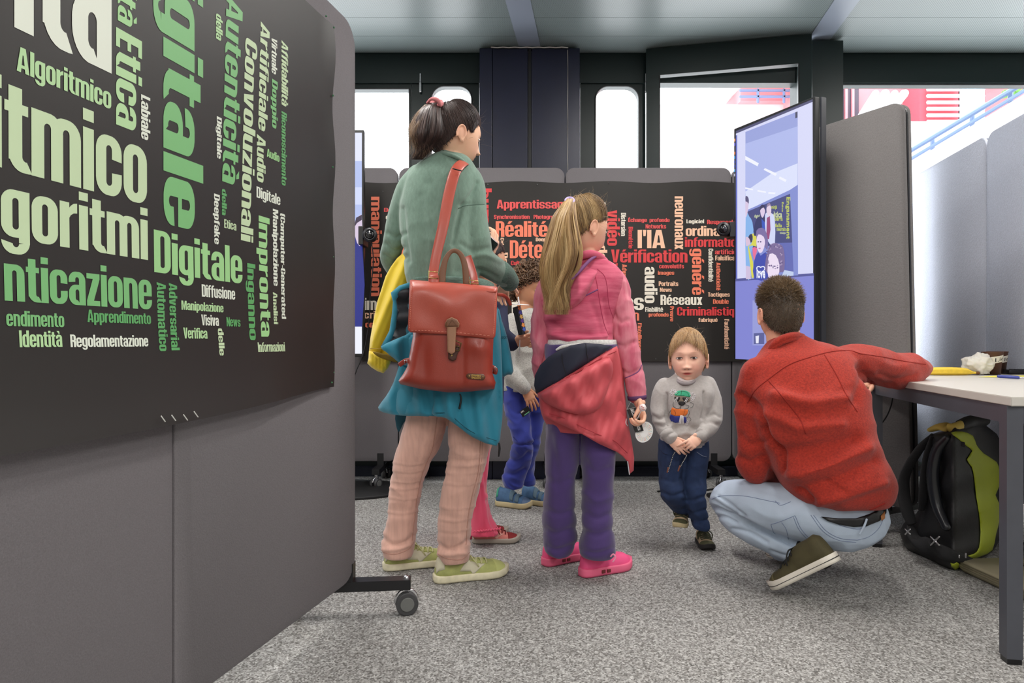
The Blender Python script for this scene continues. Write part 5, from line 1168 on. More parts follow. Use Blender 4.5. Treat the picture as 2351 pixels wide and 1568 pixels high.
obj('body', ym, M_yel, yj, True); obj('sleeve_cuff', patch([(847, 806), (846, 822), (843, 834), (852, 843), (866, 852), (880, 857), (890, 846), (897, 832), (900, 816), (880, 812), (860, 806)], lambda x, y: 2.54, .04, 4, .035, 16, 1, lambda x, y: .005*math.sin(x*.8)), M_yel, yj, True)
obj('cuff_seam', tube([W(851, 800, 2.50), W(870, 801, 2.49), (W(888, 803, 2.49)), W(905, 808, 2.50)], .0015, 6, 3), mat('dark yellow', (150, 122, 24), .7), yj, True)
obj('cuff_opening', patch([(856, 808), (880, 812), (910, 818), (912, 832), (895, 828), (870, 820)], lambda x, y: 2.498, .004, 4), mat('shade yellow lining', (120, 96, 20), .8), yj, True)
# red leather backpack
M_lea = mat('red leather', (172, 74, 58), .42, var=.05, vscale=14, bump=.35, bscale=260, bdist=.001, coat=.1); M_lea2 = mat('deep red leather', (146, 52, 38), .42, var=.06, vscale=14, bump=.35, bscale=260, bdist=.001, coat=.1)
M_brn = mat('brown leather', (112, 70, 44), .5, bump=.2, bscale=240); M_tan = mat('tan leather', (156, 112, 86), .6, bump=.2, bscale=240); M_brass = mat('brass', (190, 165, 105), .3, metal=1)
bk = thing('backpack', 'red leather flap backpack with brown handle on the woman\'s shoulder', 'backpack', W(1035, 900, 2.28))
fb = lambda x, y: .010*math.exp(-((x-972)/16)**2-((y-830)/50)**2)-.012*math.exp(-((x-1100)/20)**2-((y-800)/16)**2)+.006*math.exp(-((x-1062)/8)**2)*(y > 770)
body_ = patch([(946, 660), (948, 772), (942, 805), (935, 842), (926, 858), (915, 874), (919, 882), (965, 893), (1030, 901), (1080, 899), (1135, 893), (1138, 878), (1131, 858), (1132, 800), (1137, 690), (1130, 664), (1040, 652)], lambda x, y: 2.30+.0004*max(0, 760-y), .10, 6, .055, 26, 1, fb)
bb = obj('body', body_, M_lea2, bk, True); TB = bvh(body_)
flap = patch([(941, 643), (1040, 649), (1142, 660), (1141, 700), (1139, 750), (1137, 772), (1132, 778), (1080, 773), (1030, 768), (985, 766), (942, 763), (936, 757), (938, 720)], lambda x, y: 2.238+.045*math.exp(-(y-643)/14)+.0004*(x-1040)*0, .006, 5, .004, 6, 1, lambda x, y: -.007*math.exp(-((x-1040)/70)**2-((y-700)/40)**2)+.004*math.sin(x*.05)*math.sin(y*.06))
flo = obj('flap', flap, M_lea, bk, True); TFl = bvh(flap)
st_ = []
for ln in ([(945, 652), (943, 700), (940, 755)], [(1137, 668), (1136, 715), (1133, 768)], [(945, 758), (1030, 762), (1128, 771)]):
    P = catmull(np.array(ln, float), 22)
    for i in range(0, len(P)-1, 2):
        a_ = hit(TFl, *P[i], 2.235, .0006); b_ = hit(TFl, *P[i+1], 2.235, .0006); st_.append(tube([a_, b_], .0007, 5, 1))
obj('stitching', cat(st_), mat('pale thread', (226, 150, 130), .7), flo)
obj('top_gusset', patch([(944, 642), (1142, 658), (1140, 672), (944, 660)], lambda x, y: 2.26+(660-y)*.002, .10, 6, .01, 8, 1), M_lea, bk, True)
obj('closure_tab', patch([(1026, 752), (1022, 751), (1022, 742), (1026, 733), (1037, 728), (1049, 733), (1055, 742), (1054, 751), (1048, 752), (1046, 780), (1045, 808), (1037, 814), (1027, 808), (1027, 780)], lambda x, y: 2.222, .004, 3, .002, 4, 1), M_tan, bk, True)
obj('tab_patch', patch([(1026, 751), (1023, 750), (1023, 742), (1027, 734), (1037, 730), (1048, 734), (1053, 742), (1052, 750)], lambda x, y: 2.2195, .003, 3, .001, 4, 1), M_brn, bk, True)
obj('tab_stitch', tube([W(1029, 748, 2.218), W(1038, 735, 2.218), W(1049, 748, 2.218), W(1029, 748, 2.218)], .0006, 5, 1), mat('dark thread', (80, 48, 30), .7), bk)
obj('buckle', cat([tube([W(*p, 2.228) for p in ((1046, 782), (1059, 788), (1054, 806), (1043, 803))], .0022, 8, 1), tube([W(1046, 794, 2.228), W(1057, 797, 2.228)], .0016, 8, 1)]), mat('dark brass', (105, 88, 58), .35, metal=1), bk, True)
obj('buckle_strap', patch([(1029, 808), (1045, 798), (1052, 790), (1056, 802), (1050, 814), (1047, 826), (1038, 829), (1029, 824)], lambda x, y: 2.234, .004, 3, .002, 4, 1), mat('dark brown leather', (70, 38, 28), .5), bk, True)
obj('rivet', ball(W(1037, 816, 2.232), (.0034, .002, .0034)), M_brass, bk, True)
tgb = obj('name_tag', patch([(1075, 857), (1110, 859), (1115, 865), (1112, 871), (1107, 873), (1075, 870), (1070, 865), (1071, 860)], on(TB, .003, 2.25), .003, 3, .001, 4, 1), mat('tag brown', (92, 56, 34), .5), bk, True)
obj('rivet', ball(W(1077.5, 863.5, hit(TB, 1077, 863, 2.25).y-.005), (.0026, .002, .0026)), M_brass, tgb, True); obj('rivet', ball(W(1108.5, 865, hit(TB, 1108, 865, 2.25).y-.005), (.0026, .002, .0026)), M_brass, tgb, True)
for tx, y0 in (("EMVERI", 859.6), ("BALDON", 864.6)):
    w_, f_ = word(tx, 1083, 1103, -y0-4.2, -y0, lambda a, b: W(a, -b-(-b-0)*0+.06*(a-1083), hit(TB, 1090, 862, 2.25).y-.0055), 0, .01); obj('tag_lettering', (w_, f_), mat('gold print', (215, 175, 80), .4), tgb)
obj('strap', tube([W(*p) for p in ((996, 645, 2.285), (995, 625, 2.31), (1003, 580, 2.33), (1017, 520, 2.345), (1030, 450, 2.375), (1043, 400, 2.405), (1056, 379, 2.44), (1068, 372, 2.50), (1076, 376, 2.56))], [.016, .0165, .017, .0185, .0195, .0195, .019, .018, .016], 14, 4, flat=.16), M_lea, bk, True)
obj('strap_keeper', tube([W(1040, 387, 2.398), W(1050, 390, 2.392), W(1059, 392, 2.40)], .0024, 8, 2), M_blackp, bk, True)
obj('strap_base', tube([W(995, 655, 2.27), W(996, 640, 2.275), W(996, 634, 2.28)], [.018, .018, .018], 12, 2, flat=.25), M_lea, bk, True)
obj('strap_ring', tube([W(*p, 2.272) for p in ((985, 623), (1006, 625), (1006, 640), (984, 638), (985, 623))], .0020, 8, 1), M_brass, bk, True)
obj('strap', tube([W(*p) for p in ((1090, 652, 2.285), (1088, 636, 2.32), (1080, 612, 2.36), (1072, 590, 2.40))], [.012, .013, .015, .016], 12, 4, flat=.18), M_lea2, bk, True)
obj('strap_base', tube([W(1090, 664, 2.27), W(1090, 650, 2.275), W(1089, 646, 2.28)], .0125, 12, 2, flat=.25), M_lea, bk, True)
obj('strap_ring', tube([W(*p, 2.272) for p in ((1079, 643), (1098, 646), (1099, 653), (1078, 650), (1079, 643))], .0016, 8, 1), M_brass, bk, True)
obj('handle', tube([W(*p) for p in ((1014, 650, 2.275), (1016, 625, 2.28), (1023, 596, 2.285), (1034, 579, 2.29), (1047, 576, 2.29), (1060, 588, 2.285), (1068, 615, 2.28), (1071, 656, 2.275))], [.0125, .0115, .009, .0075, .0075, .009, .0105, .0115], 12, 4, flat=.28), M_brn, bk, True)
for pts in (((945, 826, 2.30), (930, 829, 2.30), (917, 838, 2.31)), ((1128, 842, 2.30), (1137, 848, 2.31), (1136, 858, 2.32))): obj('side_strap', tube([W(*p) for p in pts], [.008, .008, .008], 10, 3, flat=.3), M_lea2, bk, True)
obj('side_buckle', cat([tube([W(*p, 2.29) for p in ((928, 828), (934, 826), (935, 836), (930, 838), (928, 828))], .0015, 6, 1), tube([W(*p, 2.30) for p in ((1134, 843), (1138, 842), (1139, 852), (1135, 854), (1134, 843))], .0015, 6, 1)]), M_chrome, bk, True)
obj('side_strap', tube([W(*p) for p in ((1143, 676, 2.30), (1155, 678, 2.34), (1165, 686, 2.38), (1172, 700, 2.40))], [.006, .006, .0065, .006], 10, 4, flat=.4), M_lea2, bk, True)
# phone held up
ph = thing('phone', 'smartphone held up by the woman, its back edge in a pink case', 'phone', W(1130, 550, 2.70))
pc = W(1131, 546, 2.70); pu = (W(1143, 556, 2.70)-W(1120, 536, 2.70)).normalized(); pv = Vector((-.75, .25, -.55)); pv = (pv-pu*pv.dot(pu)).normalized()
obj('case', plate(pc-pu*.035-pv*.0, pu, pv, rrect(.072, .14, .01), .009, .002), mat('pink phone case', (200, 160, 150), .4), ph, True)
nP = pu.cross(pv)
obj('screen_glass', plate(pc-pu*.032+pv*.003+nP*.0091, pu, pv, rrect(.066, .134, .008), .001, .0003), mat('phone glass', (14, 18, 20), .1, coat=1), ph)
obj('screen_glass', plate(pc-pu*.032+pv*.003-nP*.0011, pu, pv, rrect(.066, .134, .008), .001, .0003), mat('phone glass', (14, 18, 20)), ph)

# ================================================================ 2. child hidden behind the woman
hd = 2.98
hg = person('person', 'child half hidden behind the woman, flared pink trousers and navy top', (W(1110, 1235, hd).x, hd, 0))
hm, HM = head_mesh(W(1113, 603, hd), .95, 100, 10, 0, .5)
fine = remesh(hm+[limb([(1112, 690, hd, 26), (1112, 650, hd, 26), (1114, 630, hd, 24)], 20)], .004, 3, .4)
khand = hand_mesh(W(1182, 786, 2.835), (.92, .05, .18), (.15, -.85, -.3), .135, -1, fc=[(50, 70, 50)]*4, tc=35, thumb=(.6, .5, .4))
coarse = [loft([(675, 1085, 1140, hd, .05), (700, 1050, 1160, hd, .08), (800, 1055, 1155, hd, .09), (920, 1058, 1152, hd, .09), (960, 1060, 1150, hd, .09)], 24, 3), limb([(1095, 950, hd, 28), (1098, 1080, hd, 20), (1105, 1205, hd, 14)]), limb([(1125, 950, hd+.05, 26), (1095, 1080, hd+.1, 20), (1085, 1200, hd+.12, 14)]), limb([(1140, 715, hd-.02, 18), (1150, 770, hd-.1, 15), (1178, 786, 2.84, 12)])]
hbd = figure(hg, coarse, [fine, khand], (214, 160, 130), [(HM, .95, (160, 85, 78), .5, .6)], 'hidden child')
eyes(hbd, HM, .95)
M_pnk = mat('hot pink jersey', (222, 74, 108), .8, sheen=.3, bump=.1, bscale=400)
M_nv = mat('navy cotton', (34, 38, 66), .85, bump=.1, bscale=400)
obj('top', remesh([loft([(672, 1080, 1140, hd, .06), (700, 1042, 1166, hd, .09), (800, 1046, 1160, hd, .10), (930, 1050, 1156, hd, .105)], 30, 3), limb([(1142, 712, hd-.02, 24), (1150, 765, hd-.10, 22), (1174, 787, 2.85, 20)])], .007, 4), M_nv, hg, True)
obj('cuff', limb([(1175, 786, 2.848, 18.5), (1178, 786, 2.844, 18)], 16, 2, round_cap=False), mat('pale pink cuff', (214, 160, 178), .85), hg, True)
trp = remesh([loft([(920, 1052, 1152, hd, .10), (990, 1052, 1132, hd, .09), (1060, 1064, 1122, hd, .07), (1130, 1074, 1120, hd+.0, .06), (1180, 1080, 1128, hd, .07), (1210, 1078, 1142, hd, .08), (1222, 1076, 1148, hd, .085)], 28, 3), limb([(1110, 950, hd+.06, 36), (1085, 1080, hd+.1, 28), (1072, 1215, hd+.12, 36)])], .006, 4)
trp = crease(trp, [([(1120, 1150), (1128, 1190), (1140, 1220)], 5, .008), ([(1105, 1120), (1108, 1170), (1112, 1222)], 5, .006), ([(1115, 1040), (1112, 1090), (1118, 1130)], 4, .006)])
obj('trousers', wrinkle(trp, .004, (12, 12, 6), 4), M_pnk, hg, True)
obj('frill_hem', tube([W(1086+i*1.95, 1221-.10*i+2*math.sin(i*1.9)-.004*i*i, hd-.085+.00012*(i-14)**2) for i in range(33)], .004, 6, 2), M_pnk, hg, True)
hh = Vector((W(1086, 1238, 2.99).x, 2.985, .003)); shoe(hg, hh, hh+Vector((.205, .02, 0)), .082, .075, mat('salmon mesh', (206, 122, 112), .75, bump=.2, bscale=300), mat('grey cream sole', (168, 160, 148), .7), laces=mat('lace maroon', (120, 40, 40), .8), patchm=mat('pale salmon', (222, 160, 148), .7), cap=(mat('maroon suede', (132, 32, 32), .8), .74), heel_tab=mat('maroon suede', (132, 32, 32)))
hh = Vector((W(1062, 1225, 3.1).x, 3.10, .003)); shoe(hg, hh, hh+Vector((.205, .02, 0)), .082, .075, mat('salmon mesh', (206, 122, 112)), mat('grey cream sole', (168, 160, 148)), cap=(mat('maroon suede', (132, 32, 32)), .74))
def hhl(az): return float(np.interp(abs(math.degrees(az)), [0, 40, 60, 80, 95, 125, 180], [.60, .54, .36, .10, -.1, -.50, -.75]))
hb2 = hair_cap(HM, .95, hhl, 1.07, (44, 34, 34), hg); l1, c1 = pull_back(HM, .95, hhl, (0, .8, .4), 900, DK, .12, 15); hair_obj('hair', l1, .0013, c1, hb2, M_hair)
lf, cf = fly(HM, .95, 50, .5, .05, (110, 92, 96), 19, -.2); hair_obj('loose_strands', lf, .0004, cf, hb2, M_hair)
M_blk = mat('black card', (14, 14, 16), .45)
def prism(a, b, r, up): # triangular card tube
    a = Vector(a); b = Vector(b); t = (b-a).normalized(); s = t.cross(Vector(up)).normalized(); u = s.cross(t)
    o = [s*math.cos(q)*r+u*math.sin(q)*r for q in (math.pi/2, math.pi/2+2.094, math.pi/2+4.189)]
    return [a+x for x in o]+[b+x for x in o], [(0, 2, 1), (3, 4, 5), (0, 1, 4, 3), (1, 2, 5, 4), (2, 0, 3, 5)]
def faceplane(a, b, r, up, i0, i1):
    P, _ = prism(a, b, r, up); o = P[i0]; return P[i0], P[i1], P[i0+3]
k1 = thing('kaleidoscope', 'black card kaleidoscope with white disc on top, held by the hidden child', 'toy', W(1188, 760, 2.80))
ka, kb = W(1186, 704, 2.80), W(1200, 768, 2.80)
obj('tube_body', prism(ka, kb, .020, (0, -1, 0)), M_blk, k1)
P_, _ = prism(ka, kb, .020, (0, -1, 0))
def tri_pt(o, uu, vv, nrm_, off): return lambda a, b: o+(uu-o)*a+(vv-o)*b+nrm_*off
pf = []
cen = (P_[0]+P_[1]+P_[2]+P_[3]+P_[4]+P_[5])/6
def pface(i0, i1):
    n_ = (P_[i1]-P_[i0]).cross(P_[i0+3]-P_[i0]).normalized(); 
    if n_.dot((P_[i0]+P_[i1+3])/2-cen) < 0: n_ = -n_
    return lambda a, b, off=.0006: P_[i0]+(P_[i1]-P_[i0])*a+(P_[i0+3]-P_[i0])*b+n_*off
best = min(((0, 1), (1, 2), (2, 0)), key=lambda q: ((P_[q[0]]+P_[q[1]])/2).y-.6*((P_[q[0]]+P_[q[1]])/2).x)
for q in ((0, 1), (1, 2), (2, 0)):
    fp = pface(*q)
    if q != best: continue
    for i, c in enumerate(((230, 130, 40), (70, 70, 170), (240, 200, 90), (90, 50, 130), (235, 150, 60), (60, 90, 180))):
        b0 = .08+i*.15; A_ = [fp(.55+.42*math.cos(t)*(.6+.4*abs(math.sin(2.5*t))), b0+.09*math.sin(t)*(.6+.4*abs(math.sin(2.5*t))), .0006+i*.0001) for t in np.linspace(0, 6.283, 20, endpoint=False)]
        obj('printed_pattern', (A_, [tuple(range(20))]), mat('print %d %d %d' % c, c, .5), k1)
obj('disc', ydisc(W(1193, 699, 2.80), .039, .0015, 40, (.06, -.09, 1)), mat('white card', (236, 236, 236), .6), k1, True)
obj('pin', tube([W(1192, 699, 2.80), W(1190, 683, 2.80)], .003, 8, 1), mat('white card', (236, 236, 236)), k1, True); obj('stick', tube([W(1195, 700, 2.80), W(1193, 812, 2.83)], .0018, 6, 1), mat('white card', (236, 236, 236)), k1)

# ================================================================ 3. curly haired child in grey
cd = 3.5
cu_ = person('person', 'child with curly brown hair, grey sweater and royal blue trousers', (W(1195, 1175, cd).x, cd, 0))
hm, CM = head_mesh(W(1214, 660, cd), .95, 50, 14, 0, .6)
fine = remesh(hm+[limb([(1208, 725, cd, 22), (1209, 705, cd, 22), (1212, 690, cd, 20)], 20)], .0032, 3, .4)
ch = hand_mesh(W(1206, 892, 3.38), (.42, -.05, -.9), (-.2, .9, -.2), .135, 1, (10, 22, 14), spread=7, thumb=(.7, .45, .3))
crow = [(708, 1196, 1226, cd, .05), (716, 1185, 1238, cd, .065), (735, 1166, 1256, cd, .085), (780, 1158, 1264, cd, .095), (830, 1154, 1262, cd, .10), (880, 1150, 1258, cd, .105), (897, 1150, 1256, cd, .10)]
lL = [(880, 1152, 1210, 3.5, .09), (930, 1156, 1214, 3.49, .09), (985, 1168, 1222, 3.45, .075), (1019, 1176, 1224, 3.44, .07), (1060, 1164, 1220, 3.48, .065), (1095, 1152, 1206, 3.5, .062), (1116, 1156, 1200, 3.5, .055), (1121, 1166, 1196, 3.5, .045)]
lR = [(880, 1200, 1262, 3.52, .09), (950, 1206, 1252, 3.55, .075), (1020, 1200, 1240, 3.56, .065), (1060, 1190, 1228, 3.58, .06), (1100, 1190, 1229, 3.6, .055), (1113, 1198, 1228, 3.6, .045)]
coarse = [loft(shr(crow, 5), 24, 3), loft(shr(lL, 8, .015), 16, 3), loft(shr(lR, 8, .015), 16, 3), limb([(1176, 745, 3.46, 14), (1168, 830, 3.42, 12), (1205, 890, 3.38, 10)])]
cb = figure(cu_, coarse, [fine, ch], (208, 150, 116), [(CM, .95, (165, 85, 75), .5, .8)], 'curly child', .010)
eyes(cb, CM, .95, (45, 30, 24), .0042)
M_gk = mat('heather grey knit', (172, 170, 164), .95, var=.20, vscale=190, bump=.5, bscale=260, sheen=.4, bdist=.003)
sw3 = wrinkle(remesh([loft(crow, 34, 3), limb([(1180, 740, 3.46, 22), (1168, 785, 3.42, 21), (1164, 835, 3.40, 20), (1180, 866, 3.38, 18), (1198, 885, 3.37, 15)], 18)], .006, 4), .004, (12, 8, 12), 5)
s3 = obj('sweater', sw3, M_gk, cu_, True); obj('cuff', limb([(1190, 876, 3.375, 18), (1203, 890, 3.37, 16)], 16, 2), M_gk, s3, True)
M_rb = mat('royal blue jersey', (36, 50, 142), .85, sheen=.3, bump=.15, bscale=300)
tr3 = remesh([loft(lL, 24, 3), loft(lR, 24, 3)], .0055, 4); tr3 = crease(tr3, [([(1172, 1016), (1195, 1022), (1222, 1018)], 3, .006), ([(1160, 1050), (1185, 1060), (1215, 1040)], 5, .008), ([(1155, 1085), (1180, 1090), (1205, 1078)], 5, .008), ([(1165, 930), (1185, 950), (1210, 940)], 5, .006)])
tq = obj('trousers', wrinkle(tr3, .005, (12, 12, 16), 6), M_rb, cu_, True); T3 = bvh(tr3); obj('knee_seam', seam(T3, [(1178, 1003), (1195, 1017), (1215, 1018), (1228, 1008)], .0018), mat('seam blue', (24, 34, 100), .9), tq, True)
M_bs = mat('blue shoe mesh', (70, 104, 142), .75, var=.1, vscale=60, bump=.2, bscale=260); M_ts = mat('tan sole', (196, 180, 140), .8); M_st = mat('strap blue', (92, 116, 132), .75)
h_ = gp(1140, 1160); h_.z = .003; t_ = gp(1219, 1176); t_.z = .003; shoe(cu_, h_, h_+Vector((.185, -.075, 0)), .090, .098, M_bs, M_ts, 'velcro', strap=M_st, toeh=.5, cap=(mat('toe guard blue', (84, 108, 140), .6), .80), heel_tab=mat('mint trim', (70, 160, 130), .7))
h_ = gp(1198, 1155); h_.z = .003; shoe(cu_, h_, h_+Vector((.165, -.065, 0)), .090, .098, M_bs, M_ts, 'velcro', strap=M_st, toeh=.5, cap=(mat('toe guard blue', (84, 108, 140)), .80))
def curls(M, s, line, n, cols, R=.0085, seedv=4, rr=.0019, lift=.15):
    rg = np.random.default_rng(seedv); a, b, c = dims(s); L_ = []; C_ = []
    for i in range(n):
        az = rg.uniform(-math.pi, math.pi); z0 = line(az); z = z0+(.99-z0)*rg.uniform(0, 1)**.9; d = np.array(sdir(az, z)); p = d*np.array([a, b, c])*(1.02+rg.uniform(0, lift))
        t = np.cross(d, rg.normal(size=3)); t /= np.linalg.norm(t); t = t*.8+np.array([0, 0, -.5]); t /= np.linalg.norm(t); u = np.cross(t, d); u /= np.linalg.norm(u); v = np.cross(t, u)
        ln = rg.uniform(.025, .05); tr = rg.uniform(1.3, 2.6); ph_ = rg.uniform(0, 6.28); Rr = R*rg.uniform(.6, 1.2)
        for k in range(5):
            P = np.array([p+t*(q-.5)*ln+(u*math.cos(ph_+q*tr*6.28+k*.18)+v*math.sin(ph_+q*tr*6.28+k*.18))*Rr*(1+.12*k) for q in np.linspace(0, 1, 16)])
            L_.append(P@np.array(M)[:3, :3].T+np.array(M)[:3, 3]); q = rg.uniform(); j = int(q*(len(cols)-1.001)); C_.append(mix(cols[j], cols[j+1], q*(len(cols)-1)-j))
    return L_, C_
def chl(az): return float(np.interp(abs(math.degrees(az)), [0, 40, 60, 80, 95, 125, 180], [.50, .46, .36, .12, -.15, -.50, -.75]))
hc = hair_cap(CM, .93, chl, 1.10, (52, 38, 30), cu_); l1, c1 = curls(CM, .93, chl, 640, [(56, 40, 30), (104, 78, 57), (160, 126, 98), (80, 58, 43)], .0095, 21, .0016, .26); hair_obj('curls', l1, .0012, c1, hc, M_hair, 4, taper=False)
sc = thing('card', 'small black card with white letters held low by the curly haired child', 'card', W(1202, 945, 3.33))
cA = W(1196, 938, 3.335); cuv = (W(1214, 930, 3.335)-W(1192, 946, 3.335)).normalized(); cvv = Vector((.5, .1, .8)); cvv = (cvv-cuv*cvv.dot(cuv)).normalized()
obj('sheet', plate(W(1193, 945, 3.335), cuv, (W(1200, 958, 3.335)-W(1193, 945, 3.335)).normalized(), rrect(.05, .033, .001), .001, .0002), M_blk, sc)
cu2 = (W(1200, 958, 3.335)-W(1193, 945, 3.335)).normalized()
w_, f_ = word("EPFL", 0, 1, 0, 1, lambda a, b: W(1193, 945, 3.335)+cuv*(.004+.016*(1-b)*0+.018*a)+cu2*(.012-.008*b)+Vector((0, -.0035, 0)), 0, .02); obj('card_lettering', (w_, f_), mat('white print', (235, 235, 235), .6), sc)
obj('colour_strip', plate(W(1193, 945, 3.331)+cuv*.012+cu2*.026, cuv, cu2, rrect(.03, .004, .0), .0008, .0001), mat('print 120 200 160', (120, 200, 160), .5), sc)
# ================================================================ 4. girl in the pink hoodie
gd = 2.58
gi = person('person', 'girl with long wavy blonde ponytail, pink hoodie and purple sweatpants', (W(1335, 1320, gd).x, gd, 0))
hm, GM = head_mesh(W(1342, 520, gd), .97, 124, 14, 0, .5)
fine = remesh(hm+[limb([(1345, 625, gd, 27), (1343, 600, gd, 26), (1342, 570, gd, 25)], 22)], .0028, 3, .4)
gh = hand_mesh(W(1465, 921, 2.53), (.12, -.42, -.90), (-.85, -.35, -.1), .145, -1, fc=[(30, 60, 40), (45, 65, 45), (50, 65, 45), (50, 60, 45)], thumb=(.7, -.25, .55), tc=25)
grow = [(585, 1322, 1372, gd, .05), (596, 1300, 1394, gd, .07), (612, 1262, 1416, gd, .085), (640, 1246, 1432, gd, .10), (690, 1240, 1424, gd, .11), (740, 1246, 1408, gd, .112), (790, 1256, 1412, gd, .112)]
glL = [(790, 1250, 1340, gd, .115), (900, 1246, 1334, gd, .12), (962, 1254, 1332, gd, .105), (1051, 1251, 1328, gd+.01, .085), (1147, 1247, 1320, gd+.02, .072), (1200, 1245, 1323, gd+.03, .072), (1240, 1246, 1325, gd+.04, .074), (1262, 1248, 1318, gd+.04, .070), (1271, 1258, 1308, gd+.04, .06)]
glR = [(790, 1328, 1416, gd, .115), (900, 1326, 1428, gd, .12), (1000, 1330, 1416, gd-.01, .10), (1039, 1333, 1413, gd-.02, .092), (1083, 1336, 1409, gd-.03, .080), (1147, 1335, 1405, gd-.04, .072), (1211, 1335, 1407, gd-.05, .074), (1250, 1330, 1412, gd-.05, .078), (1272, 1333, 1410, gd-.05, .072), (1281, 1348, 1400, gd-.05, .06)]
armR = [(1395, 628, gd, 30), (1414, 660, gd, 30), (1424, 710, gd-.01, 30), (1434, 770, gd-.02, 29), (1446, 830, gd-.025, 27), (1458, 880, gd-.03, 23), (1463, 908, gd-.03, 20)]
armL = [(1268, 640, gd, 26), (1252, 680, gd, 25), (1243, 740, gd, 24), (1240, 790, gd, 22), (1240, 840, gd+.03, 18), (1244, 872, gd+.08, 16)]
thin = lambda a, k=.66: [(p[0], p[1], p[2], p[3]*k) for p in a]
coarse = [loft(shr(grow[1:], 22, .03), 30, 3), loft(shr(glL, 12, .02), 18, 3), loft(shr(glR, 12, .02), 18, 3), limb(thin(armR, .5)), limb(thin(armL, .5))]
gb = figure(gi, coarse, [fine, gh], (232, 182, 154), [(GM, .97, (190, 100, 95), .6, .4)], 'girl')
eyes(gb, GM, .97)
M_hood = mat('pink heather fleece', (190, 66, 98), .9, rgb2=(212, 100, 126), var=.08, vscale=38, bump=.25, bscale=300, sheen=.12, stretch=(.25, .25, 1.6)); M_slv = mat('light pink heather fleece', (206, 98, 122), .9, rgb2=(220, 136, 150), var=.06, vscale=38, bump=.25, bscale=300, sheen=.12, stretch=(1.2, 1.2, .3))
torso = remesh([loft(grow, 44, 4)], .0055, 4)
torso = crease(torso, [([(1262, 740), (1300, 760), (1350, 765)], 8, .006), ([(1270, 770), (1320, 778), (1390, 772)], 6, -.008), ([(1388, 690), (1396, 740), (1400, 780)], 5, .006), ([(1360, 700), (1375, 740), (1380, 770)], 6, .004)]); torso = wrinkle(torso, .004, (8, 6, 10), 11)
go = obj('hoodie', torso, M_hood, gi, True)
slR = wrinkle(crease(remesh([limb(armR, 22)], .005, 3), [([(1405, 720), (1425, 740), (1440, 735)], 6, .008), ([(1415, 790), (1435, 795), (1455, 785)], 6, .007), ([(1425, 850), (1445, 860), (1470, 850)], 6, .007), ([(1405, 680), (1410, 720), (1420, 770)], 5, .005)]), .005, (12, 8, 12), 12)
slL = wrinkle(remesh([limb(armL, 20)], .005, 3), .005, (12, 8, 12), 13)
s4 = obj('sleeve', slR, M_slv, go, True); s5 = obj('sleeve', slL, M_slv, go, True)
M_ps = mat('purple seam', (122, 72, 120), .8)
TG = bvh(slR, torso)
obj('sleeve_seam', seam(TG, [(1432, 869), (1450, 862), (1466, 852), (1473, 838)], .0022), M_ps, go, True); obj('cuff_band', limb([(1462, 908, gd-.03, 22.5), (1463, 917, gd-.03, 21.5)], 20, 2, round_cap=False), mat('purple cuff', (92, 58, 100), .85), go, True)
obj('back_seam', seam(TG, [(1366, 628), (1372, 660), (1378, 700), (1386, 740), (1396, 768)], .0014), mat('pink seam', (170, 50, 84), .9), go, True)
obj('shoulder_seam', seam(TG, [(1372, 618), (1388, 634), (1394, 660), (1398, 700), (1408, 730)], .0014), mat('pink seam', (170, 50, 84)), go, True)
# hood lying on the back
fh = lambda x, y: .012*math.sin((x*.75+y*.9)*.085)
hood = patch([(1338, 588), (1352, 582), (1372, 588), (1388, 600), (1382, 618), (1368, 640), (1352, 668), (1336, 690), (1318, 706), (1300, 712), (1284, 706), (1280, 690), (1296, 668), (1312, 640), (1326, 612)], lambda x, y: 2.455+.0009*abs(x-1330)+(.10 if y < 600 else .10*math.exp(-(y-600)/14)), .03, 5, .035, 20, 2, fh)
hob = obj('hood', hood, M_hood, go, True); TH = bvh(hood)
obj('hood_trim', tube([W(*p) for p in ((1368, 589, 2.50), (1356, 596, 2.475), (1342, 610, 2.455), (1328, 626, 2.44), (1314, 640, 2.435))], [.004, .006, .0065, .006, .004], 8, 4), M_ps, hob, True)
obj('yoke_seam', seam(TG, [(1334, 683), (1350, 676), (1372, 665)], .0024, off=.001), M_ps, go, True)
obj('collar', tube([W(*p) for p in ((1318, 600, 2.54), (1335, 588, 2.50), (1355, 583, 2.50), (1375, 588, 2.52), (1390, 600, 2.56))], [.012, .014, .015, .014, .012], 12, 4), M_hood, go, True)
obj('hood_cord', ball(W(1380, 591, 2.54), (.009, .008, .009)), mat('dark toggle', (50, 50, 60), .5), go, True)
# shirt band, tied jacket
M_gw = mat('grey white knit', (205, 203, 200), .9, var=.15, vscale=160, bump=.3, bscale=200)
obj('shirt_hem', loft([(780, 1256, 1416, gd, .117), (800, 1252, 1418, gd, .119), (835, 1246, 1420, gd, .12)], 44, 2), M_gw, gi, True)
obj('shirt_knot', tube([W(x, y, 2.455) for x, y in ((1278, 803), (1290, 797), (1304, 794), (1318, 793), (1332, 790))], [.004, .007, .006, .007, .005], 8, 3), M_gw, gi, True)
M_sal = mat('salmon rain jacket', (196, 76, 84), .62, var=.05, vscale=14, sheen=.05, bump=.12, bscale=200); M_nav = mat('navy softshell', (30, 34, 52), .75, bump=.1, bscale=300)
jk = obj('jacket', wrinkle(loft([(800, 1250, 1420, gd, .124), (850, 1240, 1428, gd, .132), (900, 1236, 1434, gd, .140), (950, 1244, 1436, gd, .142), (985, 1262, 1430, gd, .135)], 48, 4), .004, (8, 6, 8), 14), M_sal, gi, True, label='salmon jacket tied around the waist with its navy lining showing')
fS = lambda x, y: .010*math.sin((x*.55+y)*.07)+.006*math.sin((x-y*.6)*.11)+.003*math.sin((x+y*.3)*.33)
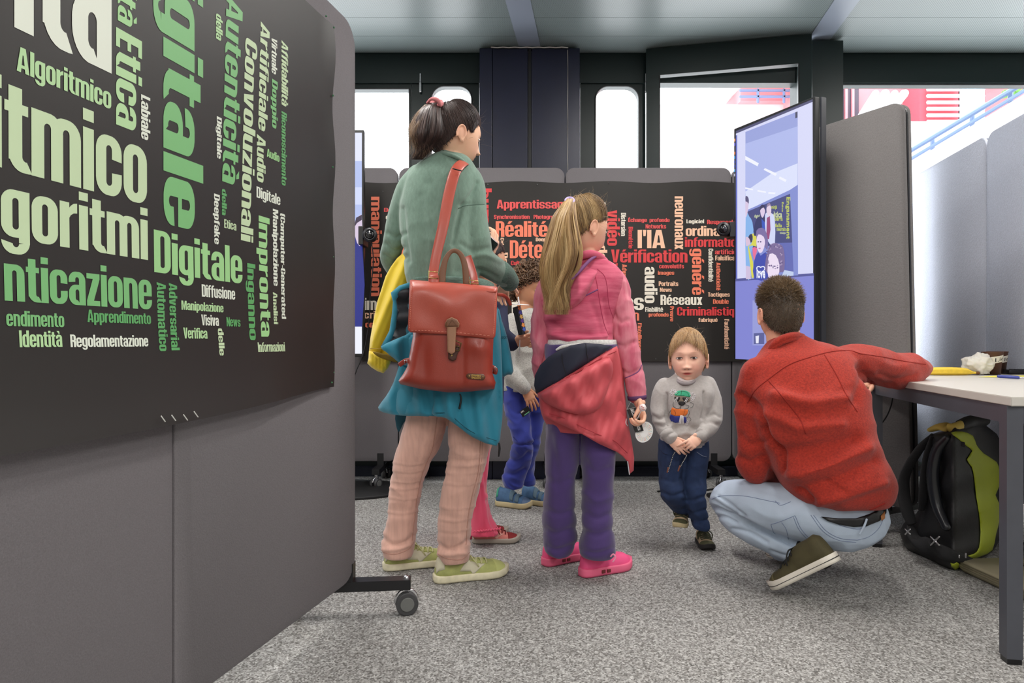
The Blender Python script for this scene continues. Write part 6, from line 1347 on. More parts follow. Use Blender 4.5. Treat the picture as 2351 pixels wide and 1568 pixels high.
WJ = wrap(1335, 105, 2.415, .10)
jm = patch([(1232, 900), (1270, 880), (1302, 860), (1340, 838), (1375, 815), (1417, 794), (1424, 830), (1428, 880), (1436, 930), (1441, 965), (1450, 1010), (1456, 1051), (1455, 1080), (1446, 1088), (1442, 1062), (1430, 1048), (1417, 1038), (1375, 1019), (1337, 997), (1300, 980), (1273, 968), (1246, 953), (1240, 926)], WJ, .012, 5, .012, 12, 1, fS)
obj('jacket_panel', jm, M_sal, jk, True); TJ = bvh(jm)
obj('jacket_lining', patch([(1228, 862), (1240, 838), (1258, 820), (1280, 806), (1310, 793), (1343, 787), (1380, 790), (1407, 795), (1375, 818), (1340, 840), (1302, 864), (1270, 884), (1246, 898), (1231, 903), (1226, 885)], lambda x, y: WJ(x, y)-.006, .012, 5, .012, 14, 1, lambda x, y: .006*math.sin(x*.1+y*.05)), M_nav, jk, True)
for ln in ([(1290, 812), (1292, 835), (1300, 862)], [(1345, 790), (1347, 810), (1352, 832)]): obj('lining_seam', tube([W(x, y, WJ(x, y)-.024) for x, y in ln], .0012, 6, 4), mat('black seam', (12, 12, 18), .8), jk, True)
obj('jacket_hood', patch([(1240, 905), (1270, 888), (1300, 872), (1335, 852), (1372, 830), (1400, 822), (1408, 850), (1398, 885), (1388, 915), (1376, 938), (1355, 950), (1330, 952), (1295, 944), (1262, 930), (1246, 918)], lambda x, y: WJ(x, y)-.030, .03, 5, .035, 30, 2, fS), M_sal, jk, True)
M_ss = mat('salmon seam', (168, 48, 58), .7)
for ln in ([(1300, 868), (1340, 846), (1380, 822), (1415, 806)], [(1330, 978), (1375, 998), (1410, 1012), (1440, 1040)], [(1262, 950), (1300, 962), (1345, 985)]): obj('jacket_seam', tube([W(x, y, WJ(x, y)-.02+(.0 if y > 900 else -.0)) for x, y in ln], .0016, 6, 5), M_ss, jk, True)
obj('zip', tube([hit(TJ, x, y, 2.42, .002) for x, y in ((1438, 962), (1437, 972), (1441, 978))], .002, 6, 3), mat('pale zip', (200, 200, 205), .4), jk, True); obj('zip', tube([W(x, y, 2.50) for x, y in ((1441, 1060), (1443, 1075), (1445, 1089))], .002, 6, 3), mat('pale zip', (200, 200, 205)), jk, True)
M_pur = mat('purple sweat fabric', (70, 50, 106), .92, sheen=.35, bump=.2, bscale=350)
tr4 = remesh([loft(glL, 30, 4), loft(glR, 30, 4)], .0055, 4); tr4 = crease(tr4, [([(1250, 1215), (1275, 1225), (1320, 1212)], 8, .007), ([(1338, 1218), (1370, 1228), (1408, 1215)], 8, .007), ([(1336, 1262), (1370, 1270), (1408, 1258)], 6, .006), ([(1255, 1255), (1280, 1262), (1320, 1250)], 6, .006), ([(1262, 1000), (1275, 1060), (1280, 1120)], 10, .005), ([(1345, 1060), (1365, 1085), (1400, 1075)], 8, .006), ([(1250, 1100), (1280, 1112), (1318, 1095)], 8, .005), ([(1340, 1130), (1370, 1150), (1402, 1140)], 9, -.006), ([(1338, 1175), (1370, 1190), (1402, 1180)], 7, .006), ([(1250, 1170), (1285, 1182), (1318, 1170)], 7, .006)])
obj('sweatpants', wrinkle(tr4, .005, (8, 8, 7), 15), M_pur, gi, True)
M_np = mat('neon pink mesh', (240, 84, 138), .7, bump=.15, bscale=300); M_ns = mat('pink sole', (236, 104, 140), .6)
h_ = gp(1249, 1300); h_.z = .003; shoe(gi, h_, h_+Vector((.175, .13, 0)), .086, .086, M_np, M_ns, 'slip', vent=True, toeh=.68, sole_h=.17, laces=None, strap=None)
h_ = gp(1334, 1325); h_.z = .003; shoe(gi, h_, h_+Vector((.20, .115, 0)), .088, .088, M_np, M_ns, 'slip', vent=True, toeh=.68, sole_h=.17)
pt_ = obj('pull_tab', tube([W(1402, 1278, 2.455), W(1408, 1272, 2.45), W(1413, 1280, 2.45), W(1407, 1290, 2.45)], .003, 8, 3, flat=.5), mat('pale pink tab', (246, 150, 180), .7), gi, True)
def ghl(az): return float(np.interp(abs(math.degrees(az)), [0, 40, 60, 80, 95, 125, 180], [.62, .54, .34, .15, -.02, -.50, -.75]))
BL = [(84, 62, 42), (142, 108, 70), (186, 150, 100), (214, 184, 134), (168, 132, 84)]; BLd = [(84, 66, 50), (136, 108, 74), (180, 148, 102), (204, 174, 126)]
hb4 = hair_cap(GM, .97, ghl, 1.08, (92, 74, 54), gi); l1, c1 = pull_back(GM, .97, ghl, (0, .55, .84), 3400, BLd, .14, 31); hair_obj('hair', l1, .0009, c1, hb4, M_hair)
l2, c2 = ponytail([(456, 1302, 1318, -.02, .015), (470, 1288, 1322, -.04, .03), (500, 1265, 1326, -.055, .045), (540, 1254, 1330, -.06, .055), (580, 1248, 1333, -.065, .058), (620, 1243, 1328, -.07, .055), (660, 1242, 1312, -.075, .048), (690, 1248, 1305, -.08, .038), (712, 1255, 1298, -.085, .025), (732, 1264, 1292, -.085, .012)], 5200, BL, gd-.05, 6.5, .45, 32, 22, emin=.5)
obj('ponytail_core', loft([(458, 1303, 1316, gd-.07, .012), (500, 1276, 1318, gd-.10, .030), (560, 1266, 1322, gd-.11, .036), (620, 1258, 1318, gd-.115, .034), (680, 1262, 1298, gd-.125, .022), (700, 1268, 1288, gd-.13, .010)], 24, 4), mat('hair base 150 120 80', (150, 120, 80), .6, var=.3, vscale=60, stretch=(1, 1, .2)), hb4, True)
hair_obj('ponytail', l2, .0008, c2, hb4, M_hair, label='wavy blonde ponytail')
lf, cf = fly(GM, .97, 110, .6, .04, (190, 160, 116), 33, -.2); hair_obj('loose_strands', lf, .0004, cf, hb4, M_hair)
obj('hair_tie', tube([W(1308+9*math.cos(t), 461+6*math.sin(t), 2.50-.02*math.sin(t)) for t in np.linspace(0, 6.283, 16)], .006, 8, 2, cap=False), mat('lilac hair tie', (176, 160, 214), .7, bump=.3, bscale=200), hb4, True)
# her kaleidoscope and lollipop
k2 = thing('kaleidoscope', 'black card kaleidoscope with white dotted disc in the blonde girl\'s hand', 'toy', W(1462, 965, 2.46))
kd = 2.495
A0, A1, B0, B1 = W(1439, 940, kd), W(1460, 935, kd), W(1458, 993, kd), W(1478, 989, kd); up_ = W(1448, 923, kd+.012); dn_ = B0+(up_-A0)
obj('tube_body', ([A0, A1, up_, B0, B1, dn_], [(0, 1, 2), (3, 5, 4), (0, 3, 4, 1), (1, 4, 5, 2), (2, 5, 3, 0)]), M_blk, k2)
obj('rim', tube([A0, A1, up_, A0], .0009, 5, 1), mat('pale card edge', (150, 150, 150), .6), k2)
nK = (A1-A0).cross(B0-A0).normalized(); nK = nK if nK.y < 0 else -nK
w_, f_ = word("MON KALEIDOSCOPE", 0, 1, 0, 1, lambda a, b: A0+(A1-A0)*(.36+.34*(1-b))+(B0-A0)*(.95-.92*a)+nK*.0006, 0, .02); obj('card_lettering', (w_, f_), mat('white print', (235, 235, 235)), k2)
dc = W(1479, 992, kd+.012); ring = [dc+Vector((.036*math.cos(t)*.98*.9+.010*math.sin(t), .004*math.cos(t), .038*math.sin(t)-.006*math.cos(t))) for t in np.linspace(0, 6.283, 48, endpoint=False)]
obj('disc', (ring+[p+Vector((0, .0015, 0)) for p in ring], [tuple(range(48)), tuple(range(95, 47, -1))]+[(j, 48+j, 48+(j+1) % 48, (j+1) % 48) for j in range(48)]), mat('white card', (236, 236, 236)), k2)
dts = {}
for r_ in (.52, .62, .72, .82):
    for i in range(30):
        t = i/30*6.283; p = dc+Vector(((.036*.88*math.cos(t)+.010*math.sin(t))*r_, .004*math.cos(t)*r_-.0012, (.038*math.sin(t)-.006*math.cos(t))*r_)); c = ((60, 60, 90), (220, 120, 50), (230, 190, 80), (190, 60, 60), (90, 160, 150))[(i*3+int(r_*50)) % 5]
        dts.setdefault(c, []).append(tube([p, p+Vector((0, .001, 0))], .0006+.0011*(r_-.45), 6, 1, up=(0, 0, 1), round_cap=False))
for c, ms in dts.items(): obj('printed_dots', cat(ms), mat('print %d %d %d' % c, c, .5), k2)
lo = thing('lollipop', 'wrapped white lollipop with red lettering in the blonde girl\'s fingers', 'candy', W(1475, 936, 2.41))
lb = ball(W(1475.5, 936, 2.42), .0135, nu=12, nv=8); obj('wrapper', wrinkle((np.array(lb[0]), lb[1]), .001, (90, 90, 90), 1), mat('white wrapper', (236, 226, 226), .35, coat=.4), lo)
for i, (sx_, sy_) in enumerate(((-3, -3), (1, 0), (2, 4), (-1, 3))):
    p = W(1475.5+sx_, 936+sy_, 2.4068); obj('wrapper_print', tube([p+Vector((-.003, .0004, .002)), p+Vector((0, -.0002, -.001)), p+Vector((.003, .0006, .002)), p+Vector((.002, .0004, -.002))], .0006, 5, 2), mat('print 190 50 50', (190, 50, 50), .5), lo)
obj('stick', tube([W(1472, 942, 2.43), W(1464, 960, 2.46)], .0018, 6, 1), mat('white card', (236, 236, 236)), lo)

# ================================================================ 5. toddler
bd = 2.9
ba = person('person', 'toddler with light brown fringe, grey bear sweatshirt and jeans, facing the camera', (W(1590, 1255, bd).x, bd, 0))
hm, BM = head_mesh(W(1580, 819, bd), .985, -19, 2, -2, .65)
fine = remesh(hm+[limb([(1578, 892, bd+.01, 30), (1579, 875, bd+.02, 30), (1580, 855, bd+.02, 30)], 22)], .0022, 2, .35)
hA = hand_mesh(W(1538, 1006, 2.80), (.66, -.28, -.62), (.35, .75, -.2), .115, 1, fc=[(18, 30, 20), (18, 30, 20), (22, 34, 22), (28, 36, 24)], thumb=(.8, .35, .3), tc=5)
hB = hand_mesh(W(1607, 1004, 2.775), (-.72, -.22, -.45), (-.3, .75, -.45), .115, -1, fc=[(10, 20, 12), (45, 55, 30), (50, 60, 35), (55, 60, 35)], thumb=(.75, -.2, .45), tc=0)
brow_ = [(858, 1556, 1600, bd+.01, .05), (866, 1535, 1618, bd+.01, .06), (880, 1515, 1636, bd+.01, .075), (905, 1512, 1640, bd, .088), (940, 1516, 1630, bd, .098), (980, 1518, 1624, bd, .10), (1005, 1518, 1622, bd, .10), (1022, 1520, 1620, bd, .095)]
blL = [(1010, 1516, 1572, bd, .085), (1040, 1513, 1570, bd, .085), (1084, 1514, 1566, bd-.01, .072), (1120, 1515, 1568, bd-.03, .066), (1142, 1519, 1574, bd-.02, .062), (1160, 1534, 1580, bd+.04, .055), (1178, 1550, 1584, bd+.10, .05), (1186, 1556, 1582, bd+.11, .042)]
blR = [(1010, 1566, 1624, bd, .085), (1040, 1566, 1624, bd, .085), (1084, 1564, 1620, bd, .072), (1120, 1566, 1620, bd-.02, .064), (1153, 1574, 1620, bd-.02, .060), (1190, 1584, 1625, bd, .052), (1208, 1589, 1629, bd, .05), (1215, 1594, 1624, bd, .042)]
baL = [(1528, 885, bd, 20), (1516, 910, bd-.01, 20), (1513, 945, bd-.03, 19), (1520, 972, bd-.05, 19), (1530, 992, bd-.08, 17), (1538, 1004, bd-.10, 15)]
baR = [(1622, 885, bd, 22), (1634, 915, bd-.01, 21), (1638, 948, bd-.03, 21), (1634, 970, bd-.06, 20), (1622, 988, bd-.09, 18), (1610, 1000, bd-.115, 15)]
coarse = [loft(shr(brow_[1:], 14, .02), 24, 3), loft(shr(blL, 8, .015), 16, 3), loft(shr(blR, 8, .015), 16, 3), limb(thin(baL, .5)), limb(thin(baR, .5))]
bb_ = figure(ba, coarse, [fine, hA, hB], (244, 196, 172), [(BM, .985, (196, 88, 84), 1.0, .55)], 'toddler', .010)
eyes(bb_, BM, .985, (52, 36, 28), .0048)
M_tod = mat('grey sweatshirt', (172, 168, 165), .9, var=.06, vscale=120, bump=.2, bscale=350, sheen=.3)
sw5 = remesh([loft(brow_, 36, 4), limb(baL, 20), limb(baR, 20)], .0045, 4)
sw5 = crease(sw5, [([(1531, 905), (1530, 940), (1536, 975)], 3.5, .012), ([(1616, 900), (1617, 935), (1612, 960)], 3.5, .012), ([(1500, 955), (1515, 962), (1528, 955)], 4, .006), ([(1508, 975), (1522, 978), (1535, 970)], 4, .006), ([(1625, 955), (1640, 950), (1652, 958)], 4, .006), ([(1618, 972), (1632, 968), (1648, 975)], 4, .006), ([(1545, 985), (1570, 975), (1600, 985)], 7, .006), ([(1540, 1003), (1575, 995), (1600, 1002)], 5, -.005)])
s6 = obj('sweatshirt', wrinkle(sw5, .004, (12, 8, 12), 21), M_tod, ba, True); T5 = bvh(wrinkle(sw5, .004, (12, 8, 12), 21))
obj('neck_rib', tube([W(*p) for p in ((1549, 862, 2.92), (1553, 872, 2.865), (1564, 879, 2.835), (1576, 881, 2.83), (1590, 878, 2.84), (1601, 868, 2.87), (1606, 858, 2.92))], [.007]*7, 10, 4), mat('rib grey', (160, 154, 156), .9), s6, True)
obj('undershirt', tube([W(*p) for p in ((1552, 858, 2.92), (1557, 868, 2.865), (1567, 874, 2.84), (1577, 876, 2.835), (1588, 873, 2.845), (1598, 864, 2.87))], [.006]*6, 10, 4), mat('pale undershirt', (216, 208, 208), .9), ba, True)
obj('cuff', limb([(1530, 994, bd-.085, 17), (1536, 1003, bd-.10, 15.5)], 18, 2, round_cap=False), M_tod, s6, True); obj('cuff', limb([(1617, 992, bd-.095, 17.5), (1610, 1000, bd-.115, 15.5)], 18, 2, round_cap=False), M_tod, s6, True)
obj('hem_rib', loft([(1004, 1517, 1623, bd, .103), (1016, 1519, 1621, bd, .102)], 40, 2), M_tod, s6, True)
# printed bear on the sweatshirt
def bp2(x, y): return (1520+x/7.84, 860+y/7.84)
def prt(pts, c, off, nm='print_shape', sm=2): return obj(nm, decal(T5, [bp2(*p) for p in pts], off, .0004, 2.5, sm, 2.8), mat('print %d %d %d' % c, c, .7), s6, True)
prt([(230, 350), (270, 300), (340, 285), (430, 290), (505, 330), (515, 375), (500, 405), (430, 395), (340, 385), (240, 375)], (54, 170, 128), .0016)
prt([(225, 385), (340, 385), (430, 398), (490, 410), (510, 460), (450, 500), (300, 490), (240, 460)], (128, 116, 100), .0014)
prt([(228, 400), (315, 398), (320, 440), (290, 480), (245, 470), (225, 430)], (40, 38, 38), .0019); prt([(375, 405), (480, 415), (478, 455), (440, 495), (395, 480), (372, 440)], (40, 38, 38), .0019)
prt([(290, 495), (350, 480), (425, 495), (400, 545), (350, 560), (305, 540)], (28, 26, 28), .0021)
prt([(180, 590), (250, 615), (360, 620), (470, 630), (460, 700), (430, 735), (330, 745), (230, 745), (155, 710), (160, 640)], (226, 118, 46), .0016, sm=1)
prt([(150, 715), (230, 748), (325, 748), (320, 860), (240, 870), (160, 840), (135, 780)], (38, 48, 128), .0016, sm=1); prt([(390, 760), (435, 770), (445, 850), (410, 880), (390, 850)], (38, 48, 128), .0016, sm=1)
prt([(330, 730), (385, 740), (395, 885), (290, 885), (310, 820)], (216, 214, 216), .0018, sm=1)
def ln2(pts, c=(30, 30, 32), r=.0007): return obj('print_line', seam(T5, [bp2(*p) for p in pts], r, 4, 2.8, 5, .0016), mat('print %d %d %d' % c, c, .7), s6)
for L_ in ([(250, 370), (300, 320), (380, 300), (460, 330), (490, 400)], [(350, 290), (340, 385)], [(205, 500), (200, 560), (240, 600), (300, 610), (340, 570)], [(345, 560), (330, 620)], [(420, 540), (480, 560), (470, 600), (400, 620)], [(500, 500), (560, 520), (550, 580), (510, 600)], [(215, 640), (245, 690), (230, 745)], [(415, 640), (395, 700), (380, 740)], [(160, 640), (125, 700), (130, 760)], [(475, 640), (495, 690), (470, 740)], [(440, 780), (480, 760), (520, 800), (500, 840)], [(200, 750), (205, 860)], [(345, 790), (350, 880)], [(365, 790), (375, 880)]): ln2(L_)
for L_ in ([(230, 480), (265, 405)], [(255, 485), (285, 405)], [(405, 490), (450, 420)], [(425, 500), (472, 430)]): ln2(L_, (230, 230, 230), .0012)
for cx_, cy_ in ((160, 320), (190, 280), (230, 290), (255, 320), (175, 360), (215, 330), (520, 350), (560, 340), (590, 380), (570, 420), (530, 400), (550, 450), (460, 850), (440, 890)): ln2([(cx_+17*math.cos(t), cy_+17*math.sin(t)) for t in np.linspace(0, 6.283, 7)], (226, 224, 228), .0009)
M_jn = mat('dark blue denim', (38, 56, 92), .9, var=.18, vscale=30, bump=.25, bscale=400)
tr5 = remesh([loft(blL, 26, 4), loft(blR, 26, 4)], .0045, 4); tr5 = crease(tr5, [([(1518, 1130), (1540, 1140), (1570, 1130)], 5, .007), ([(1520, 1100), (1545, 1108), (1564, 1100)], 5, .005), ([(1570, 1150), (1595, 1148), (1620, 1140)], 5, .007), ([(1580, 1175), (1600, 1178), (1622, 1170)], 4, .006), ([(1588, 1196), (1605, 1200), (1626, 1192)], 4, .006), ([(1568, 1060), (1566, 1100)], 4, .008), ([(1535, 1050), (1555, 1062), (1568, 1050)], 5, .005)])
tj5 = obj('jeans', wrinkle(tr5, .004, (14, 12, 14), 22), M_jn, ba, True); T6 = bvh(tr5); M_th = mat('denim seam', (24, 34, 60), .9)
obj('pocket_seam', seam(T6, [(1516, 1032), (1522, 1040), (1532, 1044)], .0012), M_th, tj5, True); obj('pocket_seam', seam(T6, [(1600, 1038), (1612, 1046), (1622, 1049)], .0012), mat('pale thread blue', (130, 140, 160), .9), tj5, True)
M_ts2 = mat('olive suede', (84, 84, 58), .85, bump=.2, bscale=300); M_tan2 = mat('tan mesh', (188, 166, 136), .8, bump=.3, bscale=260)
h_ = W(1568, 1182, bd+.14); t_ = W(1560, 1216, bd-.01); shoe(ba, h_, t_, .066, .066, M_tan2, mat('tan sole', (196, 180, 140)), laces=mat('olive lace', (60, 62, 42), .8), cap=(M_ts2, .76), strap=M_ts2)
h_ = W(1607, 1236, bd+.10); h_.z = .004; t_ = W(1622, 1262, bd-.02); t_.z = .004; t_ = Vector((t_.x+.005, bd-.045, .004)); shoe(ba, h_, t_, .068, .066, M_tan2, mat('dark sole', (34, 32, 32), .7), laces=mat('olive lace', (60, 62, 42)), cap=(M_ts2, .74), strap=M_ts2)
def bhl(az): return float(np.interp(math.degrees(az), [-180, -130, -100, -75, -50, -25, -8, 10, 30, 50, 75, 100, 130, 180], [-.62, -.5, -.15, -.08, .24, .50, .66, .60, .46, .30, 0, -.10, -.5, -.62]))
hb5 = hair_cap(BM, .985, lambda az: bhl(az)+.07, 1.05, (96, 70, 50), ba); rg = np.random.default_rng(41); a_, b_, c_ = dims(.985); L_ = []; C_ = []
TB_ = [(78, 54, 36), (126, 92, 58), (176, 136, 88), (200, 170, 130), (120, 88, 58)]
for i in range(3000):
    az = rg.uniform(-math.pi, math.pi); z = bhl(az)+rg.normal()*.065; st = np.array([.25, .25, .93])+rg.normal(size=3)*.16
    if abs(az+.12) < .1 and rg.uniform() < .25: z -= rg.uniform(0, .16)
    az0 = az+rg.normal()*.10; P = arc_strand(BM, a_, b_, c_, st, sdir(az0, max(-.8, z)), .11*rg.uniform(.7, 1.15), 10, drop=.35); L_.append(P); q = abs(math.sin(az*5))*.5+rg.uniform()*.5; j = min(3, int(q*4)); C_.append(mix(TB_[j], TB_[j+1], q*4-j))
hair_obj('hair', L_, .0012, C_, hb5, M_hair); lf, cf = fly(BM, .985, 60, .5, .03, (190, 170, 150), 43, .3); hair_obj('loose_strands', lf, .0004, cf, hb5, M_hair)
co = thing('cord', 'black and white speckled cord dangling from the toddler\'s hands', 'cord', W(1560, 1060, 2.76))
cpts = [W(*p) for p in ((1534, 1082, 2.755), (1540, 1062, 2.765), (1548, 1040, 2.785), (1560, 1031, 2.81), (1574, 1034, 2.80), (1576, 1046, 2.76), (1567, 1062, 2.75), (1558, 1079, 2.745))]
obj('braid', tube(cpts, .0024, 8, 5), M_blackp, co, True); Pq = catmull(np.array([tuple(p) for p in cpts]), 12)
obj('flecks', cat([ball(Pq[i]+np.array([0, -.002, 0]), .0013, nu=6, nv=5) for i in range(0, len(Pq), 2)]), mat('white card', (236, 236, 236)), co)
obj('cord_end', tube([W(1534, 1074, 2.755), W(1532, 1084, 2.755)], .003, 8, 1), mat('brown tip', (120, 70, 50), .6), co); obj('cord_end', tube([W(1561, 1070, 2.738), W(1557, 1081, 2.738)], .003, 8, 1), mat('brown tip', (120, 70, 50)), co)

# ================================================================ 6. crouching man
ma = person('person', 'man crouching with his back turned, red fleece, light jeans and olive sneakers', (W(1870, 1368, 2.4).x, 2.42, 0))
hm, MM = head_mesh(W(1790, 716, 2.48), .96, -178, 2, -3)
fine = remesh(hm+[limb([(1805, 812, 2.47, 40), (1800, 785, 2.475, 38), (1795, 750, 2.48, 36)], 24)], .003, 3, .4)
mh = hand_mesh(W(2012, 880, 2.95), (-.95, .1, -.15), (0, 0, -1), .17, 1, (20, 30, 20))
mh2 = hand_mesh(W(1800, 1088, 2.64), (.8, .4, -.3), (0, 0, -1), .17, 1, (20, 30, 20))
mrow = [(768, 1778, 1843, 2.47, .05), (782, 1764, 1885, 2.465, .07), (800, 1748, 1930, 2.45, .09), (825, 1732, 1962, 2.43, .115), (870, 1718, 1982, 2.41, .135), (930, 1722, 1990, 2.39, .148), (1000, 1742, 2002, 2.38, .155), (1050, 1768, 2018, 2.38, .16), (1090, 1788, 2040, 2.38, .165), (1112, 1797, 2045, 2.38, .158), (1132, 1812, 2040, 2.38, .148), (1148, 1838, 2030, 2.39, .135), (1156, 1868, 2015, 2.40, .11)]
maR = [(1935, 842, 2.43, 46), (1975, 836, 2.48, 46), (2015, 842, 2.53, 43), (2055, 852, 2.58, 41), (2090, 848, 2.63, 37), (2112, 846, 2.68, 25)]
maR2 = [(2108, 848, 2.72, 24), (2060, 856, 2.82, 22), (2010, 866, 2.90, 20)]
maL = [(1742, 862, 2.43, 46), (1728, 910, 2.435, 40), (1726, 980, 2.44, 37), (1730, 1040, 2.45, 35), (1728, 1068, 2.47, 37), (1742, 1082, 2.50, 30), (1772, 1090, 2.58, 24), (1795, 1090, 2.63, 20)]
hipc = [(1960, 1185, 2.42, 74), (1925, 1192, 2.41, 72), (1870, 1180, 2.42, 66)]
th1 = [(1950, 1180, 2.41, 74), (1895, 1186, 2.40, 70), (1830, 1174, 2.42, 62), (1760, 1160, 2.47, 55), (1700, 1150, 2.53, 49), (1682, 1148, 2.55, 46)]
sh1 = [(1672, 1150, 2.55, 42), (1700, 1192, 2.54, 38), (1760, 1228, 2.50, 36), (1815, 1256, 2.46, 33), (1846, 1268, 2.43, 30)]
th2 = [(1950, 1170, 2.56, 66), (1830, 1160, 2.66, 56), (1730, 1150, 2.80, 48)]; sh2 = [(1730, 1158, 2.80, 40), (1760, 1220, 2.74, 32), (1795, 1262, 2.68, 28)]
coarse = [loft(shr(mrow[2:-1], 45, .06), 30, 3)]+[limb(thin(q, .5)) for q in (maR, maR2, maL)]+[limb(thin(q, .72)) for q in (th1, sh1, th2, sh2, hipc)]
mb = figure(ma, coarse, [fine, mh, mh2], (228, 172, 144), [(MM, .96, (170, 90, 85), .6, .8)], 'man', .011)
eyes(mb, MM, .96)
M_fl = mat('brick red fleece', (150, 38, 26), .95, rgb2=(172, 48, 31), var=.14, vscale=160, bump=.5, bscale=280, sheen=.12, bdist=.003)
fl = remesh([loft(mrow, 48, 4), limb(maR, 24), limb(maR2, 18), limb(maL, 24)], .0065, 5)
fl = crease(fl, [([(1700, 905), (1745, 950), (1760, 1000), (1780, 1030)], 9, .020), ([(1752, 985), (1765, 1010), (1785, 1035), (1800, 1080)], 6, .02), ([(1975, 840), (1990, 860), (2000, 885)], 8, .02), ([(1985, 845), (1975, 880), (1965, 920)], 10, .010),
 ([(1760, 950), (1840, 980), (1930, 975)], 14, -.014), ([(1780, 905), (1850, 925), (1940, 915)], 14, -.018), ([(1800, 1040), (1880, 1030), (1960, 1010)], 16, .016), ([(1820, 1090), (1900, 1070), (1990, 1030)], 14, -.018), ([(1850, 1120), (1930, 1100), (2010, 1060)], 14, .017), ([(1880, 1150), (1950, 1135), (2030, 1110)], 10, -.013), ([(1830, 1125), (1870, 1150)], 7, .018), ([(1900, 1110), (1940, 1130)], 7, .010),
 ([(1700, 1000), (1720, 1020), (1750, 1015)], 9, .010), ([(1700, 1050), (1722, 1062), (1750, 1050)], 8, .010), ([(2020, 860), (2060, 872), (2100, 862)], 8, .010), ([(2030, 835), (2060, 842), (2100, 835)], 9, -.007), ([(2000, 860), (2020, 880), (2050, 885)], 7, .010)])
fl = wrinkle(fl, .007, (6, 5, 7), 31); fo = obj('fleece', fl, M_fl, ma, True); TM = bvh(fl); M_fs = mat('dark red seam', (138, 28, 18), .9)
for ln in ([(1716, 925), (1735, 895), (1765, 870), (1810, 838), (1860, 820), (1910, 807), (1950, 805), (1975, 812)], [(1765, 874), (1800, 915), (1835, 960), (1850, 995)], [(1893, 815), (1920, 860), (1945, 910), (1968, 945)], [(1975, 812), (2030, 820), (2080, 830), (2125, 836)]): obj('seam', seam(TM, ln, .0022, 6), M_fs, fo, True)
obj('hem_band', seam(TM, [(1798, 1118), (1818, 1144), (1862, 1168), (1915, 1182), (1970, 1180), (2030, 1156)], .0035, 6), M_fs, fo, True)
for dy, rr_ in ((0, .013), (7, .011)): obj('collar', tube([W(*p) for p in ((1763, 812+dy, 2.42), (1778, 790+dy, 2.395), (1800, 776+dy, 2.385), (1825, 770+dy, 2.40), (1842, 772+dy, 2.45))], [rr_*.7, rr_, rr_, rr_, rr_*.8], 12, 4), M_fl, fo, True)
M_lj = mat('light blue denim', (176, 190, 208), .88, var=.10, vscale=9, bump=.25, bscale=420); 
tr6 = remesh([limb(hipc, 26), limb(th1, 26), limb(sh1, 24), limb(th2, 20), limb(sh2, 20)], .0055, 4)
tr6 = crease(tr6, [([(1632, 1165), (1660, 1175), (1700, 1192), (1760, 1222), (1820, 1252)], 5, .016), ([(1640, 1150), (1665, 1165), (1690, 1180)], 4, .008), ([(1650, 1140), (1680, 1160), (1710, 1185)], 4, .006), ([(1640, 1185), (1668, 1190), (1690, 1200)], 4, .008), ([(1680, 1215), (1720, 1222), (1760, 1245)], 5, .007), ([(1700, 1110), (1760, 1125), (1800, 1140)], 8, .004), ([(1770, 1265), (1800, 1275), (1830, 1272)], 4, .008)])
tr6 = wrinkle(tr6, .004, (10, 8, 10), 32); jo = obj('jeans', tr6, M_lj, ma, True); T7 = bvh(tr6); M_jd = mat('indigo stitch', (112, 124, 154), .9)
for ln in ([(1634, 1146), (1660, 1138), (1710, 1139), (1765, 1150), (1790, 1155)], [(1780, 1150), (1792, 1160), (1815, 1152)], [(1770, 1204), (1790, 1198), (1825, 1184)], [(1770, 1204), (1775, 1220), (1780, 1226)], [(1826, 1185), (1840, 1215), (1870, 1245), (1905, 1262)], [(1822, 1188), (1836, 1218), (1866, 1248), (1898, 1264)], [(1862, 1183), (1890, 1220), (1925, 1240), (1965, 1245)], [(1868, 1183), (1896, 1218), (1930, 1236), (1968, 1240)], [(1795, 1200), (1805, 1215), (1810, 1238)], [(1968, 1240), (1995, 1232), (2018, 1212), (2032, 1180)], [(1905, 1193), (1935, 1208), (1975, 1214), (2012, 1195)]): obj('stitch_line', seam(T7, ln, .0011, 5), M_jd, jo, True)
obj('belt', decal(T7, [(1885, 1186), (1925, 1190), (1965, 1190), (2010, 1175), (2036, 1160), (2035, 1178), (2020, 1196), (1990, 1208), (1960, 1210), (1925, 1204), (1900, 1196)], .008, .006, 5, 1, 2.36), M_black, ma, True)
obj('belt_loop', tube([hit(T7, x, y, 2.35, .016) for x, y in ((1990, 1192), (1984, 1208), (1974, 1226))], .004, 8, 3, flat=.5), M_lj, jo, True)
obj('leather_patch', decal(T7, [(2022, 1185), (2032, 1172), (2032, 1190), (2024, 1196)], .012, .002, 4, 1, 2.36), mat('tan patch', (170, 110, 60), .6), jo, True)
M_ol = mat('dark olive suede', (66, 60, 34), .8, var=.1, vscale=40, bump=.2, bscale=300); M_os = mat('off white rubber', (212, 206, 194), .6)
h_ = W(1925, 1288, 2.22); t_ = Vector((.915, 2.375, .012)); shoe(ma, h_, t_, .100, .105, M_ol, M_os, toeh=.5, sole_h=.14, laces=mat('black lace', (16, 16, 16), .8), mid=mat('dark sole', (34, 32, 32)), cap=(mat('olive toe', (82, 74, 44), .75), .84))
obj('sock', limb([(1850, 1262, 2.41, 26), (1872, 1272, 2.40, 27), (1888, 1280, 2.39, 25)], 16, 3), mat('black sock', (14, 14, 16), .9), ma, True)
h_ = W(1860, 1276, 2.62); t_ = W(1765, 1292, 2.74); t_.z = .02; shoe(ma, h_, t_, .10, .09, M_ol, M_os, sole_h=.13, laces=None, mid=mat('dark sole', (34, 32, 32)))
def mhl(az): return float(np.interp(abs(math.degrees(az)), [0, 40, 60, 80, 92, 105, 125, 180], [.60, .54, .36, .15, .02, -.30, -.62, -.80]))
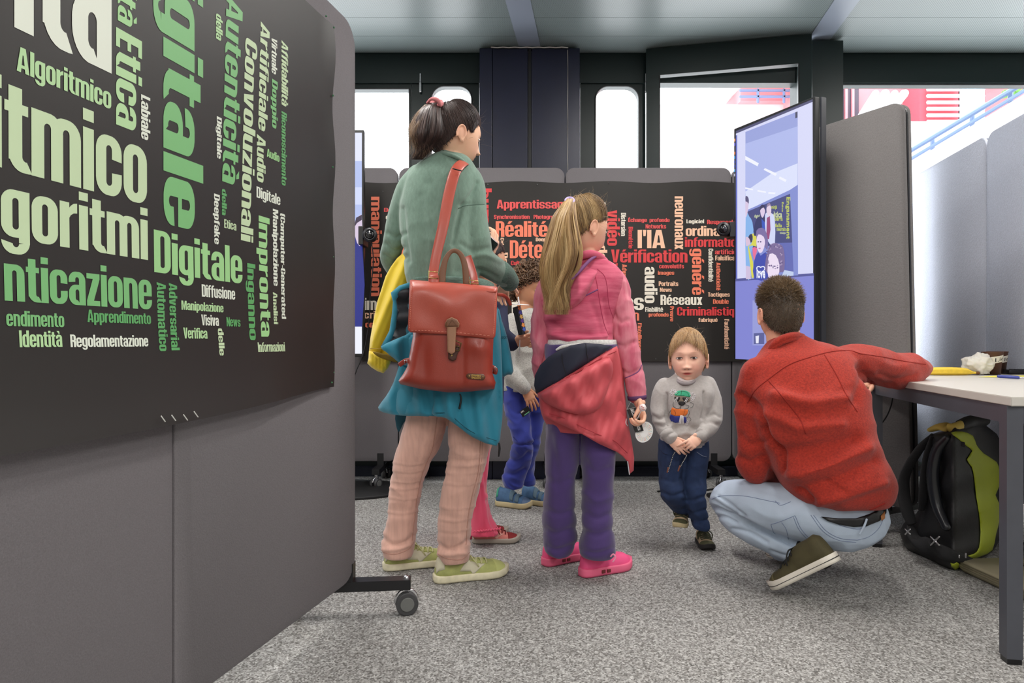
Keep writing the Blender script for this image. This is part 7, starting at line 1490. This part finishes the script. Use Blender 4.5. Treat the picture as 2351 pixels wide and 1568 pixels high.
hb6 = hair_cap(MM, .96, mhl, 1.02, (72, 58, 46), ma); rg = np.random.default_rng(51); L_ = []; C_ = []; a_, b_, c_ = dims(.96); MB_ = [(56, 44, 36), (84, 68, 52), (118, 96, 70), (150, 124, 88)]
for i in range(9000):
    az = rg.uniform(-math.pi, math.pi); z0 = mhl(az); z = z0+(.995-z0)*rg.uniform(); d = np.array(sdir(az, z)); p = d*np.array([a_, b_, c_])*1.0
    topf = min(1, max(0, (z-.25)/.4)); ln = .007+.026*topf*rg.uniform(.6,1.2); v = d*(1.0-.3*topf)+np.array([.15*math.sin(az*7), .25*math.sin(az*3+z*4), .35*topf-.5*(1-topf)])+rg.normal(size=3)*(.18+.22*topf); v /= np.linalg.norm(v); cv = np.array([.2*math.sin(az*5+z*9), -.1, -.35])
    P = np.array([p+v*ln*t+cv*ln*t*t*.6 for t in np.linspace(0, 1, 5)]); L_.append(P@np.array(MM)[:3, :3].T+np.array(MM)[:3, 3]); q = min(.99, .25+.45*topf*rg.uniform()+.3*rg.uniform()); j = int(q*3); C_.append(mix(MB_[j], MB_[j+1], q*3-j))
hair_obj('hair', L_, .0011, C_, hb6, M_hair)

# ================================================================ table and what is on and under it
TZ = .73
A_ = Vector((1.347, 1.842)); ed = Vector((.182, 1.0)).normalized(); en = Vector((ed.y, -ed.x))
ta = thing('table', 'white topped table with grey square legs at the right edge', 'table', (1.8, 2.4, 0))
cor = [A_, A_+Vector((1.2, 0))*1.0, A_+Vector((1.2, 0))+ed*1.42, A_+ed*1.42]
V = [(p.x, p.y, z) for z in (TZ-.025, TZ) for p in cor]
bm = bmesh.new(); vs = [bm.verts.new(v) for v in V]
for f in ((3, 2, 1, 0), (4, 5, 6, 7), (0, 1, 5, 4), (1, 2, 6, 5), (2, 3, 7, 6), (3, 0, 4, 7)): bm.faces.new([vs[i] for i in f])
bmesh.ops.bevel(bm, geom=bm.edges[:], offset=.002, segments=2, affect='EDGES'); 
obj('tabletop', grab(bm), mat('white laminate', (196, 192, 185), .42), ta)
M_leg = mat('anthracite steel', (72, 74, 82), .45, var=.04, vscale=30, bump=.06, bscale=300)
p1 = Vector((1.371, 1.875)); p2 = Vector((1.565, 2.935)); le = (p2-p1).normalized(); ln_ = Vector((le.y, -le.x))
p3 = p1+ln_*1.1; p4 = p2+ln_*1.1
for p in (p1, p2, p3, p4): 
    lg = obj('leg', beam((p.x, p.y, .015), (p.x, p.y, TZ-.026), .040, .040, (le.x, le.y, 0)), M_leg, ta); obj('foot_cap', beam((p.x, p.y, .0), (p.x, p.y, .016), .036, .036, (le.x, le.y, 0)), M_blackp, lg)
for a, b in ((p1, p2), (p3, p4), (p1, p3), (p2, p4)): obj('rail', beam((a.x, a.y, TZ-.05), (b.x, b.y, TZ-.05), .03, .048), M_leg, ta)
# banana
D3 = 3.02
def onT(px, d, dz=0): v = W(px, 800, d); return Vector((v.x, v.y, TZ+dz))
bn = thing('banana', 'yellow banana lying on the table beside the man\'s elbow', 'fruit', onT(2190, D3))
Pb = [onT(2118, 3.0, .018), onT(2140, 3.0, .019), onT(2170, 3.01, .019), onT(2200, 3.02, .018), onT(2218, 3.03, .016), onT(2228, 3.03, .013), onT(2236, 3.03, .011), onT(2243, 3.03, .011)]
bm_ = tube(Pb, [.012, .0175, .0185, .018, .0155, .010, .006, .0065], 5, 6); obj('peel', remesh([tube(Pb, [.012, .0175, .0185, .018, .0155, .010, .006, .0065], 6, 6)], .0018, 3), mat('banana yellow', (232, 196, 60), .55, var=.08, vscale=60), bn, True)
obj('stem_tip', tube([onT(2241, 3.03, .011), onT(2246, 3.03, .010)], [.0065, .007], 8, 1), mat('banana brown', (110, 72, 36), .8), bn, True)
# crumpled tissue
ti = thing('tissue', 'crumpled white paper tissue on the table between banana and cup', 'tissue', onT(2245, 3.06))
V, Fs = ball((0, 0, 0), (.062, .042, .046), nu=64, nv=44); V = np.array(V); N_ = V/np.linalg.norm(V, axis=1)[:, None]
dv = []
for p in V:
    q = Vector(p)*19; a = 0
    for o_, am in ((1, 1), (2.1, .6), (4.3, .35)): a += (1-2*abs(noise.noise(q*o_+Vector((3, 1, 7)))))*am
    dv.append(a)
V = V+N_*(np.array(dv)*.011-.007)[:, None]; V[:, 2] = np.maximum(V[:, 2], -.042); c_ = onT(2244, 3.07, .046); V += np.array(tuple(c_))
obj('paper', (V, Fs), mat('tissue white', (215, 211, 202), .9, sss=.1), ti, True)
def cup(px, d, label, text, ang):
    c = onT(px, d); t = thing('paper_cup', label, 'cup', c)
    V = []; Fs = []; n = 40; prof = [(.0, .002), (.030, .002), (.031, .0), (.0415, .098), (.0425, .100), (.0435, .102), (.0425, .104), (.0405, .102), (.030, .006), (0, .006)]
    for r, z in prof:
        for i in range(n): a = 2*math.pi*i/n; V.append((c.x+r*math.cos(a), c.y+r*math.sin(a), c.z+z))
    for k in range(len(prof)-1):
        for i in range(n): Fs.append((k*n+i, k*n+(i+1) % n, (k+1)*n+(i+1) % n, (k+1)*n+i))
    obj('cup_wall', (V, Fs), mat('brown paper cup', (82, 50, 34), .55), t, True)
    def wp(a, z, off=0): r = .031+(z/.098)*.0105+.0008+off; return Vector((c.x+r*math.cos(a), c.y+r*math.sin(a), c.z+z))
    G_ = []; Fs = []; m_ = 16
    for i in range(m_+1):
        a = ang-.85+1.7*i/m_
        for z in (.050+.012*i/m_, .080+.012*i/m_): G_.append(wp(a, z))
    for i in range(m_): Fs.append((2*i, 2*i+2, 2*i+3, 2*i+1))
    lb = obj('tape_label', (G_, Fs), mat('masking tape', (214, 208, 196), .8), t)
    w_, f_ = word(text, 0, 1, 0, 1, lambda a, b: wp(ang-.45+1.15*a, .058+.010*a+.017*b, .0006), 0, .0); obj('handwriting', (w_, f_), mat('pen ink', (30, 30, 40), .7), lb)
cup(2278, 3.08, 'brown paper cup with a tape label ending in the letters io', 'Lio', -1.45); cup(2290, 3.19, 'brown paper cup behind the first, its tape label mostly hidden', 'lev', -1.0)
nt1 = thing('paper_note', 'yellow paper note lying on the table in front of the cups', 'paper', onT(2300, 2.9)); obj('sheet', ([onT(2244, 2.86, .0012), onT(2300, 2.83, .0012), onT(2360, 2.83, .0012), onT(2362, 3.0, .0012), onT(2290, 3.0, .0012)], [(0, 1, 2, 3, 4)]), mat('yellow paper', (232, 220, 90), .7), nt1)
pn_ = thing('pen', 'blue pen lying on the yellow paper on the table', 'pen', onT(2310, 2.72)); obj('barrel', tube([onT(2293, 2.74, .010), onT(2320, 2.71, .009), onT(2338, 2.69, .008)], [.0065, .0065, .0062], 12, 1), mat('pen blue', (48, 62, 140), .35), pn_, True); obj('grip', tube([onT(2338, 2.69, .008), onT(2372, 2.66, .008)], [.004, .003], 10, 1), M_chrome, pn_, True)
rm = thing('remote_control', 'black remote control with a red button behind the pen', 'remote control', onT(2335, 3.13)); obj('casing', boxm(onT(2306, 3.13).x, onT(2306, 3.13).x+.19, 3.1, 3.145, TZ+.001, TZ+.022, .005), M_blackp, rm, True)
for i in range(7): obj('button', boxm(onT(2306, 3.13).x+.02+.018*i, onT(2306, 3.13).x+.031+.018*i, 3.112, 3.13, TZ+.021, TZ+.025, .001), mat('red button', (190, 40, 40), .4) if i == 4 else mat('grey button', (60, 60, 66), .4), rm)
ca = tag(obj('hanging_cable', tube([W(*p) for p in ((2052, 898, 2.95), (2046, 930, 2.98), (2036, 955, 3.0), (2021, 976, 3.02))], .003, 6, 5), M_blackp, smooth=True), 'thin black cable hanging from under the table against the dark partition', 'cable')
# rucksack under the table
rk = thing('rucksack', 'black roll top rucksack with a lime green panel under the table', 'backpack', W(2190, 1300, 2.62))
def kp(x, y): return (2040+x/3.563, 940+y/3.563)
def dk(x, y=0): return 2.64+(.0022*(2190-x) if x < 2190 else .0018*(x-2190))
def KW(x, y, d): return W(x, y, dk(x)+d-2.56)
M_rk = mat('black rucksack fabric', (20, 20, 23), .5, var=.15, vscale=8, bump=.2, bscale=120); M_lim = mat('lime green tarpaulin', (160, 172, 40), .5, var=.05, vscale=10, bump=.1, bscale=200)
mb_ = patch([kp(*p) for p in ((360, 200), (470, 170), (520, 110), (600, 95), (680, 50), (770, 60), (795, 130), (885, 200), (925, 290), (955, 400), (960, 560), (950, 760), (945, 960), (900, 1080), (850, 1160), (740, 1230), (620, 1290), (540, 1325), (430, 1290), (330, 1230), (210, 1175), (150, 1140), (110, 1060), (95, 990), (150, 900), (230, 850), (300, 700), (330, 480), (340, 300))], dk, .20, 7, .07, 34, 2, lambda x, y: .008*math.sin(y*.07+x*.03))
rb_ = obj('pack_body', mb_, M_rk, rk, True); TK = bvh(mb_)
obj('lime_panel', patch([kp(*p) for p in ((685, 340), (640, 410), (680, 470), (700, 560), (715, 700), (740, 850), (752, 1000), (740, 1130), (700, 1180), (640, 1200), (690, 1222), (760, 1200), (850, 1150), (880, 1020), (915, 880), (920, 790), (875, 700), (925, 590), (905, 500), (885, 430), (780, 360), (720, 290), (690, 215), (600, 180), (510, 190), (570, 240), (640, 300))], on(TK, .006, 2.5), .005, 4, .004, 8, 2), M_lim, rb_, True)
obj('roll_top', cat([tube([KW(*kp(345, 165), 2.55), KW(*kp(430, 140), 2.53), KW(*kp(520, 150), 2.52), KW(*kp(590, 130), 2.52)], [.014, .020, .017, .019], 12, 4, flat=.7)]), mat('mustard tarpaulin', (204, 178, 84), .55), rb_, True)
obj('roll_top', tube([KW(*kp(590, 130), 2.53), KW(*kp(680, 100), 2.53), KW(*kp(780, 90), 2.54)], [.022, .026, .022], 12, 4), M_rk, rb_, True)
obj('buckle', cat([boxm(KW(*kp(360, 190), 2.5).x, KW(*kp(410, 190), 2.5).x, 2.50, 2.52, KW(*kp(0, 188), 2.5).z, KW(*kp(0, 152), 2.5).z, .003)]), M_blackp, rb_, True)
M_strp = mat('black padded mesh', (24, 24, 27), .8, bump=.4, bscale=300)
obj('shoulder_strap', tube([KW(*kp(*p), d) for p, d in (((370, 215), 2.56), ((250, 330), 2.50), ((140, 520), 2.46), ((125, 680), 2.45), ((150, 820), 2.45), ((190, 930), 2.46))], [.014, .018, .022, .026, .026, .020], 14, 5, flat=.35), M_strp, rb_, True)
obj('shoulder_strap', tube([KW(*kp(*p), d) for p, d in (((360, 230), 2.53), ((310, 380), 2.50), ((290, 540), 2.49), ((285, 700), 2.49), ((270, 820), 2.49))], [.012, .014, .016, .020, .014], 14, 5, flat=.35), M_strp, rb_, True)
obj('back_pad', tube([KW(*kp(*p), d) for p, d in (((480, 235), 2.49), ((400, 330), 2.47), ((365, 480), 2.46), ((370, 640), 2.46), ((400, 800), 2.46), ((470, 960), 2.46))], [.016, .020, .022, .022, .020, .016], 14, 5), mat('shiny black vinyl', (24, 26, 32), .28), rb_, True)
obj('hip_belt', tube([KW(*kp(*p), d) for p, d in (((180, 940), 2.46), ((210, 1050), 2.45), ((330, 1120), 2.44), ((480, 1180), 2.45), ((680, 1240), 2.47))], [.016, .026, .030, .024, .012], 14, 5, flat=.4), M_strp, rb_, True)
def xb(cx, cy, s): return cat([tube([KW(*kp(cx-s, cy-s), 2.405), KW(*kp(cx, cy), 2.40), KW(*kp(cx+s, cy+s), 2.405)], .0035, 8, 2), tube([KW(*kp(cx-s, cy+s), 2.405), KW(*kp(cx, cy), 2.40), KW(*kp(cx+s, cy-s), 2.405)], .0035, 8, 2), boxm(KW(*kp(cx-s*.5, cy), 2.40).x, KW(*kp(cx+s*.5, cy), 2.40).x, 2.398, 2.404, KW(*kp(cx, cy+s*.6), 2.40).z, KW(*kp(cx, cy-s*.6), 2.40).z, .001)])
obj('metal_hook', xb(380, 1075, 34), M_chrome, rb_, True); obj('metal_hook', xb(158, 1000, 20), M_chrome, rb_, True)
obj('lime_panel', decal(TK, [kp(*p) for p in ((505, 1255), (560, 1250), (610, 1280), (545, 1318), (515, 1290))], .004, .003, 4, 1, 2.5), M_lim, rb_, True)
# laptop sleeve
ls = thing('laptop_sleeve', 'beige padded laptop sleeve lying on the carpet against the rucksack', 'laptop bag', (1.78, 2.42, 0))
M_bg = mat('beige canvas', (158, 150, 124), .85, bump=.2, bscale=300)
q0 = gp(2200, 1312); q1 = gp(2300, 1370)
a = Vector((q0.x, q0.y+.02, 0)); bdir = (Vector((gp(2330, 1372).x, gp(2330, 1372).y, 0))-a).normalized(); cdir = Vector((-bdir.y, bdir.x, 0))
bm = bmesh.new(); Pp = [a+bdir*p[0]+cdir*p[1] for p in rrect(.38, .28, .03, 6)]
m0 = plate(a+Vector((0, 0, .004)), bdir, cdir, rrect(.38, .28, .03, 6), .042, .014)
slv = obj('sleeve_body', m0, M_bg, ls, True)
obj('zip', cat([tube([a+bdir*p[0]+cdir*p[1]+Vector((0, 0, z)) for p in rrect(.38, .28, .03, 6)], .0028, 6, 1, cap=False) for z in (.022, .030, .038)]), mat('beige zip', (120, 112, 90), .7), slv, True)
obj('strap', tube([a+bdir*.10+cdir*.20+Vector((0, 0, .05)), a+bdir*.16+cdir*.19+Vector((0, 0, .065)), a+bdir*.24+cdir*.20+Vector((0, 0, .075)), a+bdir*.30+cdir*.23+Vector((0, 0, .10)), a+bdir*.30+cdir*.25+Vector((0, 0, .06))], [.02, .02, .018, .016, .016], 10, 4, flat=.25, up=(0, 0, 1)), mat('dark beige strap', (120, 108, 84), .85), slv, True)
# ================================================================ groups of alike things
GR = {'partition_wall': 'felt partition walls on castors', 'word_poster': 'word cloud posters', 'display_screen': 'portrait display screens', 'webcam': 'webcams clipped to the screens',
      'kaleidoscope': 'paper kaleidoscopes held by the children', 'paper_cup': 'paper cups on the table', 'floor_cable': 'cables on the carpet', 'person': 'visitors at the stand'}
for o in list(bpy.data.objects):
    k = o.name.split('.')[0]
    if o.parent is None and k in GR and 'category' in o: o['group'] = GR[k]
